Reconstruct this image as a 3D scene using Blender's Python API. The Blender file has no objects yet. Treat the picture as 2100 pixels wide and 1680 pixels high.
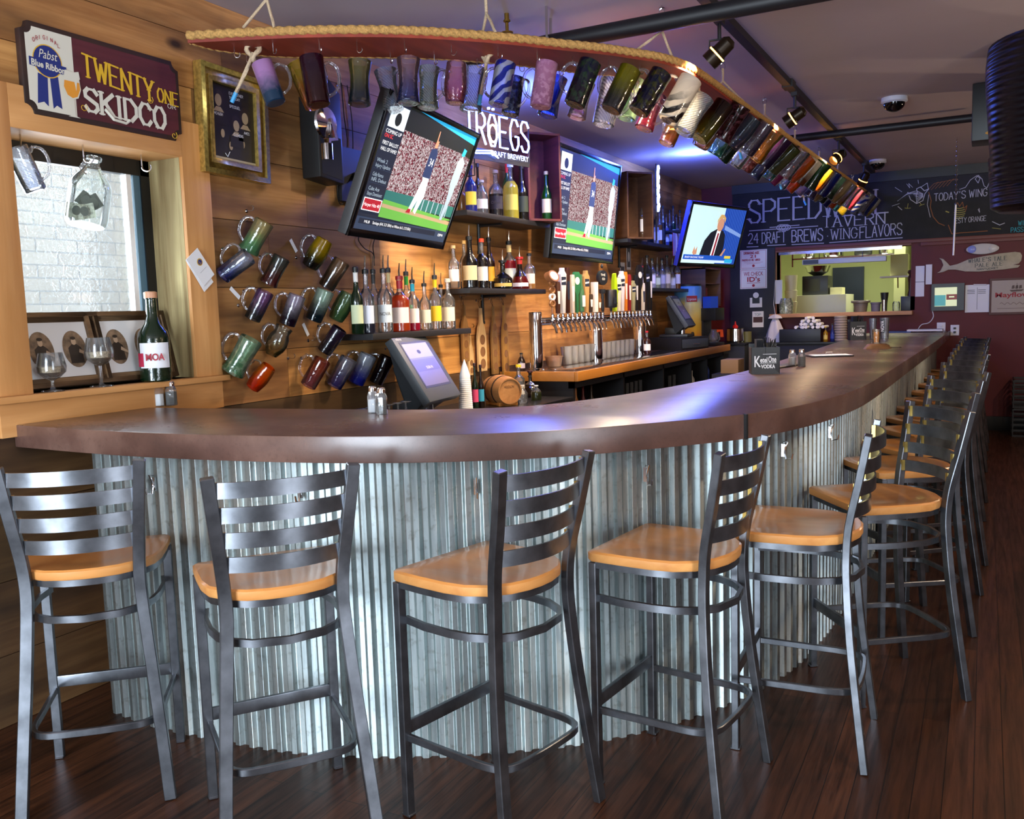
import bpy, bmesh, math, random
from mathutils import Vector, Matrix, Euler, Quaternion
random.seed(7)
R = math.radians
PI = math.pi
scn = bpy.context.scene
COL = scn.collection
# ------------------------------------------------------------------ camera
CAM = Vector((0, 0, 1.5)); FPX = 1847.3
YAW, PITCH, ROLL = 0.484973, 0.107758, -0.030753
_f = Vector((-math.sin(YAW), math.cos(YAW), 0)); _r = Vector((math.cos(YAW), math.sin(YAW), 0)); _u = Vector((0, 0, 1))
FW = _f*math.cos(PITCH) - _u*math.sin(PITCH); _u2 = _u*math.cos(PITCH) + _f*math.sin(PITCH)
RT = _r*math.cos(ROLL) + _u2*math.sin(ROLL); UP = _u2*math.cos(ROLL) - _r*math.sin(ROLL)
cd = bpy.data.cameras.new('camera'); cd.sensor_width = 36; cd.lens = FPX/2100*36
cd.clip_start = 0.02
cam = bpy.data.objects.new('camera', cd); COL.objects.link(cam)
cam.matrix_world = Matrix(((RT.x, UP.x, -FW.x, CAM.x), (RT.y, UP.y, -FW.y, CAM.y), (RT.z, UP.z, -FW.z, CAM.z), (0, 0, 0, 1)))
scn.camera = cam
def ray(x, y): return RT*((x-1050)/FPX) - UP*((y-840)/FPX) + FW
def onz(x, y, z): d = ray(x, y); return CAM + d*((z-CAM.z)/d.z)
def onx(x, y, X): d = ray(x, y); return CAM + d*((X-CAM.x)/d.x)
def ony(x, y, Y): d = ray(x, y); return CAM + d*((Y-CAM.y)/d.y)
def atd(x, y, dep): return CAM + ray(x, y)*dep
def depth(P): return (Vector(P)-CAM).dot(FW)

# ------------------------------------------------------------------ world, lights, exposure
scn.view_settings.view_transform = 'Standard'; scn.view_settings.look = 'None'
scn.view_settings.gamma = 1; scn.view_settings.use_curve_mapping = False
scn.view_settings.exposure = 0.22
wd = bpy.data.worlds.new('world'); scn.world = wd; wd.use_nodes = True
_bg = wd.node_tree.nodes['Background']; _bg.inputs[0].default_value = (.72, .86, 1, 1); _bg.inputs[1].default_value = 1.2
XW, YB, ZC, XR, YF = -3.24, 11.5, 2.98, 3.4, -3.2       # left wall, back wall, ceiling, right wall, front wall
ZT = 1.135                                             # bar top
def area(name, loc, rot, sx, sy, power, col, spread=None):
    l = bpy.data.lights.new(name, 'AREA'); l.shape = 'RECTANGLE'; l.size = sx; l.size_y = sy; l.energy = power; l.color = col
    if spread: l.spread = R(spread)
    o = bpy.data.objects.new(name, l); COL.objects.link(o); o.location = loc; o.rotation_euler = rot
    return o
# daylight entering through the shop windows behind the viewer
area('daylight_front_window', (-1.5, YF+.25, 1.4), (R(90), 0, 0), 1.9, 2.5, 330, (.74, .87, 1))
area('daylight_right_window', (XR-.2, -.2, 1.4), (R(90), 0, R(90)), 1.6, 2.3, 120, (.78, .88, 1))
area('daylight_side_window', (XW-.75, 2.6, 1.9), (R(90), 0, R(-90)), 1.0, 1.1, 50, (.9, .95, 1))
area('daylight_on_outside_wall', (-4.1, 1.2, 5.4), (R(35), 0, R(60)), 3, 3, 230, (.95, .97, 1))

# ------------------------------------------------------------------ colours / materials
def lin(c):
    if isinstance(c, str):
        c = c.lstrip('#'); c = [int(c[i:i+2], 16)/255 for i in (0, 2, 4)]
        return tuple((x/12.92 if x <= .04045 else ((x+.055)/1.055)**2.4) for x in c)
    return tuple(c)
_mc = {}
def newmat(name):
    m = bpy.data.materials.new(name); m.use_nodes = True; m.node_tree.nodes.clear(); return m
class N:
    def __init__(s, m): s.t = m.node_tree; s.n = s.t.nodes; s.l = s.t.links
    def __call__(s, typ, ins=None, **kw):
        n = s.n.new(typ)
        for k, v in kw.items(): setattr(n, k, v)
        for k, v in (ins or {}).items():
            if isinstance(v, bpy.types.NodeSocket): s.l.new(v, n.inputs[k])
            elif v is not None:
                if isinstance(v, (tuple, list)) and len(v) == 3 and n.inputs[k].type == 'RGBA': v = (*v, 1)
                n.inputs[k].default_value = v
        return n
    def ramp(s, fac, stops, interp='LINEAR'):
        n = s.n.new('ShaderNodeValToRGB'); n.color_ramp.interpolation = interp; e = n.color_ramp.elements
        while len(e) < len(stops): e.new(.5)
        for i, (p, c) in enumerate(stops):
            e[i].position = p; e[i].color = (*lin(c), 1)
        s.l.new(fac, n.inputs[0]); return n.outputs[0]
    def out(s, sh): o = s.n.new('ShaderNodeOutputMaterial'); s.l.new(sh, o.inputs[0])
    def mix(s, a, b, fac, mode='MIX'):
        n = s.n.new('ShaderNodeMix'); n.data_type = 'RGBA'; n.blend_type = mode
        for i, v in ((0, fac), (6, a), (7, b)):
            if isinstance(v, bpy.types.NodeSocket): s.l.new(v, n.inputs[i])
            elif i == 0: n.inputs[0].default_value = v
            else: n.inputs[i].default_value = (*lin(v), 1)
        return n.outputs[2]
def mat(name, col=(.5, .5, .5), rough=.5, metal=0, emit=0, coat=0, noise=0, nscale=20, bump=0, spec=.5):
    if name in _mc: return _mc[name]
    m = newmat(name); g = N(m); c = lin(col)
    p = g('ShaderNodeBsdfPrincipled', {'Base Color': c, 'Roughness': rough, 'Metallic': metal, 'Coat Weight': coat, 'Specular IOR Level': spec})
    if noise or bump:
        tc = g('ShaderNodeTexCoord'); nz = g('ShaderNodeTexNoise', {'Vector': tc.outputs['Object'], 'Scale': nscale, 'Detail': 5.})
        if noise:
            a = tuple(max(0, x*(1-noise)) for x in c); b = tuple(min(1, x*(1+noise)) for x in c)
            g.l.new(g.ramp(nz.outputs[0], [(.3, a), (.7, b)]), p.inputs['Base Color'])
        if bump:
            b = g('ShaderNodeBump', {'Height': nz.outputs[0], 'Strength': bump, 'Distance': .01}); g.l.new(b.outputs[0], p.inputs['Normal'])
    if emit:
        p.inputs['Emission Color'].default_value = (*c, 1); p.inputs['Emission Strength'].default_value = emit
    g.out(p.outputs[0]); _mc[name] = m; m.diffuse_color = (*c, 1)
    return m
def wood(name, c1, c2, axis='Y', scale=1., rough=.55, tint=False, knots=0., dark=.5, coat=0, contrast=1.):
    """grain runs along the object axis; 'tint' reads the per-board colour stored on the mesh"""
    if name in _mc: return _mc[name]
    m = newmat(name); g = N(m)
    tc = g('ShaderNodeTexCoord')
    k = {'X': (1.2, 22, 22), 'Y': (22, 1.2, 22), 'Z': (22, 22, 1.2)}[axis]
    vec = tc.outputs['Object']
    if tint:
        at = g('ShaderNodeAttribute', attribute_name='tint')
        off = g('ShaderNodeVectorMath', {0: at.outputs['Vector'], 1: (37., 91., 53.)}, operation='MULTIPLY')
        vec = g('ShaderNodeVectorMath', {0: vec, 1: off.outputs[0]}, operation='ADD').outputs[0]
    mp = g('ShaderNodeMapping', {'Vector': vec, 'Scale': tuple(x*scale for x in k)})
    wv = g('ShaderNodeTexNoise', {'Vector': mp.outputs[0], 'Scale': 1., 'Detail': 6., 'Roughness': .62, 'Distortion': .6})
    mp2 = g('ShaderNodeMapping', {'Vector': vec, 'Scale': tuple((.8 if x < 2 else 4)*scale for x in k)})
    n2 = g('ShaderNodeTexNoise', {'Vector': mp2.outputs[0], 'Scale': 1.3, 'Detail': 4.})
    c = g.ramp(wv.outputs[0], [(.5-.22/contrast, c1), (.5+.22/contrast, c2)])
    c = g.mix(c, tuple(x*dark for x in lin(c1)), g.ramp(n2.outputs[0], [(.42, '#000000'), (.72, '#ffffff')]))
    if knots:
        mk = g('ShaderNodeMapping', {'Vector': vec, 'Scale': tuple((1.6 if x < 2 else 3.4) for x in k)})
        vo = g('ShaderNodeTexVoronoi', {'Vector': mk.outputs[0], 'Scale': 1.})
        f = g.ramp(vo.outputs[0], [(.035, '#ffffff'), (.11, '#000000')])
        c = g.mix(c, tuple(x*.16 for x in lin(c1)), g('ShaderNodeMath', {0: f, 1: knots}, operation='MULTIPLY').outputs[0])
    if tint:
        c = g.mix(c, '#ffffff', 1., 'MULTIPLY')
        c.node.inputs[7].default_value = (1, 1, 1, 1); g.l.new(at.outputs['Color'], c.node.inputs[7])
    p = g('ShaderNodeBsdfPrincipled', {'Base Color': c, 'Roughness': rough, 'Coat Weight': coat, 'Coat Roughness': .15})
    b = g('ShaderNodeBump', {'Height': wv.outputs[0], 'Strength': .25, 'Distance': .004}); g.l.new(b.outputs[0], p.inputs['Normal'])
    g.out(p.outputs[0]); _mc[name] = m; return m
def glass(name, c1, c2=None, dens=.25, gloss=.9, pat=None, c3=None, mid=.5, scale=30, rough=.04, haz=.35, H=.2):
    """thin coloured glass: tinted see-through skin with a body colour and a mirror coat; c1 foot colour, c2 mouth colour"""
    if name in _mc: return _mc[name]
    m = newmat(name); g = N(m); tc = g('ShaderNodeTexCoord')
    c2 = c2 or c1
    sp = g('ShaderNodeSeparateXYZ', {0: tc.outputs['Object']})
    nz = g('ShaderNodeTexNoise', {'Vector': tc.outputs['Object'], 'Scale': scale, 'Detail': 3., 'Distortion': 1.})
    h = g('ShaderNodeMath', {0: sp.outputs[2], 1: 1/H}, operation='MULTIPLY').outputs[0]
    h = g('ShaderNodeMath', {0: nz.outputs[0], 1: .35, 2: h}, operation='MULTIPLY_ADD').outputs[0]
    col = g.ramp(h, [(max(0, mid-.1), c1), (mid+.4, c2)])
    if pat == 'swirl':
        wv = g('ShaderNodeTexWave', {'Vector': tc.outputs['Object'], 'Scale': 9., 'Distortion': 6., 'Detail': 2.}, bands_direction='DIAGONAL')
        col = g.mix(col, c3, g.ramp(wv.outputs[0], [(.45, '#000000'), (.6, '#ffffff')]))
    elif pat == 'lines':
        wv = g('ShaderNodeTexWave', {'Vector': tc.outputs['Object'], 'Scale': 42., 'Distortion': .5}, bands_direction='DIAGONAL')
        col = g.mix(col, c3, g.ramp(wv.outputs[0], [(.35, '#000000'), (.75, '#ffffff')]))
    elif pat == 'spots':
        n3 = g('ShaderNodeTexNoise', {'Vector': tc.outputs['Object'], 'Scale': 55., 'Detail': 2.})
        col = g.mix(col, c3, g.ramp(n3.outputs[0], [(.48, '#000000'), (.58, '#ffffff')]))
    tr = g('ShaderNodeBsdfTransparent'); g.l.new(g.mix('#ffffff', col, .38 if dens < .6 else .8), tr.inputs[0])
    bd = g('ShaderNodeBsdfPrincipled', {'Roughness': .3}); g.l.new(col, bd.inputs['Base Color'])
    tl = g('ShaderNodeBsdfTranslucent'); g.l.new(col, tl.inputs[0])
    b2 = g('ShaderNodeMixShader', {0: .6, 1: bd.outputs[0], 2: tl.outputs[0]})
    body = g('ShaderNodeMixShader', {0: dens*(.42 if H == .2 and dens < .85 and 'glass ' in name[:6] else 1), 1: tr.outputs[0], 2: b2.outputs[0]})
    gl = g('ShaderNodeBsdfGlossy', {0: (1, 1, 1, 1), 'Roughness': rough})
    bp = g('ShaderNodeBump', {'Height': nz.outputs[0], 'Strength': .35, 'Distance': .006}); g.l.new(bp.outputs[0], gl.inputs['Normal'])
    fr = g('ShaderNodeFresnel', {0: 1.5}); fr2 = g('ShaderNodeMath', {0: fr.outputs[0], 1: gloss*1.2}, operation='MULTIPLY', use_clamp=True)
    fin = g('ShaderNodeMixShader', {0: fr2.outputs[0], 1: body.outputs[0], 2: gl.outputs[0]})
    g.out(fin.outputs[0]); _mc[name] = m; return m

# ------------------------------------------------------------------ mesh builder
class MB:
    def __init__(s): s.v = []; s.f = []; s.m = []; s.M = Matrix.Identity(4); s.tint = {}
    def add(s, vs, fs, mi=0, M=None):
        n = len(s.v); M = s.M @ M if M is not None else s.M
        s.v += [tuple(M @ Vector(v)) for v in vs]; s.f += [tuple(i+n for i in f) for f in fs]; s.m += [mi]*len(fs)
        return s
    def box(s, x0, x1, y0, y1, z0, z1, mi=0, M=None, tint=None):
        k = len(s.f)
        s.add([(x0, y0, z0), (x1, y0, z0), (x1, y1, z0), (x0, y1, z0), (x0, y0, z1), (x1, y0, z1), (x1, y1, z1), (x0, y1, z1)],
              [(0, 3, 2, 1), (4, 5, 6, 7), (0, 1, 5, 4), (1, 2, 6, 5), (2, 3, 7, 6), (3, 0, 4, 7)], mi, M)
        if tint:
            for i in range(k, len(s.f)): s.tint[i] = tint
        return s
    def cbox(s, c, d, mi=0, M=None): return s.box(c[0]-d[0]/2, c[0]+d[0]/2, c[1]-d[1]/2, c[1]+d[1]/2, c[2]-d[2]/2, c[2]+d[2]/2, mi, M)
    def lathe(s, pr, n=24, mi=0, M=None, mats=None):
        vs = []; fs = []; ms = []
        for r, z in pr:
            vs += [(r*math.cos(2*PI*i/n), r*math.sin(2*PI*i/n), z) for i in range(n)]
        for j in range(len(pr)-1):
            for i in range(n):
                a, b = j*n+i, j*n+(i+1) % n
                fs.append((a, b, b+n, a+n)); ms.append(mats[j] if mats else mi)
        k = len(s.m); s.add(vs, fs, mi, M); s.m[k:] = ms
        if pr[0][0] > 1e-4: s.add([(pr[0][0]*math.cos(2*PI*i/n), pr[0][0]*math.sin(2*PI*i/n), pr[0][1]) for i in range(n)], [tuple(range(n))[::-1]], ms[0], M)
        if pr[-1][0] > 1e-4: s.add([(pr[-1][0]*math.cos(2*PI*i/n), pr[-1][0]*math.sin(2*PI*i/n), pr[-1][1]) for i in range(n)], [tuple(range(n))], ms[-1], M)
        return s
    def tube(s, pts, r, n=10, mi=0, closed=False, rect=None, up=None, M=None, cap=True):
        pts = [Vector(p) for p in pts]; k = len(pts); rr = r if isinstance(r, (list, tuple)) else [r]*k
        vs = []; fs = []; nrm = None
        for i, p in enumerate(pts):
            if closed: t = pts[(i+1) % k]-pts[i-1]
            else: t = pts[min(i+1, k-1)]-pts[max(i-1, 0)]
            t.normalize()
            if up is not None: nrm = Vector(up) - t*Vector(up).dot(t)
            elif nrm is None: nrm = t.orthogonal()
            else: nrm = nrm - t*nrm.dot(t)
            if nrm.length < 1e-6: nrm = t.orthogonal()
            nrm.normalize(); b = t.cross(nrm)
            if rect:
                w, h = rect
                prof = [(-w/2, -h/2), (w/2, -h/2), (w/2, h/2), (-w/2, h/2)]
                vs += [p + b*a + nrm*c for a, c in prof]
            else: vs += [p + (nrm*math.cos(2*PI*j/n) + b*math.sin(2*PI*j/n))*rr[i] for j in range(n)]
        m_ = 4 if rect else n
        for i in range(k if closed else k-1):
            for j in range(m_):
                a, b_ = i*m_+j, i*m_+(j+1) % m_; i2 = ((i+1) % k)*m_
                fs.append((a, b_, i2+(j+1) % m_, i2+j))
        if not closed and cap: fs += [tuple(range(m_))[::-1], tuple((k-1)*m_+j for j in range(m_))]
        return s.add(vs, fs, mi, M)
    def prism(s, poly, y0, y1, mi=0, M=None, mside=None):
        "polygon in XZ (viewer plane), extruded from y0 (front, towards viewer) to y1"
        a = sum(poly[i][0]*poly[(i+1) % len(poly)][1]-poly[(i+1) % len(poly)][0]*poly[i][1] for i in range(len(poly)))
        if a < 0: poly = poly[::-1]
        n = len(poly)
        vs = [(x, y0, z) for x, z in poly] + [(x, y1, z) for x, z in poly]
        s.add(vs, [tuple(range(n))], mi, M)
        s.add(vs, [tuple(range(n, 2*n))[::-1]] + [(i, i+n, (i+1) % n+n, (i+1) % n) for i in range(n)], mi if mside is None else mside, M)
        return s
    def flat(s, poly, y, mi=0, M=None):
        a = sum(poly[i][0]*poly[(i+1) % len(poly)][1]-poly[(i+1) % len(poly)][0]*poly[i][1] for i in range(len(poly)))
        if a < 0: poly = poly[::-1]
        return s.add([(x, y, z) for x, z in poly], [tuple(range(len(poly)))], mi, M)
    def build(s, name, mats, parent=None, bevel=0, angle=32, smooth=True, seg=2, tri=False):
        me = bpy.data.meshes.new(name); me.from_pydata(s.v, [], s.f)
        mats = mats if isinstance(mats, (list, tuple)) else [mats]
        for m in mats: me.materials.append(m)
        me.polygons.foreach_set('material_index', s.m)
        if s.tint:
            at = me.color_attributes.new('tint', 'FLOAT_COLOR', 'CORNER')
            for p in me.polygons:
                c = s.tint.get(p.index, (1, 1, 1))
                for li in p.loop_indices: at.data[li].color = (*c, 1)
        bm = bmesh.new(); bm.from_mesh(me)
        if not s.tint: bmesh.ops.remove_doubles(bm, verts=bm.verts, dist=1e-5)
        if tri: bmesh.ops.recalc_face_normals(bm, faces=bm.faces)
        if bevel:
            es = [e for e in bm.edges if len(e.link_faces) == 2 and e.calc_face_angle(0) > R(35)]
            bmesh.ops.bevel(bm, geom=es, offset=bevel, segments=seg, affect='EDGES', clamp_overlap=True, profile=.6)
        bm.to_mesh(me); bm.free()
        if smooth:
            me.polygons.foreach_set('use_smooth', [True]*len(me.polygons)); me.set_sharp_from_angle(angle=R(angle))
        o = bpy.data.objects.new(name, me); COL.objects.link(o); o.parent = parent
        return o
def tag(o, label=None, cat=None, group=None, kind=None):
    if label: o['label'] = label
    if cat: o['category'] = cat
    if group: o['group'] = group
    if kind: o['kind'] = kind
    return o
def thing(name, label, cat, loc=(0, 0, 0), rz=0, rx=0, group=None, ry=0):
    o = bpy.data.objects.new(name, None); COL.objects.link(o); o.empty_display_size = .05
    o.location = loc; o.rotation_euler = (rx, ry, rz); tag(o, label, cat, group); return o
def struct(o): o['kind'] = 'structure'; return o
def dup(root, loc, rz=None, label=None, group=None, rot=None, scale=None):
    r = root.copy(); COL.objects.link(r); r.location = loc
    if rz is not None: r.rotation_euler = (root.rotation_euler[0], root.rotation_euler[1], rz)
    if rot is not None: r.rotation_mode = 'QUATERNION'; r.rotation_quaternion = rot
    if scale: r.scale = (scale,)*3
    if label: r['label'] = label
    if group: r['group'] = group
    for ch in list(root.children):
        c = ch.copy(); COL.objects.link(c); c.parent = r
        for gch in ch.children:
            d = gch.copy(); COL.objects.link(d); d.parent = c
    return r
LW = R(90)     # yaw of things that hang on the left wall: local X runs along the wall, local Y into it
# ------------------------------------------------------------------ lettering
def text(mb, s, x, z, h, y=-.001, mi=0, align='LEFT', shear=0, off=0, wid=None, rot=0, M=None, sp=1.):
    cu = bpy.data.curves.new('t', 'FONT'); cu.body = s; cu.size = h/.72; cu.align_x = align; cu.shear = shear; cu.offset = off; cu.space_character = sp
    cu.resolution_u = 3
    o = bpy.data.objects.new('t', cu); me = o.to_mesh()
    vs = [v.co.copy() for v in me.vertices]; fs = [tuple(p.vertices) for p in me.polygons]; o.to_mesh_clear()
    bpy.data.objects.remove(o); bpy.data.curves.remove(cu)
    if not vs: return
    k = 1
    if wid:
        w = max(v.x for v in vs)-min(v.x for v in vs); k = wid/w
    c, sn = math.cos(rot), math.sin(rot)
    # curve faces look along +Z; turn them to look at -Y
    mb.add([(x + v.x*k*c - v.y*sn, y, z + v.x*k*sn + v.y*c) for v in vs], fs, mi, M)
A_ = lambda pts: pts
GL = {  # single stroke capitals on a 0..1 x 0..1 box
 'A': [[(0, 0), (.5, 1), (1, 0)], [(.2, .38), (.8, .38)]], 'B': [[(0, 0), (0, 1), (.6, 1), (.85, .88), (.85, .66), (.6, .53), (0, .53)], [(.6, .53), (1, .4), (1, .14), (.65, 0), (0, 0)]],
 'C': [[(1, .8), (.75, 1), (.3, 1), (0, .7), (0, .3), (.3, 0), (.75, 0), (1, .2)]], 'D': [[(0, 0), (0, 1), (.55, 1), (1, .7), (1, .3), (.55, 0), (0, 0)]],
 'E': [[(1, 0), (0, 0), (0, 1), (1, 1)], [(0, .52), (.75, .52)]], 'F': [[(0, 0), (0, 1), (1, 1)], [(0, .52), (.75, .52)]],
 'G': [[(1, .8), (.75, 1), (.3, 1), (0, .7), (0, .3), (.3, 0), (.75, 0), (1, .2), (1, .45), (.6, .45)]], 'H': [[(0, 0), (0, 1)], [(1, 0), (1, 1)], [(0, .52), (1, .52)]],
 'I': [[(.5, 0), (.5, 1)]], 'K': [[(0, 0), (0, 1)], [(1, 1), (0, .42)], [(.28, .58), (1, 0)]], 'L': [[(0, 1), (0, 0), (1, 0)]],
 'M': [[(0, 0), (0, 1), (.5, .3), (1, 1), (1, 0)]], 'N': [[(0, 0), (0, 1), (1, 0), (1, 1)]], 'O': [[(.3, 0), (0, .3), (0, .7), (.3, 1), (.7, 1), (1, .7), (1, .3), (.7, 0), (.3, 0)]],
 'P': [[(0, 0), (0, 1), (.65, 1), (1, .86), (1, .62), (.65, .47), (0, .47)]], 'R': [[(0, 0), (0, 1), (.65, 1), (.95, .86), (.95, .65), (.65, .52), (0, .52)], [(.45, .52), (1, 0)]],
 'S': [[(1, .82), (.75, 1), (.25, 1), (.02, .84), (.05, .64), (.5, .5), (.95, .36), (1, .16), (.75, 0), (.25, 0), (0, .18)]], 'T': [[(.5, 0), (.5, 1)], [(0, 1), (1, 1)]],
 'U': [[(0, 1), (0, .25), (.28, 0), (.72, 0), (1, .25), (1, 1)]], 'V': [[(0, 1), (.5, 0), (1, 1)]], 'W': [[(0, 1), (.25, 0), (.5, .8), (.75, 0), (1, 1)]],
 'Y': [[(0, 1), (.5, .5), (1, 1)], [(.5, .5), (.5, 0)]], '2': [[(0, .8), (.3, 1), (.75, 1), (1, .78), (.85, .5), (0, 0), (1, 0)]], '4': [[(.75, 0), (.75, 1), (0, .35), (1, .35)]],
 "'": [[(.5, 1), (.4, .8)]], '.': [[(.4, .05), (.5, .0)]], '*': [[(.4, .5), (.6, .5)]], ' ': [],
}
def strokes(s, x, z, h, w, gap=.25):
    "list of polylines; w = letter width"
    out = []; cx = x
    for ch in s:
        ww = w*(.35 if ch in "I'.* " else 1.25 if ch in 'MW' else 1)
        for pl in GL.get(ch.upper(), []): out.append([(cx+px*ww, z+pz*h) for px, pz in pl])
        cx += ww + w*gap
    return out, cx
def ribbon(mb, pls, t, y=-.001, mi=0, M=None, serif=0):
    for pl in pls:
        for i in range(len(pl)-1):
            y -= 3e-5
            (x0, z0), (x1, z1) = pl[i], pl[i+1]; dx, dz = x1-x0, z1-z0; L = math.hypot(dx, dz)
            if L < 1e-6: continue
            tt = t*(1 if not serif else (.55 if abs(dz) < abs(dx)*.3 else 1))
            nx, nz = -dz/L*tt/2, dx/L*tt/2; ex, ez = dx/L*tt*.3, dz/L*tt*.3
            mb.flat([(x0+nx-ex, z0+nz-ez), (x1+nx+ex, z1+nz+ez), (x1-nx+ex, z1-nz+ez), (x0-nx-ex, z0-nz-ez)], y, mi, M)
        if serif:
            for (ax, az), (bx, bz) in ((pl[0], pl[1]), (pl[-1], pl[-2])):
                y -= 3e-5
                if abs(bz-az) > abs(bx-ax)*1.2:
                    mb.flat([(ax-serif/2, az-t*.18), (ax+serif/2, az-t*.18), (ax+serif/2, az+t*.18), (ax-serif/2, az+t*.18)], y, mi, M)
def disc(cx, cz, rx, rz=None, n=20, a0=0, a1=2*PI):
    rz = rz or rx
    return [(cx+rx*math.cos(a0+(a1-a0)*i/n), cz+rz*math.sin(a0+(a1-a0)*i/n)) for i in range(n if a1-a0 > 6.2 else n+1)]
def arcpts(pts, sub=8):
    "Catmull-Rom through the points"
    P = [Vector(p) for p in pts]; P = [P[0]*2-P[1]] + P + [P[-1]*2-P[-2]]; out = []
    for i in range(1, len(P)-2):
        for k in range(sub):
            t = k/sub; a, b, c, d = P[i-1:i+3]
            out.append(.5*((2*b) + (c-a)*t + (2*a-5*b+4*c-d)*t*t + (3*b-3*c+d-a)*t**3))
    out.append(P[-2]); return out
# ================================================================== THE SETTING
M_pine = wood('pine boards', '#ae763e', '#dba363', 'Y', 1., .6, tint=True, knots=1., dark=.36, contrast=1.5)
M_trim = wood('pine trim', '#c08448', '#dea66a', 'Y', .8, .5, knots=.8, dark=.75)
M_trimv = wood('pine trim upright', '#c08448', '#dea66a', 'Z', .8, .5, knots=.8, dark=.75)
M_rough = wood('rough sawn jamb', '#8b7348', '#e6d59c', 'Z', .6, .8, dark=.55, contrast=1.6)
M_black = mat('black paint', '#121213', .45)
M_blackm = mat('black satin metal', '#101012', .35, .6)
M_white = mat('white paper', '#e9e8ea', .7)
M_steel = mat('polished steel', '#d8d8da', .12, 1)
M_chrome = mat('chrome', '#e8e8ea', .06, 1)
M_dark = mat('dark panel', '#17151a', .6)
M_clear = glass('clear glass', '#dfeaf0', dens=.06, gloss=1.)

# --- left wall, a pine board wall with a window opening
OY0, OY1, OZ0, OZ1 = 2.19, 3.0, 1.245, 2.24
rows = [0, .27, .55, .83, 1.09, 1.345, 1.66, 1.985, 2.29, 2.56, 2.8, ZC]
mb = MB(); rnd = random.Random(3)
for i in range(len(rows)-1):
    z0, z1 = rows[i]+.0015, rows[i+1]-.0015
    ys = [YF]; y = YF + rnd.uniform(.8, 2.)
    fixed = {7: [3.86], 8: [3.1, 5.0], 6: [3.55, 5.9], 5: [4.3], 4: [3.64], 9: [3.3]}.get(i, [])
    while y < YB-.5: ys.append(y); y += rnd.uniform(1.9, 3.6)
    ys = sorted([a for a in ys if all(abs(a-b) > .5 for b in fixed)] + fixed) + [YB]
    for a, b in zip(ys[:-1], ys[1:]):
        t = rnd.uniform(.72, 1.05)
        if rnd.random() < .12: t *= .6
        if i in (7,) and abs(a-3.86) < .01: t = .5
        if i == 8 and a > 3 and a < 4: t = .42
        if i < 4: t *= .2  # lower boards darkened in colour to offset the strong front window light
        tc = (t, t*rnd.uniform(.92, 1.), t*rnd.uniform(.82, 1.))
        segs = [(a, b)]
        if z1 > OZ0 and z0 < OZ1:
            segs = []
            if a < OY0: segs.append((a, min(b, OY0)))
            if b > OY1: segs.append((max(a, OY1), b))
            if a < OY1 and b > OY0:
                if z0 < OZ0: mb.box(XW-.02, XW, max(a, OY0), min(b, OY1), z0, OZ0, tint=tc)
                if z1 > OZ1: mb.box(XW-.02, XW, max(a, OY0), min(b, OY1), OZ1, z1, tint=tc)
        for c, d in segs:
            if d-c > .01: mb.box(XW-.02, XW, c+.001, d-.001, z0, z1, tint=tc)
for a, b, c, d in ((YF, OY0, 0, ZC), (OY1, YB+.2, 0, ZC), (OY0, OY1, 0, OZ0), (OY0, OY1, OZ1, ZC)):
    mb.box(XW-.25, XW-.021, a, b, c, d, 1, tint=(1, 1, 1))
wall_left = struct(mb.build('wall_left', [M_pine, M_black], bevel=0, smooth=False))
# --- window: reveal, casing, black frame, pane
wn = bpy.data.objects.new('window_1', None); COL.objects.link(wn); wn.location = (XW, (OY0+OY1)/2, OZ0); struct(wn)
def loc(mb): mb.M = Matrix.Translation((-XW, -(OY0+OY1)/2, -OZ0)); return mb
m = loc(MB()); m.box(XW-.235, XW+.002, OY1-.001, OY1+.025, OZ0, OZ1); m.box(XW-.235, XW+.002, OY0-.025, OY0+.001, OZ0, OZ1)
m.build('window_jamb', M_rough, wn)
m = loc(MB()); m.box(XW-.235, XW+.02, OY0-.02, OY1+.02, OZ1-.001, OZ1+.02); m.build('window_head', M_trim, wn)
m = loc(MB()); m.box(XW+.001, XW+.022, OY1-.0, OY1+.16, OZ0+.0, OZ1+.16); m.box(XW+.001, XW+.022, OY0-.16, OY0, OZ0, OZ1+.16)
m.build('window_casing', M_trimv, wn, bevel=.002)
m = loc(MB()); m.box(XW+.001, XW+.0225, OY0, OY1, OZ1+.0, OZ1+.16); m.build('window_casing', M_trim, wn, bevel=.002)
m = loc(MB()); m.box(XW-.235, XW+.055, OY0-.165, OY1+.175, OZ0-.026, OZ0); m.build('window_sill', M_trim, wn, bevel=.003)
m = loc(MB()); m.box(XW+.001, XW+.022, OY0-.14, OY1+.155, OZ0-.155, OZ0-.027); m.build('window_apron', M_trim, wn, bevel=.002)
xf = XW-.215; m = loc(MB())
for a, b, c, d in ((OY0, OY1, OZ1-.07, OZ1), (OY0, OY0+.05, OZ0, OZ1), (OY1-.05, OY1, OZ0, OZ1), (OY0, OY1, OZ0, OZ0+.05)):
    m.box(xf-.02, xf+.02, a, b, c, d)
m.box(xf-.03, xf-.022, OY0, OY1, OZ0, OZ0+.03); m.build('window_frame', M_black, wn)
m = loc(MB())
for a, b in ((OY1-.085, OY1-.05), (OY0+.05, OY0+.085)): m.box(xf-.03, xf+.012, a, b, OZ0+.05, OZ1-.07)
m.build('window_sash', mat('sash grey blue', '#4f6f80', .35), wn)
m = loc(MB()); m.box(xf-.02, xf+.014, OY1-.125, OY1-.1, OZ0+.05, OZ1-.07); m.build('window_sash', mat('sash white', '#f4f6f8', .4), wn)
m = loc(MB()); m.box(xf-.006, xf-.002, OY0+.05, OY1-.05, OZ0+.05, OZ1-.07); m.build('window_pane', M_clear, wn)
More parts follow.
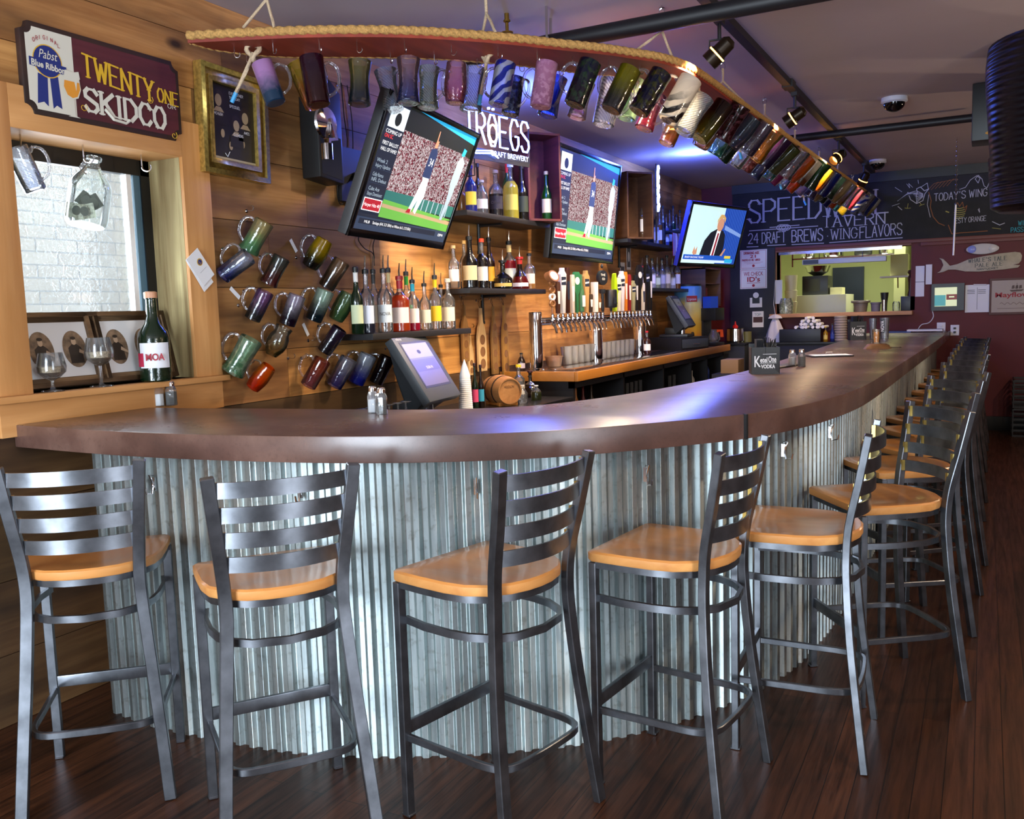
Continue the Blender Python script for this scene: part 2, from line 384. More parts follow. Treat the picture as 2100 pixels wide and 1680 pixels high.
# --- pale brick wall outside
mm = newmat('pale brick'); g = N(mm); tc = g('ShaderNodeTexCoord')
mp = g('ShaderNodeMapping', {'Vector': tc.outputs['Object'], 'Rotation': (R(90), 0, R(90))})
sp = g('ShaderNodeSeparateXYZ', {0: tc.outputs['Object']}); cb = g('ShaderNodeCombineXYZ', {0: sp.outputs[1], 1: sp.outputs[2]})
br = g('ShaderNodeTexBrick', {'Vector': cb.outputs[0], 'Color1': lin('#d8c4a8'), 'Color2': lin('#bfa68c'), 'Mortar': lin('#8f877a'), 'Scale': 1., 'Mortar Size': .006, 'Brick Width': .33, 'Row Height': .092, 'Bias': -.2})
nz = g('ShaderNodeTexNoise', {'Vector': tc.outputs['Object'], 'Scale': 70., 'Detail': 4.}); n2 = g('ShaderNodeTexNoise', {'Vector': tc.outputs['Object'], 'Scale': 3., 'Detail': 2.})
c = g.mix(br.outputs[0], '#a89f90', g.ramp(nz.outputs[0], [(.58, '#000000'), (.7, '#ffffff')])); c = g.mix(c, '#d8bfa6', g.ramp(n2.outputs[0], [(.5, '#000000'), (.7, '#999999')]))
p = g('ShaderNodeBsdfPrincipled', {'Base Color': c, 'Roughness': .9}); g.out(p.outputs[0])
struct(MB().box(-6.2, -5.9, -1, 9, -.2, 6.5).build('wall_outside', mm, smooth=False))
struct(MB().box(-5.9, XW-.26, -1, 9, -.25, -.2).build('ground_outside', mat('paving', '#8d8a84', .9), smooth=False))
# --- floor: narrow dark boards running towards the kitchen
mm = newmat('dark floorboards'); g = N(mm); tc = g('ShaderNodeTexCoord'); sp = g('ShaderNodeSeparateXYZ', {0: tc.outputs['Object']})
cb = g('ShaderNodeCombineXYZ', {0: sp.outputs[1], 1: sp.outputs[0]})
br = g('ShaderNodeTexBrick', {'Vector': cb.outputs[0], 'Color1': lin('#5a341f'), 'Color2': lin('#3a2012'), 'Mortar': lin('#160c08'), 'Scale': 1., 'Mortar Size': .0015, 'Brick Width': 2.1, 'Row Height': .083, 'Bias': .0}, offset=.37)
mp = g('ShaderNodeMapping', {'Vector': tc.outputs['Object'], 'Scale': (30, 1.6, 1)})
nz = g('ShaderNodeTexNoise', {'Vector': mp.outputs[0], 'Scale': 1.4, 'Detail': 7., 'Roughness': .65, 'Distortion': .4}); n2 = g('ShaderNodeTexNoise', {'Vector': tc.outputs['Object'], 'Scale': 2.2, 'Detail': 3.})
c = g.mix(br.outputs[0], '#ffffff', 1., 'MULTIPLY'); g.l.new(g.ramp(nz.outputs[0], [(.3, '#6a5a50'), (.62, '#ffffff')]), c.node.inputs[7])
c = g.mix(c, '#2a150b', g.ramp(n2.outputs[0], [(.45, '#000000'), (.75, '#888888')]))
b = g('ShaderNodeBump', {'Height': nz.outputs[0], 'Strength': .2, 'Distance': .003})
p = g('ShaderNodeBsdfPrincipled', {'Base Color': c, 'Roughness': g.ramp(nz.outputs[0], [(.3, '#b0b0b0'), (.7, '#909090')]), 'Specular IOR Level': .3, 'Normal': b.outputs[0]}); g.out(p.outputs[0])
struct(MB().box(XW-.25, XR+.2, YF-.2, YB+4.2, -.1, 0).build('floor', mm, smooth=False))
# --- ceiling
struct(MB().box(XW-.25, XR+.2, YF-.2, YB+.2, ZC, ZC+.1).build('ceiling', mat('ceiling paint', '#b5a6a6', .85, noise=.06, nscale=1.5), smooth=False))
# --- back wall, red, with the kitchen hatch
M_red = mat('dark red wall', '#5c0710', .6, noise=.1, nscale=6)
HX0, HX1, HZ0, HZ1 = -2.3, -.78, 1.375, 2.15
m = MB()
for a, b, c, d in ((XW, HX0, 0, ZC), (HX1, XR, 0, ZC), (HX0, HX1, 0, HZ0), (HX0, HX1, HZ1, ZC)): m.box(a, b, YB, YB+.2, c, d)
wall_back = struct(m.build('wall_back', M_red, smooth=False))
struct(MB().box(-.3, XR, YB-.02, YB, 0, .16).build('baseboard_back', mat('black baseboard', '#0d0c0e', .5), bevel=.003))
# chalkboard with its frame
M_chalkb = mat('chalkboard', '#1c1b22', .75, noise=.3, nscale=9)
m = MB(); m.box(XW+.4, 2.6, YB-.03, YB, 2.19, ZC-.01); cb = struct(m.build('trim_1', M_chalkb, smooth=False))
m = MB(); m.box(XW+.4, 2.6, YB-.05, YB, 2.15, 2.19); m.box(HX1+.1, 2.6, YB-.045, YB, 2.11, 2.15)
struct(m.build('trim_2', mat('red brown rail', '#6b2a1e', .5), bevel=.004))
m = MB(); m.box(XW+.4, 2.6, YB-.06, YB, 2.87, ZC-.002); struct(m.build('trim_3', mat('black cornice', '#0f0e13', .5)))
# hatch lining, shelf, steel lintel
m = MB(); m.box(HX0-.03, HX0, YB-.04, YB+.25, HZ0, HZ1); m.box(HX0, HX1, YB-.03, YB+.25, HZ1-.02, HZ1+.02); struct(m.build('trim_4', mat('hatch lining', '#7a3a26', .5)))
m = MB(); m.box(HX0-.06, HX1+.03, YB-.16, YB+.3, HZ0-.045, HZ0); struct(m.build('trim_5', wood('hatch shelf', '#b87f52', '#d9a878', 'X'), bevel=.004))
m = MB(); m.box(HX0+.02, HX1-.1, YB+.0, YB+.02, HZ1-.055, HZ1-.02); struct(m.build('trim_6', M_steel))
# dark post with the notices
struct(MB().box(-2.86, -2.31, YB-.07, YB, 0, 2.19).build('trim_7', mat('dark post', '#1a1823', .6, noise=.2, nscale=8), bevel=.004))
# --- kitchen behind the hatch
M_kw = mat('kitchen wall', '#c9cf96', .7)
m = MB(); m.box(XW, 1, YB+4.0, YB+4.1, 0, ZC); m.box(XW-.1, XW, YB+.2, YB+4, 0, ZC); m.box(.9, 1, YB+.2, YB+4, 0, ZC); m.box(-1.12, -.98, YB+1.9, YB+4, 0, ZC)
struct(m.build('wall_kitchen', M_kw, smooth=False))
struct(MB().box(XW, 1, YB+.2, YB+4.1, ZC-.1, ZC+.1).build('ceiling_kitchen', mat('kitchen ceiling', '#d9d9c0', .8), smooth=False))
area('kitchen_tube_light', (-1.5, YB+1.6, ZC-.14), (0, 0, 0), 1.6, .5, 55, (1, 1, .7))
# --- right wall and front wall with the shop windows (behind the viewer)
m = MB()
for a, b, c, d in ((YF, -1.9, 0, ZC), (1.5, YB+.2, 0, ZC), (-1.9, 1.5, 0, .6), (-1.9, 1.5, 2.5, ZC)): m.box(XR, XR+.2, a, b, c, d)
struct(m.build('wall_right', mat('warm plaster', '#6a4a3a', .8), smooth=False))
m = MB()
for a, b, c, d in ((XW-.25, -3.0, 0, ZC), (1.2, XR+.2, 0, ZC), (-3.0, 1.2, 0, .4), (-3.0, 1.2, 2.6, ZC)): m.box(a, b, YF-.2, YF, c, d)
struct(m.build('wall_front', mat('front plaster', '#6a4a3a', .8), smooth=False))
m = MB()
for x in (-3.0, -1.6, -.2, 1.14): m.box(x, x+.06, YF-.12, YF-.06, .4, 2.6)
m.box(-3, 1.2, YF-.12, YF-.06, 2.54, 2.6); m.box(-3, 1.2, YF-.12, YF-.06, .4, .46)
struct(m.build('window_2', M_black))
m = MB()
for y in (-1.9, -.23, 1.44): m.box(XR+.06, XR+.12, y, y+.06, .6, 2.5)
struct(m.build('window_3', M_black))
# ================================================================== THE BAR
def pz(l, z=ZT): return [onz(x, y, z) for x, y in l]
outer = [(-3.238, 2.11), (-2.8, 2.085), (-2.49, 2.085), (-2.2, 2.11), (-1.83, 2.17), (-1.53, 2.27), (-1.27, 2.41), (-1.08, 2.57), (-.86, 2.82), (-.69, 3.06), (-.56, 3.42), (-.48, 3.9), (-.45, 4.4), (-.435, 5.2), (-.41, 6.72), (-.38, 8.66), (-.36, YB-.002)]
inner = [(-3.238, 2.72), (-2.88, 2.76), (-2.59, 2.81), (-2.02, 2.89), (-1.72, 3.0), (-1.55, 3.14), (-1.43, 3.4), (-1.34, 3.72), (-1.26, 4.15), (-1.2, 4.7), (-1.17, 5.2), (-1.17, 5.7), (-1.18, 7.), (-1.2, 8.7), (-1.2, YB-.002)]
po = [(v.x, v.y) for v in arcpts([(x, y, 0) for x, y in outer], 5)]; pi_ = [(v.x, v.y) for v in arcpts([(x, y, 0) for x, y in inner], 5)]
bar = thing('bar_counter', 'long curved brown stone-topped bar faced with corrugated galvanised sheet', 'bar counter', (-.9, 4, 0))
def world_child(mb, root): mb.M = Matrix.Translation(-root.location); return mb
mm = newmat('bar top'); g = N(mm); tc = g('ShaderNodeTexCoord')
n1 = g('ShaderNodeTexNoise', {'Vector': tc.outputs['Object'], 'Scale': 2.2, 'Detail': 7., 'Roughness': .6}); n2 = g('ShaderNodeTexNoise', {'Vector': tc.outputs['Object'], 'Scale': 90., 'Detail': 3.})
c = g.ramp(n1.outputs[0], [(.3, '#3c2a24'), (.5, '#5d4138'), (.72, '#7d6054')]); c = g.mix(c, '#2c1d18', g.ramp(n2.outputs[0], [(.55, '#000000'), (.72, '#888888')]))
p = g('ShaderNodeBsdfPrincipled', {'Base Color': c, 'Roughness': g.ramp(n1.outputs[0], [(.3, '#a0a0a0'), (.7, '#888888')]), 'Coat Weight': .3, 'Coat Roughness': .28}); g.out(p.outputs[0]); M_bart = mm
poly = po + pi_[::-1]; n = len(poly); m = world_child(MB(), bar)
a = sum(poly[i][0]*poly[(i+1) % n][1]-poly[(i+1) % n][0]*poly[i][1] for i in range(n))
if a < 0: poly = poly[::-1]
m.add([(x, y, ZT-.085) for x, y in poly]+[(x, y, ZT) for x, y in poly], [tuple(range(n))[::-1], tuple(range(n, 2*n))] + [(i, (i+1) % n, (i+1) % n+n, i+n) for i in range(n)])
m.build('countertop', M_bart, bar, bevel=.004, angle=40)
seam = onz(1545, 850, ZT); m = world_child(MB(), bar); 
m.box(-.004, .004, -.006, .012, -.084, .0008, 0, Matrix.Translation((-.705, 3.02, ZT)) @ Matrix.Rotation(R(62), 4, 'Z')); m.build('countertop_joint', M_black, bar)
# corrugated sheet: follows the bar front
cpts = [(-2.99, 2.24), (-2.73, 2.215), (-2.5, 2.225), (-2.16, 2.26), (-1.92, 2.325), (-1.68, 2.425), (-1.47, 2.545), (-1.2, 2.745), (-1.0, 2.97), (-.83, 3.25), (-.69, 3.62), (-.62, 4.05), (-.585, 4.6), (-.57, 5.4), (-.545, 6.8), (-.52, 8.7), (-.5, YB-.01)]
cc = arcpts([(x, y, 0) for x, y in cpts], 12)
L = [0]
for i in range(1, len(cc)): L.append(L[-1]+(cc[i]-cc[i-1]).length)
def onpath(cc, L, s):
    import bisect
    i = min(max(bisect.bisect_right(L, s)-1, 0), len(cc)-2); t = min(1, (s-L[i])/max(1e-9, L[i+1]-L[i]))
    return cc[i].lerp(cc[i+1], t), (cc[i+1]-cc[i]).normalized()
PW = .058; AMP = .0075; m = world_child(MB(), bar); vs = []; fs = []
prof = [(0, -1), (.28, -1), (.31, -.92), (.45, .92), (.48, 1), (.76, 1), (.79, .92), (.95, -.92)]
s = 0; k = 0
while s < L[-1]:
    for u, hgt in prof:
        p_, t_ = onpath(cc, L, s+u*PW); nn = Vector((t_.y, -t_.x, 0)); q = p_ + nn*(hgt*AMP)
        vs += [(q.x, q.y, .0), (q.x, q.y, ZT-.086)]; k += 1
    s += PW
fs = [(2*i, 2*i+2, 2*i+3, 2*i+1) for i in range(k-1)]
m.add(vs, fs)
mm = newmat('galvanised sheet'); g = N(mm); tc = g('ShaderNodeTexCoord')
mp = g('ShaderNodeMapping', {'Vector': tc.outputs['Object'], 'Scale': (16, 16, 1.3)}); n1 = g('ShaderNodeTexNoise', {'Vector': mp.outputs[0], 'Scale': 1., 'Detail': 6., 'Roughness': .7})
n2 = g('ShaderNodeTexNoise', {'Vector': tc.outputs['Object'], 'Scale': 45., 'Detail': 3.})
c = g.ramp(n1.outputs[0], [(.3, '#8d9797'), (.5, '#b9c4c4'), (.7, '#d8e0df')]); c = g.mix(c, '#6d6656', g.ramp(n2.outputs[0], [(.56, '#000000'), (.74, '#aaaaaa')]))
p = g('ShaderNodeBsdfPrincipled', {'Base Color': c, 'Metallic': .9, 'Roughness': .52, 'Anisotropic': .88, 'Tangent': g('ShaderNodeCombineXYZ', {2: 1.}).outputs[0]}); g.out(p.outputs[0]); M_galv = mm
cor = m.build('corrugated_front', M_galv, bar, smooth=False)
sd = cor.modifiers.new('s', 'SOLIDIFY'); sd.thickness = .0015; sd.offset = -1
# body behind the sheet
m = world_child(MB(), bar); bo = [(x, y) for x, y in [( -2.97, 2.27), (-2.73, 2.27), (-2.16, 2.32), (-1.7, 2.48), (-1.24, 2.81), (-.9, 3.3), (-.7, 4.05), (-.65, 5.4), (-.58, YB-.02), (-1.0, YB-.02), (-1.0, 4.9), (-1.15, 3.8), (-1.5, 3.0), (-2.0, 2.72), (-2.97, 2.6)]]
n = len(bo); m.add([(x, y, 0) for x, y in bo]+[(x, y, ZT-.087) for x, y in bo], [tuple(range(n))[::-1], tuple(range(n, 2*n))] + [(i, (i+1) % n, (i+1) % n+n, i+n) for i in range(n)])
m.build('bar_body', M_dark, bar)
# purse hooks on the sheet
for px, py in ((322, 1012), (620, 1018), (978, 1022), (1320, 1000), (1600, 965), (1695, 925)):
    s = min(range(0, 900), key=lambda j: ((lambda q: (((q-CAM).dot(RT)/(q-CAM).dot(FW))*FPX+1050-px)**2)(onpath(cc, L, j*.006)[0]+Vector((0, 0, .93)))))*.006
    p_, t_ = onpath(cc, L, s); nn = Vector((t_.y, -t_.x, 0)); q = p_+nn*.012; z = .93
    m = world_child(MB(), bar); up = Vector((0, 0, 1))
    m.tube([q+up*(z+.03), q+up*(z+.035)+nn*.02, q+up*(z+.01)+nn*.008, q+up*(z-.01)+nn*.006, q+up*(z-.035)+nn*.012, q+up*(z-.03)+nn*.035, q+up*(z-.01)+nn*.04], .0035, 6)
    m.box(-.008, .008, -.003, .003, -.025, .025, 0, Matrix.Translation(q+up*z))
    m.build('purse_hook', M_steel, bar)
# ================================================================== BAR STOOLS
M_gun = mat('brushed gunmetal', '#74767b', .3, .92, noise=.35, nscale=14)
M_gunl = mat('weld heat tint', '#cdb060', .3, .9)
M_seat = wood('maple seat', '#d88c44', '#eaa45c', 'Y', .5, .3, dark=.85, coat=.6)
M_ply = wood('seat plywood edge', '#b86c30', '#eaac64', 'X', .2, .45, dark=.7)
def Dring(w, f, bk, n=14, corner=.05):
    "U shaped line: front-left -> round the back -> front-right (open at the front)"
    pts = [(-w, f), (-w*1.0, .02)]
    for i in range(n+1):
        a = PI + PI*i/n; pts.append((w*math.copysign(abs(math.cos(a))**.8, math.cos(a)), -.02+bk*math.sin(a)*-1 if False else (.0 + (bk)*math.sin(a))))
    pts += [(w, .02), (w, f)]
    return pts
stool = thing('bar_stool', 'x', 'bar stool', group='metal ladder-back bar stools along the bar')
m = MB(); out = [(.2, .215), (.213, .2), (.215, .1), (.213, .0), (.2, -.07), (.165, -.125), (.11, -.165), (.05, -.183), (0, -.187)]
out = out + [(-x, y) for x, y in out[-2::-1]]; n = len(out)
def rg(k, z): return [(x*k, (y-.02)*k+.02, z) for x, y in out]
vs = rg(.985, .727)+rg(1, .733)+rg(1, .753)+rg(.97, .7585)+rg(.72, .7575)+rg(.55, .7525)+rg(.3, .7505)
fs = [tuple(range(n))]
for j in range(6): fs += [(j*n+i, j*n+(i+1) % n, (j+1)*n+(i+1) % n, (j+1)*n+i) for i in range(n)][::1]
fs.append(tuple(6*n+i for i in range(n))[::-1]); m.add(vs, fs)
for i in range(len(m.f)): m.m[i] = 1 if 1 <= i <= 2*n else 0
m.build('seat', [M_seat, M_ply], stool, tri=True, angle=40)
for sx in (-1, 1):
    m = MB(); m.tube([(sx*.2, .195, 0), (sx*.2, .195, .724)], 0, rect=(.024, .03), up=(1, 0, 0)); m.cbox((sx*.2, .195, .004), (.028, .034, .008)); m.build('leg', M_gun, stool, bevel=.0022, seg=1, angle=25)
    pts = arcpts([(sx*.215, -.215, 0), (sx*.2, -.19, .2), (sx*.182, -.165, .42), (sx*.168, -.152, .6), (sx*.163, -.15, .7), (sx*.168, -.158, .8), (sx*.182, -.187, .94), (sx*.197, -.215, 1.09)], 4)
    m = MB(); m.tube(pts, 0, rect=(.024, .036), up=(1, 0, 0)); m.build('leg', M_gun, stool, bevel=.0022, seg=1, angle=25)
m = MB(); m.tube([(x, y-.0, .716) for x, y in [(-.19, .195)]+[(px*.93, py*.93) for px, py in out[::-1]][1:-1]+[(.19, .195)]], 0, rect=(.016, .02), up=(0, 0, 1)); m.box(-.19, .19, .188, .202, .706, .726); m.build('seat_frame', M_gun, stool)
m = MB(); m.tube([(x*.9, y*.94 if y < 0 else y, .605) for x, y in [(.2, .19), (.215, .1), (.213, 0), (.2, -.07), (.165, -.135), (.11, -.178), (0, -.2), (-.11, -.178), (-.165, -.135), (-.2, -.07), (-.213, 0), (-.215, .1), (-.2, .19)]], 0, rect=(.012, .022), up=(0, 0, 1)); m.build('ring_brace', M_gun, stool)
m = MB(); m.tube(arcpts([(.195, .19, .245), (.19, .0, .245), (.185, -.12, .245), (.15, -.178, .245), (.06, -.19, .245), (-.06, -.19, .245), (-.15, -.178, .245), (-.185, -.12, .245), (-.19, 0, .245), (-.195, .19, .245)], 3), 0, rect=(.014, .022), up=(0, 0, 1)); m.build('stretcher', M_gun, stool, bevel=.002, seg=1, angle=25)
m = MB(); m.box(-.19, .19, .186, .2, .255, .295); m.build('footrest', M_gun, stool, bevel=.002)
for zc, hw in ((1.052, .18), (.981, .172), (.908, .163), (.836, .156)):
    y0 = -.158-(zc-.8)*.2; pts = [(hw*t, y0-.042*(1-t*t), zc) for t in [i/8 for i in range(-8, 9)]]
    m = MB(); m.tube(pts, 0, rect=(.044, .006), up=(0, 1, 0))
    for sx in (-1, 1): m.cbox((sx*(hw-.002), y0+.004, zc), (.014, .014, .042), 1)
    m.build('slat', [M_gun, M_gunl], stool)
SP = [(-2.555, 1.894, 41.4, 'nearest the window, at the left edge'), (-1.858, 1.98, 52.7, 'second from the window, its back towards the viewer'),
      (-1.274, 2.268, 77, 'third from the window, seat seen left of its back'), (-.841, 2.695, 83.4, 'fourth from the window, at the start of the bend of the bar'),
      (-.532, 3.133, 91.9, 'with its back edge-on at the bend of the bar'), (-.33, 3.702, 124.4, 'turned towards the bar, nearest on its straight side'),
      (-.314, 4.447, 120.8, ''), (-.296, 5.05, 129, ''), (-.27, 5.65, 125, ''), (-.29, 6.18, 126, ''), (-.28, 6.79, 124, ''), (-.27, 7.41, 127, ''), (-.28, 8.02, 125, ''), (-.27, 8.72, 126, ''), (-.27, 9.4, 124, ''), (-.26, 9.95, 126, ''), (-.25, 10.5, 125, 'farthest, by the red wall')]
ordn = ['', '', '', '', '', 'first', 'second', 'third', 'fourth', 'fifth', 'sixth', 'seventh', 'eighth', 'ninth', 'tenth', 'eleventh', 'twelfth']
for i, (x, y, a, d) in enumerate(SP):
    lb = ('ladder-back bar stool ' + d) if d else 'turned ladder-back bar stool, '+ordn[i]+' along the straight side of the bar'
    if i == 0: stool.location = (x, y, 0); stool.rotation_euler = (0, 0, R(a)-R(0)); stool['label'] = lb
    else: dup(stool, (x, y, 0), R(a), lb)
# ================================================================== THE LONG HANGING BOARD WITH ITS MUGS
ZB = 2.68
o_px = [(385, 88), (500, 82), (630, 77), (750, 76), (850, 78), (950, 84), (1050, 92), (1150, 103), (1230, 111), (1300, 121), (1360, 131), (1410, 148), (1450, 172), (1500, 208), (1550, 243), (1600, 279), (1650, 314), (1700, 348), (1745, 378), (1782, 404)]
i_px = [(440, 103), (520, 113), (600, 118), (700, 118), (800, 119), (900, 122), (1000, 129), (1100, 139), (1200, 152), (1280, 163)]
oc = [onz(x, y, ZB) for x, y in o_px]; oc[-1].y = min(oc[-1].y, YB-.12)
ic = [onz(x, y, ZB) for x, y in i_px]
last = ic[-1]
ic += [Vector((last.x-.03+.002*k*(k > 0), last.y + k*(YB-1.2-last.y)/7, ZB)) for k in range(1, 8)]
for k in range(1, 8):
    q = ic[len(i_px)-1+k]; ox = min(oc, key=lambda a: abs(a.y-q.y)).x; q.x = ox-.34+.012*k
ic.append(oc[-1]+Vector((-.015, 0, 0))); ic.insert(0, oc[0]+Vector((.0, .02, 0)))
OC = arcpts(oc, 6); IC = arcpts(ic, 6)
board = thing('mug_board', 'long red-stained board edged with rope, hung from the ceiling above the bar', 'hanging mug rack', (-1.6, 5, ZB))
m = world_child(MB(), board); poly = [(v.x, v.y) for v in OC]+[(v.x, v.y) for v in IC[::-1]]; n = len(poly)
ar = sum(poly[i][0]*poly[(i+1) % n][1]-poly[(i+1) % n][0]*poly[i][1] for i in range(n))
if ar < 0: poly = poly[::-1]
m.add([(x, y, ZB) for x, y in poly]+[(x, y, ZB+.03) for x, y in poly], [tuple(range(n))[::-1], tuple(range(n, 2*n))] + [(i, (i+1) % n, (i+1) % n+n, i+n) for i in range(n)])
m.build('plank', wood('red stained board', '#7a2414', '#a03a20', 'Y', .5, .6, dark=.7), board)
M_rope = mat('manila rope', '#b58a4e', .9, noise=.35, nscale=120); M_cord = mat('cotton cord', '#c3ab8c', .9, noise=.2, nscale=150)
def rope(mb, pts, r, pitch=.09, step=.012, n=9, mi=0):
    pts = [Vector(p) for p in pts]; L = [0]
    for i in range(1, len(pts)): L.append(L[-1]+(pts[i]-pts[i-1]).length)
    k = max(2, int(L[-1]/step)); vs = []; fs = []; nrm = Vector((0, 0, 1))
    for i in range(k+1):
        s = L[-1]*i/k; p, t = onpath(pts, L, min(s, L[-1]-1e-6)); 
        nn = nrm - t*nrm.dot(t)
        if nn.length < 1e-3: nn = t.orthogonal()
        nn.normalize(); nrm = nn; b = t.cross(nn)
        for j in range(n):
            a = 2*PI*j/n; rr = r*(.7+.36*abs(math.cos(1.5*(a-2*PI*s/pitch))))
            vs.append(p + (nn*math.cos(a)+b*math.sin(a))*rr)
    for i in range(k):
        for j in range(n): fs.append((i*n+j, i*n+(j+1) % n, (i+1)*n+(j+1) % n, (i+1)*n+j))
    fs += [tuple(range(n))[::-1], tuple(k*n+j for j in range(n))]
    mb.add(vs, fs, mi)
m = world_child(MB(), board); rope(m, [p+Vector((0, 0, .03)) for p in OC], .019, .13, .009, 15); m.build('edge_rope', M_rope, board, angle=80)
m = world_child(MB(), board); rope(m, [p+Vector((0, 0, .012)) for p in IC], .016, .12, .012, 12); m.build('edge_rope', M_rope, board, angle=80)
# suspension cords
hk = [((545, 5), 500, 560), ((998, -5), 985, 1015), ((1357, 12), 1335, 1400), ((1482, 125), 1470, 1515), ((1568, 200), 1558, 1590), ((1630, 255), 1622, 1650), ((1680, 300), 1672, 1696), ((1718, 328), 1712, 1730), ((1748, 355), 1745, 1760)]
for (hx, hy), xa, xb in hk:
    top = onz(hx, hy, ZC-.002) if hy > 0 else onz(hx, 2, ZC-.002)
    if hx < 1300: top = None
    def edge(path, px): return min(path, key=lambda P: abs((P-CAM).dot(RT)/(P-CAM).dot(FW)*FPX+1050-px))
    if top is None:
        cx = edge(OC, hx); cy = edge(IC, hx); mid = (cx+cy)/2; top = Vector((mid.x, mid.y, ZC-.002)); A = edge(OC, xb) if hx > 700 else edge(OC, 500); B = edge(IC, xa) if hx > 700 else edge(OC, 560)
        if hx < 700: top = Vector((A+B)/2 + Vector((0, .06, .3)))
    else:
        A = min(OC, key=lambda P: abs(P.y-top.y)); B = min(IC, key=lambda P: abs(P.y-top.y))
    m = world_child(MB(), board)
    j = Vector((top.x, top.y, ZB+.03+(top.z-ZB-.03)*.55))
    rope(m, [top-Vector((0, 0, .045)), j], .008, .04, .012, 6); rope(m, [j, A+Vector((0, 0, .05))], .007, .04, .012, 6); rope(m, [j, B+Vector((0, 0, .03))], .007, .04, .012, 6)
    m.build('hanging_cord', M_cord, board, angle=80)
    m = world_child(MB(), board); m.lathe([(.014, 0), (.012, .004), (.003, .006), (.003, .014)], 10, 0, Matrix.Translation(top-Vector((0, 0, .01))))
    m.tube([top+Vector((.014*math.cos(a)-.0, 0, -.032+.02*math.sin(a))) for a in [PI/2+i*1.75*PI/10 for i in range(11)]], .003, 6); m.build('ceiling_hook', M_steel, board)
M_tape = mat('blue tape', '#3f9bd0', .5)
def knot(p, tail):
    m = world_child(MB(), board); p = Vector(p)
    pts = [p+Vector((.025*math.cos(a)*(1+.2*math.sin(3*a)), .02*math.sin(2*a), .035*math.sin(a))) for a in [i*.42 for i in range(16)]]
    rope(m, pts, .011, .05, .012, 6); rope(m, [p, p.lerp(tail, .5)+Vector((.01, 0, .01)), tail], .009, .04, .012, 6)
    d = (tail-p).normalized(); m.tube([tail-d*.012, tail+d*.035], .0095, 8, 1); m.build('knot', [M_cord, M_tape], board, angle=80)
d0 = depth(onz(505, 100, ZB)); knot(atd(520, 108, d0-.02), atd(482, 195, d0+.02))
d0 = depth(onz(1000, 127, ZB)); knot(atd(998, 112, d0-.1), atd(985, 200, d0-.08))
for k, (px, py) in enumerate([(1430, 250), (1518, 330), (1600, 390), (1650, 420)]):
    d0 = depth(onz(px+30, py-80+10*k, ZB)); knot(atd(px-8, py-60+12*k, d0), atd(px, py-18+4*k, d0))
# --- the mugs
M_handle = glass('mug handle glass', '#e8e6ea', dens=.1, gloss=1.2)
def prof(kind):
    o = {'straight': [(.036, 0), (.041, .004), (.042, .05), (.042, .12), (.043, .198), (.0425, .2)],
         'flared': [(.04, 0), (.046, .004), (.045, .02), (.038, .08), (.038, .13), (.047, .195), (.0475, .2)],
         'barrel': [(.034, 0), (.04, .005), (.048, .06), (.05, .1), (.046, .16), (.042, .197), (.0418, .2)],
         'round': [(.03, 0), (.034, .01), (.05, .05), (.056, .09), (.05, .135), (.04, .16), (.04, .17), (.045, .2)],
         'foot': [(.048, 0), (.05, .012), (.044, .03), (.043, .06), (.043, .12), (.046, .198), (.0455, .2)]}[kind]
    i = [(r-.0035, z) for r, z in o[::-1] if z > .01] + [(.03, .012), (.0005, .012)]
    return [(.0005, 0)] + o + i
MUG = {}
def mugmesh(kind):
    if kind in MUG: return MUG[kind]
    a = MB().lathe(prof(kind), 28); h = MB()
    rr = .042
    pts = arcpts([(rr-.004, 0, .168), (rr+.018, 0, .182), (rr+.045, 0, .165), (rr+.052, 0, .12), (rr+.038, 0, .07), (rr+.012, 0, .045), (rr-.004, 0, .043)], 3)
    h.tube(pts, [.0085, .0078, .007]+[.0062]*(len(pts)-6)+[.007, .0078, .009], 9)
    A = a.build('mug_body', M_handle); H = h.build('mug_handle', M_handle); A.data.name = 'mug_body_'+kind
    MUG[kind] = (A.data, H.data); bpy.data.objects.remove(A); bpy.data.objects.remove(H); return MUG[kind]
def place_mug(base, axis, hdir, kind, material, label, group, L=.2, hmat=None, name='glass_mug'):
    z = Vector(axis).normalized(); x = Vector(hdir); x = (x - z*x.dot(z)).normalized(); y = z.cross(x)
    q = Matrix((x, y, z)).transposed().to_quaternion()
    r = thing(name, label, 'mug', base, group=group); r.rotation_mode = 'QUATERNION'; r.rotation_quaternion = q; k_ = 1.28 if 'wall' in (group or '') else 1.16
    r.scale = (L/.2*k_, L/.2*k_, L/.2)
    bd, hd = mugmesh(kind)
    for nm, d_, mt in (('mug_body', bd, material), ('mug_handle', hd, hmat or M_handle)):
        o = bpy.data.objects.new(nm, d_); COL.objects.link(o); o.parent = r; o.material_slots[0].link = 'OBJECT'; o.material_slots[0].material = mt
    return r
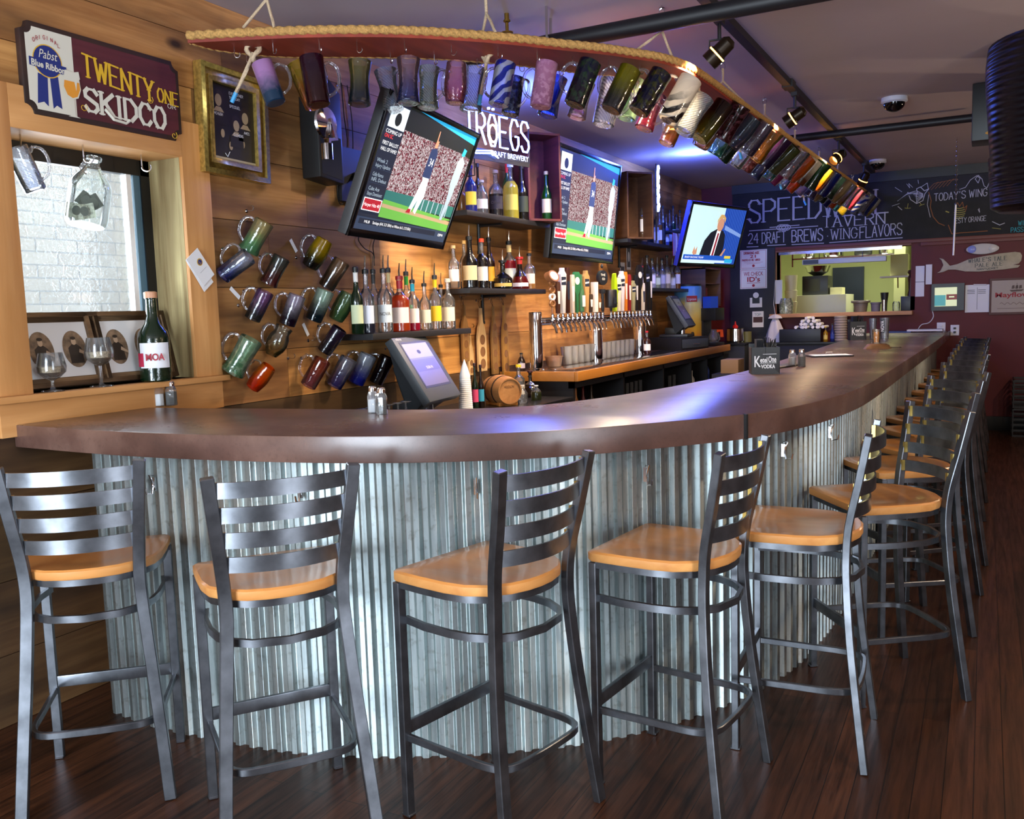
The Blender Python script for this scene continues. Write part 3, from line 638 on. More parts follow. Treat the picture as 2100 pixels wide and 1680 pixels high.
#         name                 foot       mouth     density pattern third
PAL = {
 'lilac, green and blue frosted': ('#1c4a6e', '#d9a8e0', .85, None, None, '#9bb05a'),
 'yellow-orange': ('#e0701a', '#d8c21a', .55), 'plum-red': ('#5a1420', '#54204a', .6), 'olive and teal': ('#14384a', '#8a8440', .5),
 'pale blue ribbed': ('#a9bccb', '#b8c8d8', .5, 'lines', '#e6eef4'), 'mauve and blue': ('#3050a0', '#b8909c', .35), 'pale green ribbed': ('#a0c09a', '#b8cfae', .5, 'lines', '#e4efe0'),
 'rose pink': ('#c04868', '#e0a0b0', .35), 'frosted sky blue': ('#a0b4d0', '#b8c8e0', .5, 'lines', '#dfe6f2'), 'cobalt and white swirled': ('#1838b0', '#1c40c0', .8, 'swirl', '#e4e8f4'),
 'speckled midnight blue': ('#20305a', '#2c3c70', .6, 'spots', '#8090b0'), 'opaque pink': ('#b878a0', '#d090b8', .9, 'spots', '#e0a8cc'), 'royal blue': ('#1a48b8', '#2458c8', .65),
 'blue-rimmed marbled': ('#301838', '#20305c', .7, 'spots', '#4a7050'), 'pale violet': ('#b078a8', '#d8a8c8', .4, 'swirl', '#f0dcec'), 'yellow and smoke grey': ('#4c4a4c', '#b0a820', .75),
 'white ribbed': ('#e8e6ec', '#f2f2f6', .7, 'lines', '#b8b8c8'), 'pale mint': ('#a8c8a8', '#c0d8bc', .6), 'navy and olive': ('#282050', '#20305c', .65, 'spots', '#707030'),
 'raspberry': ('#b83050', '#d08098', .45), 'black and white marbled': ('#141418', '#e8e4dc', .9, 'swirl', '#e0dcd4'), 'silver grey ribbed': ('#8c98a4', '#a8b4c0', .55, 'lines', '#dce4ea'),
 'amber': ('#c87818', '#b8a028', .55), 'dark brown and olive': ('#8a8420', '#2c1418', .7), 'clear and gold': ('#c0881c', '#d8dce0', .3), 'teal-footed clear': ('#2c9088', '#c8d8d8', .35),
 'moss green': ('#4c6030', '#707c48', .6), 'blue-grey': ('#243c68', '#586c80', .55), 'smoky violet': ('#4c4468', '#8c84a0', .45), 'garnet speckled': ('#5c1c28', '#3c1820', .65, 'spots', '#a06070'),
 'honey': ('#b07c28', '#c8a050', .5), 'bottle green': ('#1c4834', '#305c40', .6), 'violet and navy': ('#201c50', '#583068', .65), 'white and yellow': ('#e0c830', '#ecece4', .7),
 'orange': ('#e06818', '#e88c30', .65), 'magenta': ('#b83888', '#c860a0', .6), 'cream and brown': ('#5c3018', '#e4dcc8', .85), 'mint and forest': ('#204c38', '#a8d8b8', .75),
 'sapphire': ('#14288c', '#2c4cb8', .6), 'clear': ('#c8d4dc', '#dce4ea', .15), 'lavender': ('#9c8cc0', '#b8b0d8', .55), 'white and blue streaked': ('#e4e8f0', '#e4e8f0', .8, 'swirl', '#2848b8'),
 'sand': ('#c8a878', '#dcc8a0', .7), 'turquoise': ('#3ca0b0', '#60c0c8', .55), 'crimson streaked': ('#e8e0e0', '#e8e0e0', .8, 'swirl', '#a82430'), 'lime': ('#8ca028', '#a8b840', .6),
}
def pal(nm):
    v = PAL[nm]; c1, c2, d = v[:3]; pt = v[3] if len(v) > 3 else None; c3 = v[4] if len(v) > 4 else None
    if len(v) > 5: c2 = v[1]
    return glass('glass '+nm, c1, c2, d, pat=pt, c3=c3)
F = [((537, 130), (566, 212), 'lilac, green and blue frosted', 'straight', 560), ((638, 118), (654, 216), 'plum-red', 'straight', 645), ((738, 127), (737, 215), 'olive and teal', 'flared', 738), ((838, 122), (837, 212), 'mauve and blue', 'flared', 838),
     ((936, 130), (933, 212), 'rose pink', 'barrel', 935), ((1037, 130), (1022, 216), 'cobalt and white swirled', 'straight', 1030), ((1122, 130), (1108, 220), 'opaque pink', 'straight', 1115), ((1211, 128), (1178, 216), 'blue-rimmed marbled', 'straight', 1197),
     ((1293, 142), (1252, 226), 'yellow and smoke grey', 'straight', 1268), ((1357, 150), (1308, 230), 'navy and olive', 'straight', 1330), ((1417, 163), (1369, 247), 'black and white marbled', 'straight', 1382), ((1443, 200), (1400, 272), 'silver grey ribbed', 'flared', 1430), ((1486, 215), (1432, 285), 'dark brown and olive', 'straight', 1472)]
B = [((610, 132), (648, 218), 'yellow-orange', 'straight', 628), ((790, 145), (806, 228), 'pale blue ribbed', 'flared', 800), ((880, 140), (878, 222), 'pale green ribbed', 'flared', 883), ((975, 142), (965, 228), 'frosted sky blue', 'flared', 965),
     ((1057, 160), (1046, 236), 'speckled midnight blue', 'straight', 1047), ((1143, 160), (1122, 238), 'royal blue', 'flared', 1130), ((1201, 170), (1182, 242), 'pale violet', 'flared', 1190), ((1256, 165), (1237, 257), 'white ribbed', 'straight', 1245), ((1305, 165), (1283, 244), 'pale mint', 'straight', 1285),
     ((1347, 195), (1320, 265), 'raspberry', 'flared', 1335), ((1395, 230), (1366, 296), 'amber', 'straight', 1376)]
ROWS = {'front': [], 'back': []}
def proj(P): v = Vector(P)-CAM; z = v.dot(FW); return 1050+FPX*v.dot(RT)/z, 840-FPX*v.dot(UP)/z
def hook_at(path, other, px):
    a = min(range(len(path)), key=lambda i: abs(proj(path[i])[0]-px)); P = path[a]
    Q = min(other, key=lambda q: (q-P).length); return P + (Q-P).normalized()*min(.07, (Q-P).length*.3)
hkm = MB().tube([(0, 0, 0), (0, 0, -.03)]+[(.012-.012*math.cos(a), 0, -.033-.013*math.sin(a)) for a in [i*PI/6 for i in range(8)]], .0022, 6).build('cup_hook', M_steel); HK = hkm.data; bpy.data.objects.remove(hkm)
def add_hook(P, ang=0):
    o = bpy.data.objects.new('cup_hook', HK); COL.objects.link(o); o.parent = board; o.location = Vector(P)-board.location; o.rotation_euler = (0, 0, ang)
for rn, lst, pa, ot in (('front', F, OC, IC), ('back', B, IC, OC)):
    for T, Bt, nm, kd, hx in lst:
        K = hook_at(pa, ot, hx); add_hook(K, random.uniform(-.8, .8)); d = depth(K)
        d += .02 if rn == 'front' else .06
        T3, B3 = atd(*T, d), atd(*Bt, d); 
        ROWS[rn].append((B3, T3-B3, (K-Vector((0, 0, .04))-(T3*.8+B3*.2)) + (FW*.04), kd, nm, (T3-B3).length))
# farther mugs: the two rows carry on along the straight run of the board
fn = ['garnet speckled', 'blue-grey', 'smoky violet', 'honey', 'violet and navy', 'moss green', 'clear', 'orange', 'cream and brown', 'bottle green', 'amber', 'sapphire', 'mint and forest', 'sand', 'clear and gold', 'silver grey ribbed', 'raspberry', 'cobalt and white swirled', 'clear', 'white and yellow', 'royal blue', 'lavender', 'honey', 'white and blue streaked', 'crimson streaked', 'clear', 'lime', 'magenta', 'sapphire', 'sand']
bn = ['clear and gold', 'teal-footed clear', 'bottle green', 'clear', 'garnet speckled', 'blue-grey', 'teal-footed clear', 'magenta', 'clear', 'orange', 'lavender', 'smoky violet', 'sand', 'bottle green', 'sapphire', 'orange', 'turquoise', 'white and yellow', 'clear', 'royal blue', 'sand', 'turquoise', 'crimson streaked', 'honey', 'moss green', 'sapphire', 'raspberry', 'lime', 'white ribbed']
kinds = ['straight', 'straight', 'flared', 'straight', 'barrel', 'foot']
for rn, nms, pa, ot, y0 in (('front', fn, OC, IC, hook_at(OC, IC, 1490).y+.12), ('back', bn, IC, OC, hook_at(IC, OC, 1400).y+.1)):
    nms = nms[:20]; y1 = YB-.45; k = len(nms)
    for i, nm in enumerate(nms):
        yy = y0+(y1-y0)*i/(k-1); P = min(pa, key=lambda q: abs(q.y-yy)).copy(); P.y = yy
        Q = min(ot, key=lambda q: (q-P).length); K = P+(Q-P).normalized()*min(.07, (Q-P).length*.3); K.z = ZB; add_hook(K, random.uniform(-.8, .8))
        t = R(random.uniform(34, 50)); ax = Vector((math.sin(t), random.uniform(-.12, .12), math.cos(t))); h = Vector((-math.cos(t), random.uniform(-.3, .3), math.sin(t)))
        L = random.uniform(.215, .24); cen = K-Vector((0, 0, .045))-h.normalized()*.075*L/.2 - ax*.02
        ROWS[rn].append((cen-ax*L*.5, ax, h, kinds[(i*5+len(rn)) % 6], nm, L))
def short(n): return n.replace(' frosted', '').replace(' speckled', '').replace(' marbled', '').replace(' ribbed', '').replace('lilac, green and blue', 'lilac-green').replace(' and ', '-').replace(' streaked', '').replace(' swirled', '')
seen = set()
for rn, lst in ROWS.items():
    for i, (b, ax, h, kd, nm, L) in enumerate(lst):
        a = short(lst[i-1][4]) if i else 'board end'; c = short(lst[i+1][4]) if i < len(lst)-1 else 'far end'
        lb = f"{nm} mug hanging in the {rn} row between {a} and {c}"
        if lb in seen: print('DUPLABEL', lb)
        seen.add(lb)
        place_mug(b, ax, h, kd, pal(nm), lb, 'glass mugs hanging from the long board', L)
# empty hooks near the board's start
for px, py in ((480, 96), (505, 108)): add_hook(onz(px, py, ZB), .5)
# ================================================================== MUGS ON THE BOARD WALL
PAL.update({'mint-footed cream': ('#8fd09a', '#dccf9a', .7), 'blue-footed clear': ('#2848a8', '#c8d0dc', .3), 'grey mug with red foot': ('#7c2430', '#6c7468', .4), 'purple and smoke': ('#1c3438', '#a070b0', .4),
 'white and aubergine': ('#2c1034', '#e0d8e4', .7), 'white and petrol': ('#0c3444', '#d8ecdc', .75), 'leaf green bubbled': ('#5c9858', '#78a870', .5), 'yellow and black': ('#1c1c18', '#e0c010', .8), 'brown flecked': ('#503018', '#b89870', .35),
 'clear round': ('#c8b868', '#e0dcc8', .12), 'black amethyst': ('#140c18', '#281830', .9), 'sea green pebbled': ('#6cb07c', '#a4cca8', .55, 'spots', '#c4e0c4'), 'bright orange': ('#f04c10', '#f08418', .75),
 'rust and pink': ('#a05068', '#b04828', .5), 'clear with cobalt foot': ('#1c2ca8', '#b8bcd0', .45), 'white over electric blue': ('#1c30d0', '#d8e0ec', .8), 'dark plum': ('#280c18', '#341420', .6)})
WM = [((543, 455), (509, 515), 'mint-footed cream', 'foot', (-1, .3)), ((510, 525), (456, 566), 'blue-footed clear', 'straight', (-.7, 1)), ((578, 528), (550, 582), 'grey mug with red foot', 'foot', (-1, .4)), ((545, 598), (517, 655), 'purple and smoke', 'straight', (-1, .4)),
      ((610, 606), (588, 666), 'white and aubergine', 'straight', (-1, .4)), ((668, 596), (642, 657), 'white and petrol', 'straight', (-1, .4)), ((715, 602), (688, 656), 'leaf green bubbled', 'barrel', (-1, .5)), ((667, 492), (634, 548), 'yellow and black', 'barrel', (-1, .5)),
      ((702, 535), (668, 590), 'brown flecked', 'straight', (-1, .5)), ((583, 672), (556, 728), 'clear round', 'round', (-.6, 1)), ((697, 674), (664, 722), 'black amethyst', 'straight', (-1, .6)), ((516, 696), (477, 764), 'sea green pebbled', 'foot', (-.8, .7)),
      ((552, 752), (517, 796), 'bright orange', 'barrel', (-.5, 1)), ((662, 738), (631, 792), 'rust and pink', 'straight', (-.8, .7)), ((716, 736), (684, 792), 'clear with cobalt foot', 'straight', (-.8, .7)), ((756, 728), (729, 786), 'white over electric blue', 'straight', (-.7, .7)), ((795, 732), (770, 785), 'dark plum', 'straight', (-.7, .7))]
whk = MB().tube([(0, 0, 0), (0, -.035, 0)]+[(0, -.038-.012*math.sin(a), .012-.012*math.cos(a)) for a in [i*PI/6 for i in range(8)]], .0025, 6).lathe([(.009, 0), (.009, .003), (.003, .004)], 10, 0, Matrix.Rotation(R(90), 4, 'X')).build('wall_hook', M_steel); WH = whk.data; bpy.data.objects.remove(whk)
def wall_hook(p):
    o = bpy.data.objects.new('wall_hook', WH); COL.objects.link(o); o.parent = wall_left; o.location = p; o.rotation_euler = (0, 0, LW)
for i, (T, Bt, nm, kd, hd) in enumerate(WM):
    d = depth(onx((T[0]+Bt[0])/2, (T[1]+Bt[1])/2, XW+.085)); T3, B3 = atd(*T, d-.02), atd(*Bt, d+.0)
    h = RT*hd[0]+UP*hd[1]-FW*.0
    c = (T3*.8+B3*.2); z = (T3-B3).normalized(); hh = (h-z*h.dot(z)).normalized(); p = c+hh*.085*((T3-B3).length/.2); wall_hook((XW, p.y+.01, p.z))
    lb = nm+' glass mug hung on the pine wall' if 'mug' not in nm else nm+' hung on the pine wall'
    place_mug(B3, T3-B3, h, kd, pal(nm), lb, 'glass mugs hanging on the pine wall', (T3-B3).length)
for k, ((px, py), a, dsc) in enumerate([((602, 504), 55, 'left of the yellow and black mug'), ((482, 601), 40, 'below the blue-footed clear mug'), ((627, 676), 60, 'below the white and aubergine mug')]):
    p = onx(px, py, XW+.006); t = thing('paper_tag', 'small white paper tag on a wall hook, '+dsc, 'tag', p, LW)
    m = MB(); m.cbox((0, 0, 0), (.075, .002, .02), 0, Matrix.Rotation(R(a), 4, 'Y')); m.build('tag_card', M_white, t); wall_hook((XW, p.y+.02, p.z-.06))
for px, py in ((590, 735), (790, 715), (505, 433)): q = onx(px, py, XW); wall_hook(q)
# ================================================================== TELEVISIONS
M_bez = mat('glossy black bezel', '#0a0a0c', .15); M_tvb = mat('tv back', '#2a2a2c', .4)
def em(name, col, s=1.): return mat('glow '+name, col, .6, emit=s)
def noisem(name, stops, scale=60, s=1., tcn='Object', stretch=(1, 1, 1)):
    if name in _mc: return _mc[name]
    m = newmat(name); g = N(m); tc = g('ShaderNodeTexCoord'); mp = g('ShaderNodeMapping', {'Vector': tc.outputs[tcn], 'Scale': stretch})
    vo = g('ShaderNodeTexVoronoi', {'Vector': mp.outputs[0], 'Scale': scale})
    c = g.ramp(g('ShaderNodeSeparateColor', {0: vo.outputs['Color']}).outputs[0], stops)
    e = g('ShaderNodeEmission', {0: c, 1: s}); g.out(e.outputs[0]); _mc[name] = m; return m
def television(label, cen, yaw, pitch, W, H, draw, mount=True, boxmat=None):
    t = thing('television', label, 'television', cen, LW+R(yaw), R(pitch), group='televisions above the bar')
    m = MB(); m.box(-W/2, W/2, 0, .05, -H/2, H/2); m.box(-W*.35, W*.35, .05, .085, -H*.35, H*.3); m.build('housing', boxmat or M_tvb, t, bevel=.006)
    m = MB(); b = .03
    for x0, x1, z0, z1 in ((-W/2, W/2, H/2-b, H/2), (-W/2, W/2, -H/2, -H/2+b*1.3), (-W/2, -W/2+b, -H/2, H/2), (W/2-b, W/2, -H/2, H/2)): m.box(x0, x1, -.012, .002, z0, z1)
    m.build('bezel', M_bez, t, bevel=.003)
    m = MB(); x0, x1, z0, z1 = -W/2+b, W/2-b, -H/2+b*1.3, H/2-b
    ms = []; reg = {}
    def col(mt):
        if mt.name not in reg: reg[mt.name] = len(ms); ms.append(mt)
        return reg[mt.name]
    lay = [0]
    def P(poly, mt): lay[0] += 1; m.flat([(x0+u*(x1-x0), z0+v*(z1-z0)) for u, v in poly], -.003-lay[0]*.00012, col(mt))
    def rect(u0, u1, v0, v1, mt): P([(u0, v0), (u1, v0), (u1, v1), (u0, v1)], mt)
    def txt(s, u, v, h, wid, mt): lay[0] += 1; text(m, s, x0+u*(x1-x0), z0+v*(z1-z0), h*(z1-z0), -.003-lay[0]*.00012, col(mt), wid=wid*(x1-x0))
    m.box(x0, x1, -.002, .0, z0, z1, col(M_bez)); draw(P, rect, txt); m.build('screen', ms, t, smooth=False)
    return t
e_nv = em('navy', '#1a2233', .8); e_nv2 = em('slate', '#2c3a52', .8); e_w = em('white', '#f0f4f8', .95); e_gr = em('grass', '#5ea042', .9); e_dirt = em('dirt', '#a89070', .9); e_bl = em('sky blue', '#2aa4d8', .9); e_red = em('red', '#a01828', .8)
e_dk = em('night', '#161c18', .8); e_teal = em('teal', '#2c6c68', .7); e_uni = em('uniform navy', '#24345c', .8); e_unw = em('uniform white', '#d8e4ea', .95); e_ug = em('uniform grey', '#9cb0c0', .8); e_skin = em('skin', '#c89070', .8)
crowd = noisem('crowd', [(.0, '#3c1820'), (.25, '#8c3040'), (.45, '#d8c8cc'), (.6, '#6c3038'), (.8, '#e8e0e0'), (1, '#5c1c28')], 140)
def game(side, cap):
    def d(P, rect, txt):
        rect(0, 1, 0, 1, e_nv); x = .2
        rect(x, 1, .2, 1, e_dk); rect(x, 1, .33, .82, crowd); P([(x, .82), (.6, .86), (1, .80), (1, 1), (x, 1)], e_dk)
        P([(x+.1, 1), (1, .93), (1, 1)], e_bl); rect(x, 1, .24, .34, e_teal)
        for k in range(7): rect(.55+k*.06, .56+k*.06, .22, .34, e_ug)
        P([(x, .14), (1, .14), (1, .2), (x, .26)], e_dirt); P([(x, .12), (1, .1), (1, .165), (x, .2)], e_gr); P([(x, .23), (.9, .2), (1, .21), (1, .22), (x, .265)], e_gr)
        # batter, arms high
        P([(.52, .52), (.55, .38), (.53, .22), (.56, .2), (.6, .36), (.59, .52)], e_unw); P([(.47, .22), (.5, .2), (.56, .38), (.57, .5), (.53, .5)], e_unw)
        P([(.51, .52), (.6, .52), (.6, .74), (.58, .78), (.52, .76)], e_uni); P([(.545, .78), (.575, .78), (.58, .84), (.55, .84)], e_skin)
        P([(.55, .8), (.565, .8), (.56, .92), (.55, .92)], e_skin); txt('31' if False else '34', .535, .62, .07, .045, e_w); P([(.45, .2), (.5, .2), (.5, .235), (.47, .235)], e_red)
        # second player
        P([(.86, .2), (.89, .2), (.92, .4), (.93, .55), (.86, .52), (.87, .38)], e_ug); P([(.85, .52), (.94, .54), (.95, .75), (.9, .8), (.86, .74)], e_ug); P([(.88, .8), (.92, .8), (.93, .86), (.89, .87)], e_bl)
        if side:
            rect(.03, .19, .8, .97, e_unw); P(disc(.11, .87, .03, .05), e_dk)
            txt('COMING UP', .03, .755, .03, .15, e_w); txt('ON SC', .03, .72, .03, .08, em('red text', '#ff4040', .9)); txt('FIRST BALLOT', .03, .665, .03, .15, e_w); txt('HALL OF FAME?', .03, .62, .03, .15, e_w)
            for a, b, v in (('Week 2', 'Injury Update', .53), ('Colby Rasmus', 'NFL Debut', .42), ('Cubs Ace', 'Stays Dominant', .31)):
                txt(a, .03, v, .03, .1, e_ug); txt(b, .03, v-.04, .03, .14, e_ug); rect(.02, .2, v-.055, v-.052, e_nv2)
        rect(.02, .19, .15, .25, e_w); rect(.026, .184, .157, .243, e_red); txt('Harper Hits 40', .03, .185, .028, .145, e_w)
        rect(0, 1, 0, .1, e_nv2); rect(.03, .86, .045, .088, e_nv); txt('MLB', .08, .055, .022, .05, e_w); txt(cap, .16, .055, .024, .4, e_w); txt('ESPN', .9, .05, .025, .06, e_w)
    return d
television('wide flat television tilted down on the pine wall, showing baseball, nearest of three', (-2.64, 4.05, 2.205), 9, 22.5, 1.15, .69, game(True, 'Santiago (8-8, 3.21 ERA) vs Wilson (6-5, 3.73 ERA)'))
television('flat television behind the wine-red crate, showing the same baseball game', (-3.0, 7.17, 2.35), .8, 7, 1.4, .88, game(True, 'Santiago (8-8, 3.21 ERA) vs Wilson (6-5, 3.73 ERA)'))
curt = newmat('blue curtain screen'); g = N(curt); tc = g('ShaderNodeTexCoord'); wv = g('ShaderNodeTexWave', {'Vector': tc.outputs['Object'], 'Scale': 9., 'Distortion': 1.2}); g.out(g('ShaderNodeEmission', {0: g.ramp(wv.outputs[0], [(.2, '#1c3ca0'), (.8, '#3c68d0')]), 1: .85}).outputs[0])
def talk(P, rect, txt):
    rect(0, 1, 0, 1, em('pale studio', '#bcdcd8', .95)); P([(.62, 0), (1, 0), (1, 1), (.6, 1)], curt); P([(.66, .62), (1, .5), (1, .56), (.66, .7)], em('pale blue', '#7c9cd8', .8))
    P([(.3, .1), (.34, .4), (.42, .55), (.52, .62), (.64, .6), (.7, .52), (.72, .3), (.7, .1)], em('dark suit', '#181c28', .6)); P([(.5, .1), (.53, .6), (.6, .6), (.57, .1)], e_w); P([(.525, .12), (.55, .55), (.58, .55), (.56, .12)], em('tie', '#8c2030', .8))
    P(disc(.57, .7, .06, .12), e_skin); P([(.5, .78), (.5, .72), (.53, .8), (.6, .82), (.64, .74), (.645, .82), (.6, .88), (.54, .88)], em('fair hair', '#c8a060', .8))
    P([(.67, .12), (.75, .28), (.77, .27), (.71, .1)], e_skin); P([(.17, .18), (.19, .3), (.21, .22), (.24, .3), (.25, .16), (.2, .14)], e_skin)
    rect(.03, .93, .06, .145, em('banner blue', '#1c50b0', .9)); txt('BRADY BACKING TRUMP', .06, .085, .035, .33, e_w); rect(.03, .93, .015, .06, em('banner white', '#c8dcec', .9)); rect(.78, .9, .1, .15, em('logo yellow', '#d8c040', .9)); rect(.8, .95, .02, .09, e_bl)
television('flat television at the far end of the pine wall, showing a speaker', (-2.56, 9.55, 2.232), -14.7, 16, 1.17, .66, talk, boxmat=mat('neon-tinted housing', '#3038a0', .4))  # the neon's blue light is put into this housing's colour
# wall plates behind the televisions
for y, z in ((4.25, 2.3), (6.98, 2.3), (9.5, 2.3)):
    m = MB(); m.box(XW, XW+.03, y-.12, y+.12, z-.15, z+.15); xx = -2.74 if y < 5 else -3.03 if y < 8 else -2.7
    m.tube([(XW+.02, y, z), (xx-.02, y-.1 if y < 5 else y, z-.08 if y < 5 else z)], .02, 8); o = m.build('television_bracket', M_black); o.parent = wall_left
# ================================================================== SHELVES AND BOTTLES
def shelf(label, y0, y1, z, yb):
    t = thing('wall_shelf', label, 'shelf', (XW, (y0+y1)/2, z-.035), LW)
    w = (y1-y0)/2; m = MB(); m.box(-w, w, -.27, -.002, 0, .034); m.build('board', mat('black shelf', '#1b1a1c', .5), t, bevel=.002)
    for b in (yb if isinstance(yb, (list, tuple)) else [yb]):
        x = b-(y0+y1)/2; m = MB(); m.tube([(x, -.012, .0), (x, -.012, -.2)], .012, 8); m.tube([(x, -.012, -.012), (x, -.2, -.012)], .01, 8); m.lathe([(.016, 0), (.016, .02)], 8, 0, Matrix.Translation((x, -.012, -.21))); m.build('pipe_bracket', M_black, t)
    return t
SH = [('black shelf above the touch-screen till, holding pourer bottles', 4.03, 5.1, 1.405, 4.62), ('black shelf above the hanging tasting paddles, holding dark liquors', 5.1, 6.25, 1.665, 5.72),
      ('black shelf under the neon brewery sign, topmost on the near wall', 5.1, 6.35, 2.165, 5.7), ('black shelf beside the second neon sign, under the small crate', 8.05, 9.75, 2.15, 8.5), ('black shelf behind the tap handles at the far end', 8.3, 10.0, 1.70, 9.0)]
for s in SH: shelf(*s)
BP = {'round': lambda r, h: [(r*.9, 0), (r, .006), (r, h*.56), (r*.93, h*.62), (r*.6, h*.69), (r*.34, h*.74), (r*.3, h*.8), (r*.3, h*.955), (r*.36, h*.958), (r*.36, h*.985), (r*.28, h*.985)],
      'wine': lambda r, h: [(r*.9, 0), (r, .006), (r, h*.5), (r*.92, h*.57), (r*.5, h*.67), (r*.36, h*.76), (r*.33, h*.95), (r*.38, h*.955), (r*.38, h*.985), (r*.3, h*.985)],
      'squat': lambda r, h: [(r*.85, 0), (r, .01), (r*1.02, h*.22), (r*.96, h*.38), (r*.6, h*.5), (r*.28, h*.58), (r*.25, h*.93), (r*.32, h*.94), (r*.32, h*.985), (r*.2, h*.985)],
      'cone': lambda r, h: [(r*.95, 0), (r, .01), (r*.98, h*.2), (r*.7, h*.42), (r*.36, h*.58), (r*.27, h*.68), (r*.27, h*.95), (r*.33, h*.955), (r*.33, h*.985), (r*.2, h*.985)],
      'jug': lambda r, h: [(r*.93, 0), (r, .012), (r, h*.5), (r*.92, h*.6), (r*.7, h*.72), (r*.38, h*.84), (r*.32, h*.87), (r*.32, h*.97), (r*.36, h*.975), (r*.36, h)]}
gC = glass('bottle clear', '#dfe6ea', dens=.12, gloss=1.2); gG = glass('bottle green', '#1c3a20', dens=.75); gB = glass('bottle brown', '#2c160a', dens=.8); gK = glass('bottle black', '#0a0a0c', dens=.95)
COLS = {'clear': gC, 'green': gG, 'brown': gB, 'black': gK, 'blue': glass('bottle blue', '#2438a0', dens=.8), 'emerald': glass('bottle emerald', '#0c6c20', dens=.7)}
def bottle(y, X, z, h, r, kind='round', glassc='clear', liq=None, fill=.5, label=None, cap='#101010', spout=True, desc='', band=None, nm='liquor_bottle', cat='bottle', group=None, yaw=0, lt=None, xy=None, capm=None):
    loc_ = (X, y, z) if xy is None else (xy[0], xy[1], z)
    dirc = math.atan2(-loc_[1], -loc_[0]) + PI/2          # label faces roughly into the room
    t = thing(nm, desc, cat, loc_, dirc+yaw, group=group)
    pr = BP[kind](r, h); pr2 = []; mats_ = []
    for i in range(len(pr)-1):
        z0, z1 = pr[i][1], pr[i+1][1]; f = fill*h
        if liq and z0 < f < z1:
            k = (f-z0)/(z1-z0); mid = (pr[i][0]*(1-k)+pr[i+1][0]*k, f); pr2 += [pr[i], mid]; mats_ += [1, 0]
        else: pr2.append(pr[i]); mats_.append(1 if liq and z1 <= f+1e-6 else 0)
    pr2.append(pr[-1]); m = MB().lathe(pr2, 20, mats=mats_); ms = [COLS[glassc]]
    if liq: ms.append(glass('liquid '+liq, liq, dens=.9))
    m.build('bottle_glass', ms, t)
    if label:
        rl = (.9 if kind in ('cone', 'squat') else 1)*r+.0006; m = MB(); z0, z1 = (h*.16, h*.45) if kind not in ('squat', 'cone') else (h*.08, h*.2); nn = 12; a0, a1 = -PI/2-1.05, -PI/2+1.05
        if kind in ('squat', 'cone'): rl = r*1.025
        vs = []
        for i in range(nn+1):
            a = a0+(a1-a0)*i/nn; vs += [(rl*math.cos(a), rl*math.sin(a), z0), (rl*math.cos(a), rl*math.sin(a), z1)]
        m.add(vs, [(2*i, 2*i+2, 2*i+3, 2*i+1) for i in range(nn)])
        if lt:
            mk = MB(); text(mk, lt, 0, (z0+z1)/2-.01, .02, -rl-.0015, 0, align='CENTER', wid=r*1.3); m.v += mk.v; k0 = len(m.v)-len(mk.v); m.f += [tuple(i+k0 for i in f) for f in mk.f]; m.m += [1]*len(mk.f)
        m.build('label', [mat('label '+label, label, .6), mat('label ink', '#3a3030', .6)], t)
    if band:
        m = MB().lathe([(pr[-4][0]*1.08, h*.8), (pr[-4][0]*1.12, h*.945), (pr[-4][0]*1.2, h*.95)], 14); m.build('neck_band', mat('band '+band, band, .5), t)
    m = MB().lathe([(r*.42, h*.965), (r*.42, h*1.03), (r*.3, h*1.04)], 14, 0); m.build('cap', mat('cap '+cap, cap, .45), t)
    if spout:
        m = MB().tube([(0, 0, h*1.035), (.0, 0, h*1.035+.03), (.004, -.006, h*1.035+.075)], [.006, .005, .0028], 8); m.build('pourer', M_steel, t)
    return t
def rowb(X, z, lst, group, zone):
    done = []
    for e in lst:
        px, top, w, d, kw = e; P = onx(px, 650 if z < 1.5 else 560 if z < 1.9 else 410, X)
        y = P.y; dp = depth((X, y, z)); q = onx(px, top, X); sp_ = kw.get('spout', True)
        h = (q.z-z-(.075 if sp_ else 0))/1.035; r = w*dp/FPX/2
        bottle(y, X, z, h, r, desc=d, group=group, **kw)
X1 = XW+.19; X0 = XW+.1; G1 = 'bottles on the lower near shelf'
rowb(X1, 1.406, [(733, 548, 27, 'dark green bottle with cream label, first on the lower shelf', dict(kind='wine', glassc='green', label='#c8d0a8', cap='#181818', spout=False, band='#e0dcd8')),
 (753, 525, 32, 'clear bottle half full of blackish spirit, right of the green one', dict(glassc='clear', liq='#20263c', fill=.42, label='#cfd8e8')),
 (790, 524, 32, 'clear vodka bottle with dark vertical lettering', dict(label='#d8e0e4', lt='NOVA')),
 (822, 540, 38, 'orange liqueur bottle with red neck and white label', dict(liq='#c84818', fill=.68, label='#f0e0d8', cap='#a02020', band='#a81c24', kind='round')),
 (848, 548, 27, 'bottle of crimson liquid with turquoise neck', dict(liq='#b00c38', fill=.4, label='#e8e8e4', band='#28a8c0', cap='#181818')),
 (872, 556, 26, 'slim clear bottle with cream label beside the turquoise-necked one', dict(label='#dcd8c0')),
 (894, 540, 26, 'clear bottle with yellow neck and lemon picture', dict(label='#e8c020', band='#e8c018', cap='#202020')),
 (920, 572, 29, 'clear corked bottle with cream label, last on the lower shelf', dict(label='#e0dcc4', cap='#c8c0b0', spout=False))], G1, '')
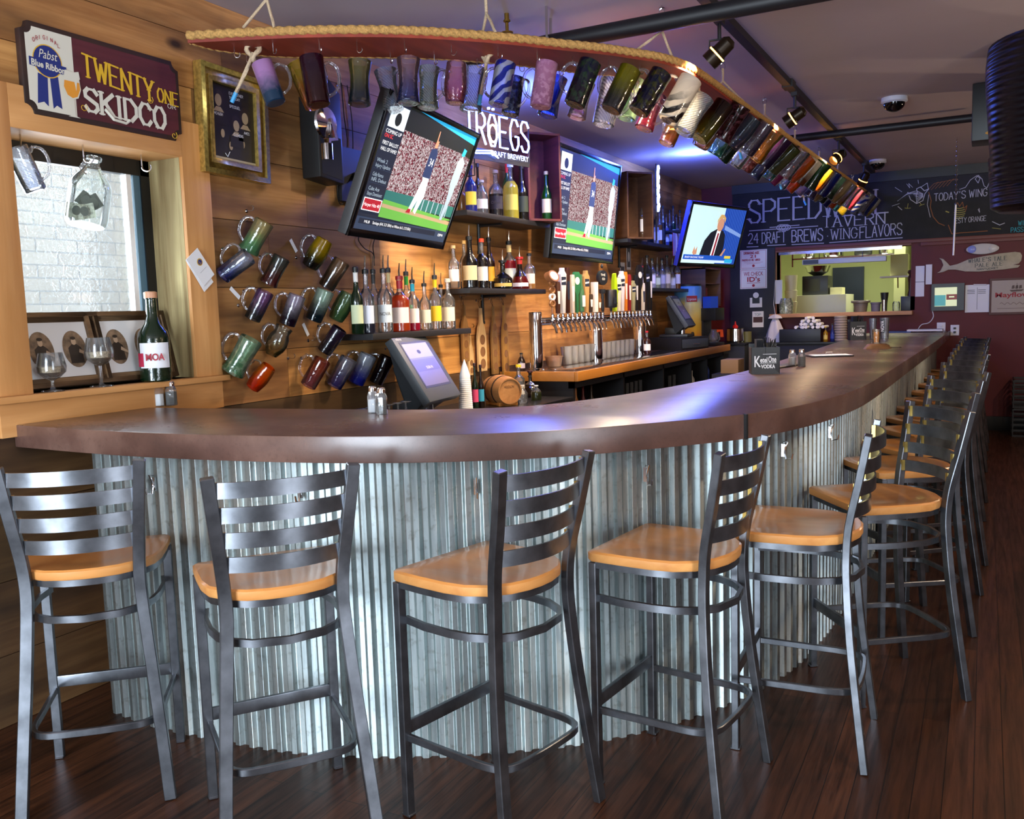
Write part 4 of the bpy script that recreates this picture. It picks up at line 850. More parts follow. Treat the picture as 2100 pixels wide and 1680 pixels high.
rowb(X0, 1.406, [(769, 526, 26, 'dark-capped bottle behind the blackish spirit', dict(label='#d8d4c8', cap='#181818', band='#303030')), (800, 524, 25, 'bottle with straw-coloured neck, back of the lower shelf', dict(band='#d8c48c', label='#ece8e0')),
 (836, 532, 26, 'clear bottle with green neck, behind the orange liqueur', dict(band='#2c9038', label='#3c8c48', cap='#202020')), (906, 560, 22, 'thin clear bottle behind the lemon bottle', dict(label='#d0d0c0'))], G1, '')
G2 = 'bottles on the shelf above the tasting paddles'
rowb(X1, 1.666, [(931, 504, 23, 'clear corked bottle with white label, left end of the paddle shelf', dict(label='#e8e4dc', cap='#c8a878', spout=False)), (964, 462, 33, 'tall black cream-liqueur bottle with long neck', dict(kind='wine', glassc='black', label='#c8b890')),
 (989, 490, 26, 'clear bottle of black liquid with red-topped cork', dict(liq='#181418', fill=.72, label='#d8d8d8', cap='#e04020', spout=False)), (1031, 512, 40, 'squat round dark bottle with gold band', dict(kind='squat', glassc='black', label='#c8a858')),
 (1066, 506, 38, 'cone-shaped red orange-liqueur bottle with white label', dict(kind='cone', glassc='brown', liq='#7a1010', fill=.4, label='#e4dcd4', band='#b02018', cap='#b02018')), (1086, 520, 24, 'pale whiskey bottle with dark stopper, right end of the paddle shelf', dict(liq='#c89048', fill=.4, label='#e8dcc4', cap='#101010', spout=False))], G2, '')
rowb(X0, 1.666, [(953, 494, 20, 'clear corked bottle behind the black cream-liqueur bottle', dict(label='#b0a890', cap='#c8a060', spout=False)), (1004, 466, 24, 'dark brown bottle with yellow label behind the red-topped one', dict(glassc='brown', label='#d8a020', kind='wine')), (1045, 474, 30, 'bottle of bright red liquid at the back of the paddle shelf', dict(liq='#a81428', fill=.62, label='#d8e0d0', band='#d8c088'))], G2, '')
G3 = 'bottles on the top shelf below the neon sign'
rowb(X1, 2.166, [(966, 340, 25, 'purple bottle with yellow figure-shaped label', dict(kind='round', glassc='blue', label='#d8c040', cap='#2c28a0', spout=False)), (988, 370, 27, 'short round tequila bottle with oval white label', dict(kind='jug', label='#e8eaf0', cap='#b8b8c0', spout=False)),
 (1017, 350, 31, 'round-shouldered gin bottle, clear above and black below', dict(liq='#18141c', fill=.5, label='#242028', cap='#a88868', spout=False, lt='OPIHR')), (1048, 336, 31, 'tall bottle of pale yellow elderflower liqueur', dict(liq='#d8cc48', fill=.7, label='#d0c050', cap='#c8d0d8', spout=False)), (1071, 318, 27, 'dark wine-coloured bottle with pourer beside the crate', dict(kind='wine', glassc='black', label='#303c28'))], G3, '')
rowb(X0, 2.166, [(948, 375, 20, 'amber bottle mostly hidden by the near television', dict(liq='#b07830', fill=.8, spout=False)), (981, 336, 18, 'dark-capped slim bottle behind the round tequila bottle', dict(glassc='brown', cap='#201418', spout=False)), (1041, 326, 22, 'green bottle with red and white cap on the top shelf', dict(glassc='emerald', cap='#c02020', spout=False, band='#d02828'))], G3, '')
G4 = 'small bottles beside the second neon sign'
d4 = ['clear short', 'amber', 'dark-labelled', 'pale blue', 'smoke grey', 'slim green', 'round clear', 'squat honey']
rowb(XW+.16, 2.151, [(1345+k*7.0, 440-(k % 3)*9, 11, d4[k]+' bottle in the row beside the second neon sign', dict(spout=False, liq=['#d0d8e0', '#a86820', '#20202c', '#8090d0', '#40404c', '#285c30', '#c8d0dc', '#b07c30'][k], fill=.6, label=['#e0e0e8', '#dcd0b8', '#202028', '#e0e4f0', '#b0b0b8', '#dce4d0', '#e8e8f0', '#d8c8a0'][k])) for k in range(8)], G4, '')
G5 = 'bottles on the far shelf behind the tap handles'
d5 = ['red-capped clear', 'dark-capped amber', 'white-labelled', 'pale green labelled', 'grey-labelled', 'cream-labelled slim', 'tall clear', 'red-necked whiskey']
rowb(XW+.16, 1.701, [(1317+k*10.2, 530-(k % 2)*6+(4 if k == 3 else 0), 15, d5[k]+' bottle on the far shelf behind the tap handles', dict(spout=(k % 3 == 0), liq=['#c8d0d8', '#9c5c20', '#d8d8dc', '#a8b890', '#a8a8b4', '#d8c8a0', '#dce0e8', '#a86020'][k], fill=.5, label=['#e8e0dc', '#dcd0b8', '#ece8ec', '#c8d8b0', '#b0b4bc', '#e8dcc0', '#dce0e4', '#e8e4dc'][k], cap=['#c02028', '#181818', '#20242c', '#303030', '#181820', '#282828', '#101018', '#b02028'][k])) for k in range(8)], G5, '')
# wooden crates used as shelves
def crate(label, cen, sx, sy, sz, mt, shelf_=False, name='wooden_crate', turn=0):
    t = thing(name, label, 'crate', cen, LW-R(turn)); m = MB(); w = .016
    m.box(-sx/2, -sx/2+w, -sy, 0, 0, sz); m.build('side', mt, t, bevel=.002); m = MB(); m.box(sx/2-w, sx/2, -sy, 0, 0, sz); m.build('side', mt, t, bevel=.002)
    m = MB(); m.box(-sx/2, sx/2, -sy, 0, 0, w); m.build('bottom', mt, t); m = MB(); m.box(-sx/2, sx/2, -sy, 0, sz-w, sz); m.build('top', mt, t)
    m = MB(); m.box(-sx/2, sx/2, -.012, 0, 0, sz); m.build('back', mt, t)
    if shelf_: m = MB(); m.box(-sx/2+w, sx/2-w, -sy+.01, -.012, sz*.58, sz*.58+.008); m.build('shelf', mt, t)
    return t
M_crr = wood('wine red crate', '#4c1c20', '#7c3434', 'Y', .6, .55, dark=.6); M_crb = wood('brown crate', '#4c3022', '#7a543a', 'Y', .6, .6, dark=.6)
crate('tall wine-red wooden crate standing on the top shelf beside the neon sign', (-3.11, 6.30, 2.166), .28, .24, .64, M_crr, turn=35)
crate('tall dark wooden crate on the wall shelf right of the second television', (-3.1, onx(1340, 450, -2.83).y-.02, 2.151), .3, .24, .62, M_crb, turn=35)
rowb(-2.98, 2.184, [(1121, 352, 22, 'emerald green bottle with cream label inside the wine-red crate', dict(kind='wine', glassc='emerald', label='#d8c8a0', cap='#c8b890', spout=False, lt='')), (1140, 396, 13, 'small clear bottle beside the emerald one in the crate', dict(spout=False, label='#e0e0e0'))], 'bottles inside the wine-red crate', '')
rowb(-2.96, 2.168, [(1317, 398, 11, 'short white-labelled bottle at the left inside the dark crate', dict(spout=False, label='#e8e8e8', liq='#8c6c50')), (1328, 372, 12, 'blue-necked clear bottle inside the dark crate', dict(band='#2850c0', label='#e8ecf0'))], 'bottles inside the dark crate', '')
# ================================================================== NEON SIGNS
M_neb = mat('neon white-blue', '#7f98ff', .3, emit=13); M_neo = mat('neon amber', '#ffd08a', .3, emit=5); M_neb2 = mat('neon lettering white', '#dfe8ff', .3, emit=2.5)
cA = onx(1024, 282, -2.9)
ns = thing('neon_brewery_sign', 'glowing blue-white neon brewery sign standing on the top shelf', 'neon sign', (-2.9, cA.y, 2.4), LW-R(12), group=None)
ns.scale = (.8, .8, .8)
zc = (cA.z-2.4)/.8; m = MB()
st, _ = strokes('TROEGS', -.42, zc-.08, .25, .105, .35)
for pl in st: m.tube([(x, 0, z) for x, z in (arcpts([(a, 0, b) for a, b in pl], 3) and pl)], .0085, 8)
for dx in (-.125, -.07): m.tube([(dx, 0, zc+.21), (dx, 0, zc+.225)], .012, 8)
for k in range(2): m.tube([(x, 0, z) for x, z in [(-.45+k*.012, zc-.1), (-.3, zc-.14-k*.02), (-.1, zc-.12-k*.02), (-.02, zc-.17)]], .006, 6)
m.build('letter_tubes', M_neb, ns)
m = MB(); m.tube([(.0-.09+.05*math.cos(a), -.01, zc+.02+.07*math.sin(a)) for a in [i*PI/6 for i in range(12)]], .008, 8, closed=True); m.build('hop_tube', M_neo, ns)
m = MB(); text(m, 'CRAFT BREWERY', -.12, zc-.16, .045, -.002, 0, wid=.5); m.build('lettering', M_neb2, ns, smooth=False)
m = MB(); m.box(-.4, .42, .02, .028, zc-.2, zc-.11); m.tube([(-.3, .02, zc-.2), (-.3, .02, -.01), (-.3, .1, -.01)], .006, 6); m.tube([(.3, .02, zc-.2), (.3, .02, -.01)], .006, 6); m.tube([(-.36, .02, zc-.17), (-.36, .02, zc+.2)], .005, 6); m.tube([(.42, .02, zc-.17), (.42, .02, zc+.18)], .005, 6); m.tube([(-.36, .02, zc+.2), (.42, .02, zc+.18)], .005, 6); m.build('frame', M_black, ns)
cB = onx(1350, 395, -2.9)
n2 = thing('neon_window_sign', 'second blue-white neon sign, seen edge-on right of the dark crate', 'neon sign', (-2.9, cB.y, 2.15), R(110))
m = MB(); 
for k in range(5):
    z0 = cB.z-2.15; m.tube([(-.2+.0, 0, z0+.2-k*.09), (-.1, 0, z0+.24-k*.09), (.02, 0, z0+.19-k*.09), (.1, .0, z0+.22-k*.085), (.13, 0, z0+.15-k*.08)], .012, 8)
m.build('letter_tubes', M_neb, n2); m = MB(); m.box(-.22, .15, .02, .03, z0-.25, z0-.2); m.tube([(-.2, .025, z0-.25), (-.2, .025, .0)], .006, 6); m.tube([(.1, .025, z0-.25), (.1, .025, .0)], .006, 6); m.tube([(.1, .025, z0+.25), (.1, .025, z0-.2)], .005, 6); m.tube([(-.2, .025, z0+.25), (-.2, .025, z0-.2)], .005, 6); m.build('frame', M_black, n2)
for nm_, p_, w_ in (('neon_glow_near', (-2.7, cA.y+.1, cA.z+.1), 34), ('neon_glow_far', (-2.55, cB.y, cB.z+.3), 95)):
    l = bpy.data.lights.new(nm_, 'POINT'); l.energy = w_; l.color = (.07, .15, 1); l.shadow_soft_size = .12; o = bpy.data.objects.new(nm_, l); COL.objects.link(o); o.location = p_
# ================================================================== BACK COUNTER WITH THE BEER TOWER
M_cnt = mat('dark stone counter', '#5c4438', .2, noise=.4, nscale=14, coat=.4); M_edge = wood('counter edge', '#b0702c', '#c8873c', 'Y', .6, .4, dark=.85)
bc = thing('back_counter', 'back-bar counter with orange-brown wooden edge over dark open cabinets', 'counter', (XW+.32, 8.2, 0))
m = world_child(MB(), bc); m.box(XW+.002, -2.63, 6.0, 10.35, 1.01, 1.052); m.build('worktop', M_cnt, bc)
m = world_child(MB(), bc); m.box(-2.628, -2.6, 5.97, 10.38, .985, 1.055); m.box(XW+.002, -2.63, 5.97, 5.998, .985, 1.055); m.build('front_edge', M_edge, bc, bevel=.003)
m = world_child(MB(), bc); m.box(XW+.002, XW+.03, 6.02, 10.3, 0, 1.0); m.box(XW+.03, -2.68, 6.02, 10.3, .0, .12); m.box(XW+.03, -2.68, 6.02, 10.3, .56, .58)
for y in (6.02, 7.05, 8.1, 9.0, 9.6, 10.27): m.box(XW+.03, -2.66, y, y+.03, .0, 1.0)
m.box(-2.7, -2.66, 6.02, 10.3, .93, 1.0); m.build('cabinet', mat('black cabinet', '#151318', .5), bc)
m = world_child(MB(), bc); m.box(-2.95, -2.7, 6.15, 9.0, 1.053, 1.062); m.build('drip_tray', M_steel, bc, bevel=.002)
for y in [6.4+.5*k for k in range(6)]:
    pass
tw = thing('beer_tower', 'three-legged chrome beer tower with a rail of many taps', 'beer tap tower', (-2.97, 7.6, 1.062), 0)
for px, py in ((1099, 640), (1222, 640), (1312, 635)):
    P = onx(px, 700, -2.97); top = onx(px, py, -2.97).z; r = 13.5*depth(P)/FPX
    m = world_child(MB(), tw); m.lathe([(r*1.15, 0), (r*1.15, .012), (r, .015), (r, top-1.062-.01), (r*.96, top-1.062)], 28, 0, Matrix.Translation((-2.97, P.y, 1.062))); m.build('column', M_chrome, tw)
ya, yb_ = onx(1099, 700, -2.97).y, onx(1325, 700, -2.97).y; zr = onx(1200, 655, -2.97).z
m = world_child(MB(), tw); m.tube([(-2.97, ya, zr), (-2.97, yb_, zr)], .03, 16); m.build('rail', M_chrome, tw)
fx = [1130, 1141, 1151, 1161, 1171, 1180, 1189.5, 1199, 1208, 1217, 1225, 1233, 1250, 1257.5, 1265, 1272.5, 1280, 1287.5, 1295, 1302, 1309, 1316, 1324, 1331]
hand = [  # kind, colour, height px, width
 ('rings', '#8c5a30', 96), ('bar', '#4c2c20', 70), ('tall', '#dcd8d4', 116), ('bar', '#3c1c14', 100), ('bar', '#cfc4b8', 84), ('paddle', '#2c7048', 90), ('bottle', '#3c6c48', 84), ('tall', '#b8905c', 92), ('bar', '#3a2e28', 40), ('block', '#e8e4dc', 66),
 ('bar', '#7c5030', 30), ('round', '#20242c', 112), ('can', '#16161c', 48), ('fish', '#b0d018', 84), ('tall', '#e4dcc8', 74), ('tall', '#d8d4e0', 88), ('bar', '#e08028', 86), ('bar', '#8c2028', 80), ('tall', '#a09c78', 66), ('bar', '#1c1c20', 78), ('paddle', '#1a1618', 104), ('bar', '#d4ccc0', 60), ('tall', '#101012', 104), ('bar', '#141416', 90)]
for k, (px, (kd, colr, hp)) in enumerate(zip(fx, hand)):
    y = onx(px, 655, -2.9).y; mpp = depth((-2.9, y, zr))/FPX
    m = world_child(MB(), tw); q = Vector((-2.905, y, zr))
    m.tube([(-2.945, y, zr), (-2.9, y, zr)], .014, 10); m.lathe([(.012, -.03), (.016, -.01), (.016, .015), (.009, .022), (.009, .03), (.014, .036), (.014, .048), (.008, .052), (.007, .06)], 12, 0, Matrix.Translation((-2.885, y, zr)))
    m.tube([(-2.885, y, zr-.015), (-2.865, y, zr-.045), (-2.855, y, zr-.09)], [.014, .011, .009], 10); f = m.build('faucet', M_chrome, tw)
    h = min(hp, 100)*mpp*.92; b0 = zr+.058; m = MB(); m.M = Matrix.Translation(Vector((-2.885, y, b0))-bc.location*0-tw.location) @ Matrix.Rotation(LW-R(12), 4, 'Z') @ Matrix.Diagonal((1.35, 1.2, 1, 1)); mt = mat('tap handle '+colr, colr, .4)
    ms = [mt, mat('handle print', '#e8e4e0', .5), mat('handle dark print', '#242c40', .5)]
    if kd == 'rings':
        m.lathe([(.006, 0), (.008, .03), (.006, .05)], 8, 0)
        for j in range(4): m.tube([(.022*math.cos(a), 0, .075+j*.05+.022*math.sin(a)) for a in [i*PI/5 for i in range(10)]], .008, 8, mi=(1 if j == 1 else 0), closed=True)
        m.lathe([(.045, -.02), (.045, .02)], 16, 0, Matrix.Translation((0, 0, h-.05)) @ Matrix.Rotation(R(70), 4, 'X'))
        m.lathe([(.034, .0205), (.033, .021)], 16, 1, Matrix.Translation((0, 0, h-.05)) @ Matrix.Rotation(R(70), 4, 'X'))
    elif kd == 'fish':
        m.prism([(-.006, 0), (.006, 0), (.018, h*.2), (.02, h*.45), (.034, h*.52), (.02, h*.58), (.016, h*.8), (.006, h), (-.004, h*.98), (-.014, h*.8), (-.016, h*.5), (-.03, h*.42), (-.014, h*.35), (-.012, h*.15)], -.014, .014)
    elif kd == 'round':
        m.lathe([(.009, 0), (.013, h*.1), (.01, h*.4), (.014, h*.5)], 12, 1 if False else 0); m.prism(disc(0, h*.75, .05, .062, 24), -.012, .012); m.prism([(-.02, h*.4), (.02, h*.4), (.024, h*.5), (-.024, h*.5)], -.01, .01); text(m, 'BEER CO', 0, h*.73, .018, -.0135, 1, align='CENTER', wid=.06) if False else ribbon(m, strokes('THE', -.03, h*.79, .016, .014)[0]+strokes('CO', -.016, h*.7, .016, .012)[0], .003, -.0135, 1); m.lathe([(.006, h*.96), (.01, h*1.0), (.003, h*1.05)], 10, 0)
    elif kd == 'can': m.lathe([(.007, 0), (.01, .03), (.042, .035), (.044, .05), (.044, h*.95), (.04, h)], 18); ribbon(m, strokes('DL', -.02, .07, .05, .016)[0], .006, -.045, 2)
    elif kd == 'paddle': m.prism([(-.008, 0), (.008, 0), (.012, h*.45), (.036, h*.6), (.038, h*.9), (.02, h), (-.02, h), (-.038, h*.9), (-.036, h*.6), (-.012, h*.45)], -.009, .009); m.flat(disc(0, h*.78, .024, .03), -.0097, 1)
    elif kd == 'bottle': m.lathe([(.008, 0), (.018, .01), (.02, h*.55), (.009, h*.75), (.009, h)], 14); m.prism([(-.016, h*.15), (.016, h*.15), (.016, h*.45), (-.016, h*.45)], -.0215, -.02, 1)
    elif kd == 'block': m.prism([(-.014, 0), (.014, 0), (.018, h), (-.018, h)], -.018, .018)
    elif kd == 'tall':
        m.prism([(-.011, 0), (.011, 0), (.018, h*.4), (.026, h*.7), (.028, h*.86), (.012, h*.93), (.01, h), (-.01, h), (-.012, h*.93), (-.028, h*.86), (-.026, h*.7), (-.018, h*.4)], -.013, .013); m.flat([(-.022, h*.62), (.022, h*.62), (.022, h*.8), (-.022, h*.8)], -.0137, 2); m.flat([(-.02, h*.68), (.02, h*.7), (.02, h*.74), (-.02, h*.72)], -.0142, 1)
    else: m.prism([(-.009, 0), (.009, 0), (.014, h*.5), (.018, h*.9), (.012, h), (-.012, h), (-.018, h*.9), (-.014, h*.5)], -.011, .011); m.flat([(-.008, h*.3), (.008, h*.3), (.012, h*.7), (-.012, h*.7)], -.0117, 1 if k % 3 else 2)
    hh = m.build('tap_handle', ms, None, bevel=0 if kd in ('rings', 'fish') else .0015); hh.parent = f
# pint glasses upside down on the counter
PG = MB().lathe([(.031, 0), (.033, .003), (.043, .14), (.044, .147), (.041, .147), (.039, .14), (.0295, .012), (.0005, .01)], 20).build('pint_glass', glass('pint glass', '#eef0f2', dens=.4, gloss=.8, scale=8))
first = True
rows_ = [(range(5), 1160, 12, -3.08, 'left', 'back'), (range(5), 1165, 12.5, -2.99, 'left', 'front'), (range(7), 1232, 9.5, -3.08, 'right', 'back'), (range(7), 1236, 9.5, -2.99, 'right', 'front')]
ordw = ['first', 'second', 'third', 'fourth', 'fifth', 'sixth', 'seventh']
for rg_, x0, dx, X, side, fb in rows_:
    for k in rg_:
        y = onx(x0+k*dx, 725, X).y; o = PG if first else PG.copy()
        if not first: COL.objects.link(o)
        first = False; o.location = (X, y, 1.063); o.rotation_euler = (0, 0, k)
        o.location.z = 1.053 if X < -2.99 else 1.063
        tag(o, f'{ordw[k]} clear pint glass from the left, {fb} row, {side} of the middle tower column', 'glass', 'pint glasses standing under the taps')
b = thing('plastic_tub', 'small translucent plastic tub left of the pint glasses', 'tub', (-2.99, onx(1136, 735, -2.99).y, 1.063)); MB().lathe([(.05, 0), (.055, .004), (.07, .075), (.074, .078), (.074, .085), (.066, .085), (.052, .008), (.0005, .006)], 24).build('bowl', glass('tub', '#d8b8a0', dens=.6), b); MB().lathe([(.0665, .05), (.0005, .051)], 24).build('contents', mat('tub contents', '#a87860', .8), b)
# touch screen tills
M_till = mat('till plastic', '#3b4044', .45, bump=.05, nscale=200); M_till2 = mat('till dark', '#1c1d20', .4)
def till(label, loc_, rz, k=1., scr='#6c6470', drawer=False, sem=.07):
    t = thing('touch_screen_till', label, 'till', loc_, rz)
    m = MB(); m.box(-.16*k, .16*k, -.14*k, .16*k, 0, .03*k); m.box(-.07*k, .07*k, -.02*k, .12*k, .03*k, .1*k); m.build('base', M_till2, t, bevel=.008)
    m = MB(); m.lathe([(.03*k, .02*k), (.03*k, .1*k)], 14, 0, Matrix.Translation((-.0, -.05*k, 0))); m.build('stand', M_steel, t)
    Mt = Matrix.Translation((0, -.03*k, .27*k)) @ Matrix.Rotation(R(-32), 4, 'X')
    m = MB(); m.M = Mt; w, h = .2*k, .2*k
    m.box(-w, w, -.03*k, .02*k, -h, h*.9); m.add([(-w*.9, .02*k, -h*.9), (w*.9, .02*k, -h*.9), (w*.9, .02*k, h*.85), (-w*.9, .02*k, h*.85), (-w*.55, .15*k, -h*.95), (w*.55, .15*k, -h*.95), (w*.55, .09*k, h*.3), (-w*.55, .09*k, h*.3)], [(4, 7, 6, 5), (0, 1, 5, 4), (1, 2, 6, 5), (2, 3, 7, 6), (3, 0, 4, 7)])
    m.build('housing', M_till, t, bevel=.01*k)
    m = MB(); m.M = Mt; m.box(-w*.78, w*.78, -.031*k, -.0295*k, -h*.62, h*.74); m.flat([(-w*.72, -h*.56), (w*.72, -h*.56), (w*.72, h*.68), (-w*.72, h*.68)], -.0316*k, 1); m.flat([(-w*.72, h*.25), (w*.72, h*.25), (w*.72, h*.68), (-w*.72, h*.68)], -.032*k, 2); m.flat([(-w*.66, -h*.15), (w*.66, -h*.15), (w*.66, h*.2), (-w*.66, h*.2)], -.0322*k, 3); m.flat(disc(0, h*.42, w*.1, h*.06), -.0324*k, 0)
    ribbon(m, strokes('SIGN IN', -w*.1, -.02, .014*k, .011*k)[0], .002*k, -.0326*k, 4)
    m.build('screen', [M_till2, mat('till screen '+scr, scr, .3, emit=sem), mat('till screen header', '#8c8c64', .3, emit=sem), mat('till screen row', '#5c5260', .3, emit=sem), M_white], t, smooth=False)
    m = MB(); m.M = Mt; text(m, 'micros', -w*.85, h*.8, .016*k, -.031*k, 0); m.build('lettering', M_white, t, smooth=False)
    return t
# dark low unit along the wall below the mugs, with the near till on it
lu = thing('low_cabinet', 'long dark low cabinet against the pine wall behind the bar', 'cabinet', (XW+.3, 4.8, 0))
m = world_child(MB(), lu); m.box(XW+.003, -2.62, 3.62, 5.86, 0, .86); m.build('body', mat('low cabinet', '#17161a', .5), lu, bevel=.004); m = world_child(MB(), lu); m.box(XW+.003, -2.6, 3.6, 5.88, .861, .885); m.build('worktop', mat('low worktop', '#1c1b1d', .25), lu, bevel=.003)
pt = onz(880, 838, .89); till('large grey touch-screen till facing the bar beside the stacked paper cups', (-2.93, onx(870, 820, -2.93).y-.06, .886), R(98), 1.12)
# cups, bottles, barrel right of the till
P = onx(955, 825, -2.85); t = thing('paper_cup_stack', 'tall stack of white cone-shaped paper cups beside the near till', 'paper cups', (P.x, P.y, .886))
hz = onx(955, 737, -2.85).z-.886; m = MB(); pr = [(.042, 0), (.046, .003)]
for j in range(18): pr += [(.046-.0006*j, .003+j*hz*.036), (.0445-.0006*j, .006+j*hz*.036)]
pr += [(.034, hz*.7), (.018, hz*.86), (.002, hz)]; m.lathe(pr, 24); m.build('cups', M_white, t, angle=20)
XC = -2.9
for px, top, w, d, kw in [(975, 745, 14, 'dark green bottle with colourful base label beside the paper cups', dict(kind='wine', glassc='green', label='#d84878', cap='#301818', spout=False)), (987, 748, 14, 'brown bottle left of the small barrel', dict(kind='wine', glassc='brown', label='#38a0c8', cap='#301418', spout=False)),
    (1065, 748, 26, 'clear jug bottle with yellow cap right of the small barrel', dict(kind='round', cap='#e0c020', spout=False, label='#d8d0c0')), (1088, 770, 20, 'small bottle with black cap and yellow label on the low cabinet', dict(cap='#181818', spout=False, liq='#201818', fill=.6, label='#d8c030')), (1106, 757, 28, 'dark amber squat bottle at the end of the low cabinet', dict(kind='squat', glassc='brown', cap='#381010', spout=False)),
    (1100, 790, 22, 'clear jar of olives in front of the amber squat bottle', dict(kind='jug', liq='#303818', fill=.6, cap='#c8c8c8', spout=False)), (1072, 790, 22, 'clear jar in front of the yellow-capped bottle', dict(kind='jug', cap='#b8b8b8', spout=False))]:
    X = XC+.14 if top > 780 else XC; q = onx(px, top, X); y = min(onx(px, 820, X).y, 5.8); z = .886; dp = depth((X, y, z)); bottle(y, X, z, (q.z-z)/1.035, w*dp/FPX/2, desc=d, group='bottles and jars by the barrel', **kw)
P = onx(1028, 800, -2.86); t = thing('small_oak_barrel', 'small oak barrel with dark hoops lying on a wooden cradle', 'barrel', (P.x, P.y, .886), R(55))
zc = onx(1028, 800, -2.86).z-.886; mm = Matrix.Translation((0, 0, zc)) @ Matrix.Rotation(R(90), 4, 'X'); Lb = .13
m = MB(); m.lathe([(.0005, -Lb+.012), (.078, -Lb+.012), (.078, -Lb), (.086, -Lb), (.098, -.06), (.103, 0), (.098, .06), (.086, Lb), (.078, Lb), (.078, Lb-.012), (.0005, Lb-.012)], 28, 0, mm); m.build('staves', wood('oak', '#a06c3c', '#c08a54', 'Y', 1.), t)
for a in (-.1, -.05, .05, .1):
    r = .103-1.9*a*a*.9; MB().lathe([(r-.004, a-.009), (r+.001, a-.009), (r+.001, a+.009), (r-.004, a+.009)], 28, 0, mm).build('hoop', M_till2, t)
m = MB(); m.box(-.07, .07, -.1, -.07, 0, zc-.075); m.box(-.07, .07, .07, .1, 0, zc-.075); m.box(-.06, -.02, -.1, .1, 0, .02); m.build('cradle', M_edge, t, bevel=.002)
m = MB(); text(m, 'HUDSON', 0, zc+.02, .018, -Lb+.0105-.0005, 0, align='CENTER', wid=.07); m.build('lettering', mat('burnt lettering', '#4c2c18', .7), t, smooth=False)
# tasting paddles on the wall
def paddle(px, top, bot, w, label, colr, holes=3, bar=False, X=XW+.03):
    A = onx(px, top, X); Bt = onx(px, bot, X); h = A.z-Bt.z; wd_ = w*depth(A)/FPX/1.; wd_ *= 1.25
    t = thing('tasting_paddle', label, 'tasting paddle', (X, A.y, Bt.z), LW+R(0), group='tasting paddles hanging below the shelf')
    o_ = [(-.5, .0), (.5, 0), (.5, .55), (.36, .7), (.16, .78), (.13, .86), (.1, 1), (-.1, 1), (-.13, .86), (-.16, .78), (-.36, .7), (-.5, .55)]
    m = MB(); m.prism([(a*wd_, b*h) for a, b in o_], -.009, .009); m.build('board', wood('paddle '+colr, colr, '#e8c890' if colr > '#b' else '#b08448', 'Z', 1.4, .5, dark=.5, contrast=1.5), t, bevel=.003)
    for j in range(holes):
        m = MB(); m.lathe([(wd_*.26, 0), (wd_*.26, .001), (wd_*.31, .001), (wd_*.31, 0)], 18, 0, Matrix.Translation((0, -.0092, h*(.12+.19*j))) @ Matrix.Rotation(R(90), 4, 'X')); m.prism(disc(0, h*(.12+.19*j), wd_*.26), -.0094, -.009, 0); m.build('glass_recess', mat('paddle recess '+colr[:2], '#7c5430', .8), t)
    m = MB(); m.tube([(0, .0, h*.97), (.012, .01, h+.03), (0, .015, h+.055), (-.012, .01, h+.03), (0, 0, h*.97)], .0018, 5); m.build('cord', mat('leather cord', '#2c1c14', .8), t); wall_hook((XW, A.y, A.z+.055)); return t
paddle(951, 625, 742, 20, 'dull brown tasting paddle, leftmost under the shelf', '#8c6438', 3)
paddle(985, 632, 762, 27, 'pale wood tasting paddle with three round recesses', '#d0a878', 3, X=XW+.034)
paddle(1011, 628, 768, 19, 'dark-edged narrow tasting paddle right of the pale one', '#7c5a34', 4)
paddle(1033, 626, 770, 20, 'golden brown tasting paddle nearest the beer tower', '#a87838', 4)
paddle(963, 688, 770, 16, 'short light tasting paddle hanging low behind the pale one', '#c8a070', 2, X=XW+.012)
# shelf wall things near the taps
for px, py, w, h, lb in ((1289, 527, .12, .26, 'black and white photo print pinned right of the second television'), (1277, 590, .13, .5, 'narrow poster strip behind the tap handles')):
    P = onx(px, py, XW+.004); t = thing('wall_photo', lb, 'photo', P, LW); m = MB(); m.box(-w/2, w/2, -.002, 0, -h/2, h/2); m.flat([(-w*.4, -h*.4), (w*.4, -h*.4), (w*.4, h*.42), (-w*.4, h*.42)], -.0025, 1); m.flat(disc(0, 0, w*.2, h*.2), -.003, 0); m.build('print', [M_white, mat('photo grey', '#5c5c60', .6)], t, smooth=False)
# far end of the counter: drawer, second till, tea dispenser, bottle
Pd = onx(1400, 700, -2.85); t = thing('cash_drawer', 'black cash drawer under the far till', 'cash drawer', (-2.9, Pd.y, 1.053), R(70)); m = MB(); m.box(-.24, .24, -.22, .22, 0, .13); m.build('case', M_till2, t, bevel=.005); m = MB(); m.box(-.22, .22, -.228, -.22, .02, .11); dfr = m.build('drawer_front', M_till, t, bevel=.002); m = MB(); m.tube([(-.05, -.228, .06), (-.05, -.24, .06), (.05, -.24, .06), (.05, -.228, .06)], .004, 6); m.build('handle', M_steel, dfr)
till('grey touch-screen till on the cash drawer in front of the tea dispenser', (-2.9, Pd.y-.02, 1.184), R(95), 1.0)
Pl = onx(1407, 640, -3.05); t = thing('tea_dispenser', 'tall iced tea dispenser wrapped in a yellow and blue sunburst print', 'drinks dispenser', (-3.02, Pl.y-.02, 1.053), LW-R(58)); hz = onx(1407, 588, -3.05).z-1.053
mm_ = newmat('tea wrap'); g = N(mm_); tc = g('ShaderNodeTexCoord'); sp = g('ShaderNodeSeparateXYZ', {0: tc.outputs['Object']}); nz = g('ShaderNodeTexNoise', {'Vector': tc.outputs['Object'], 'Scale': 6., 'Detail': 3.})
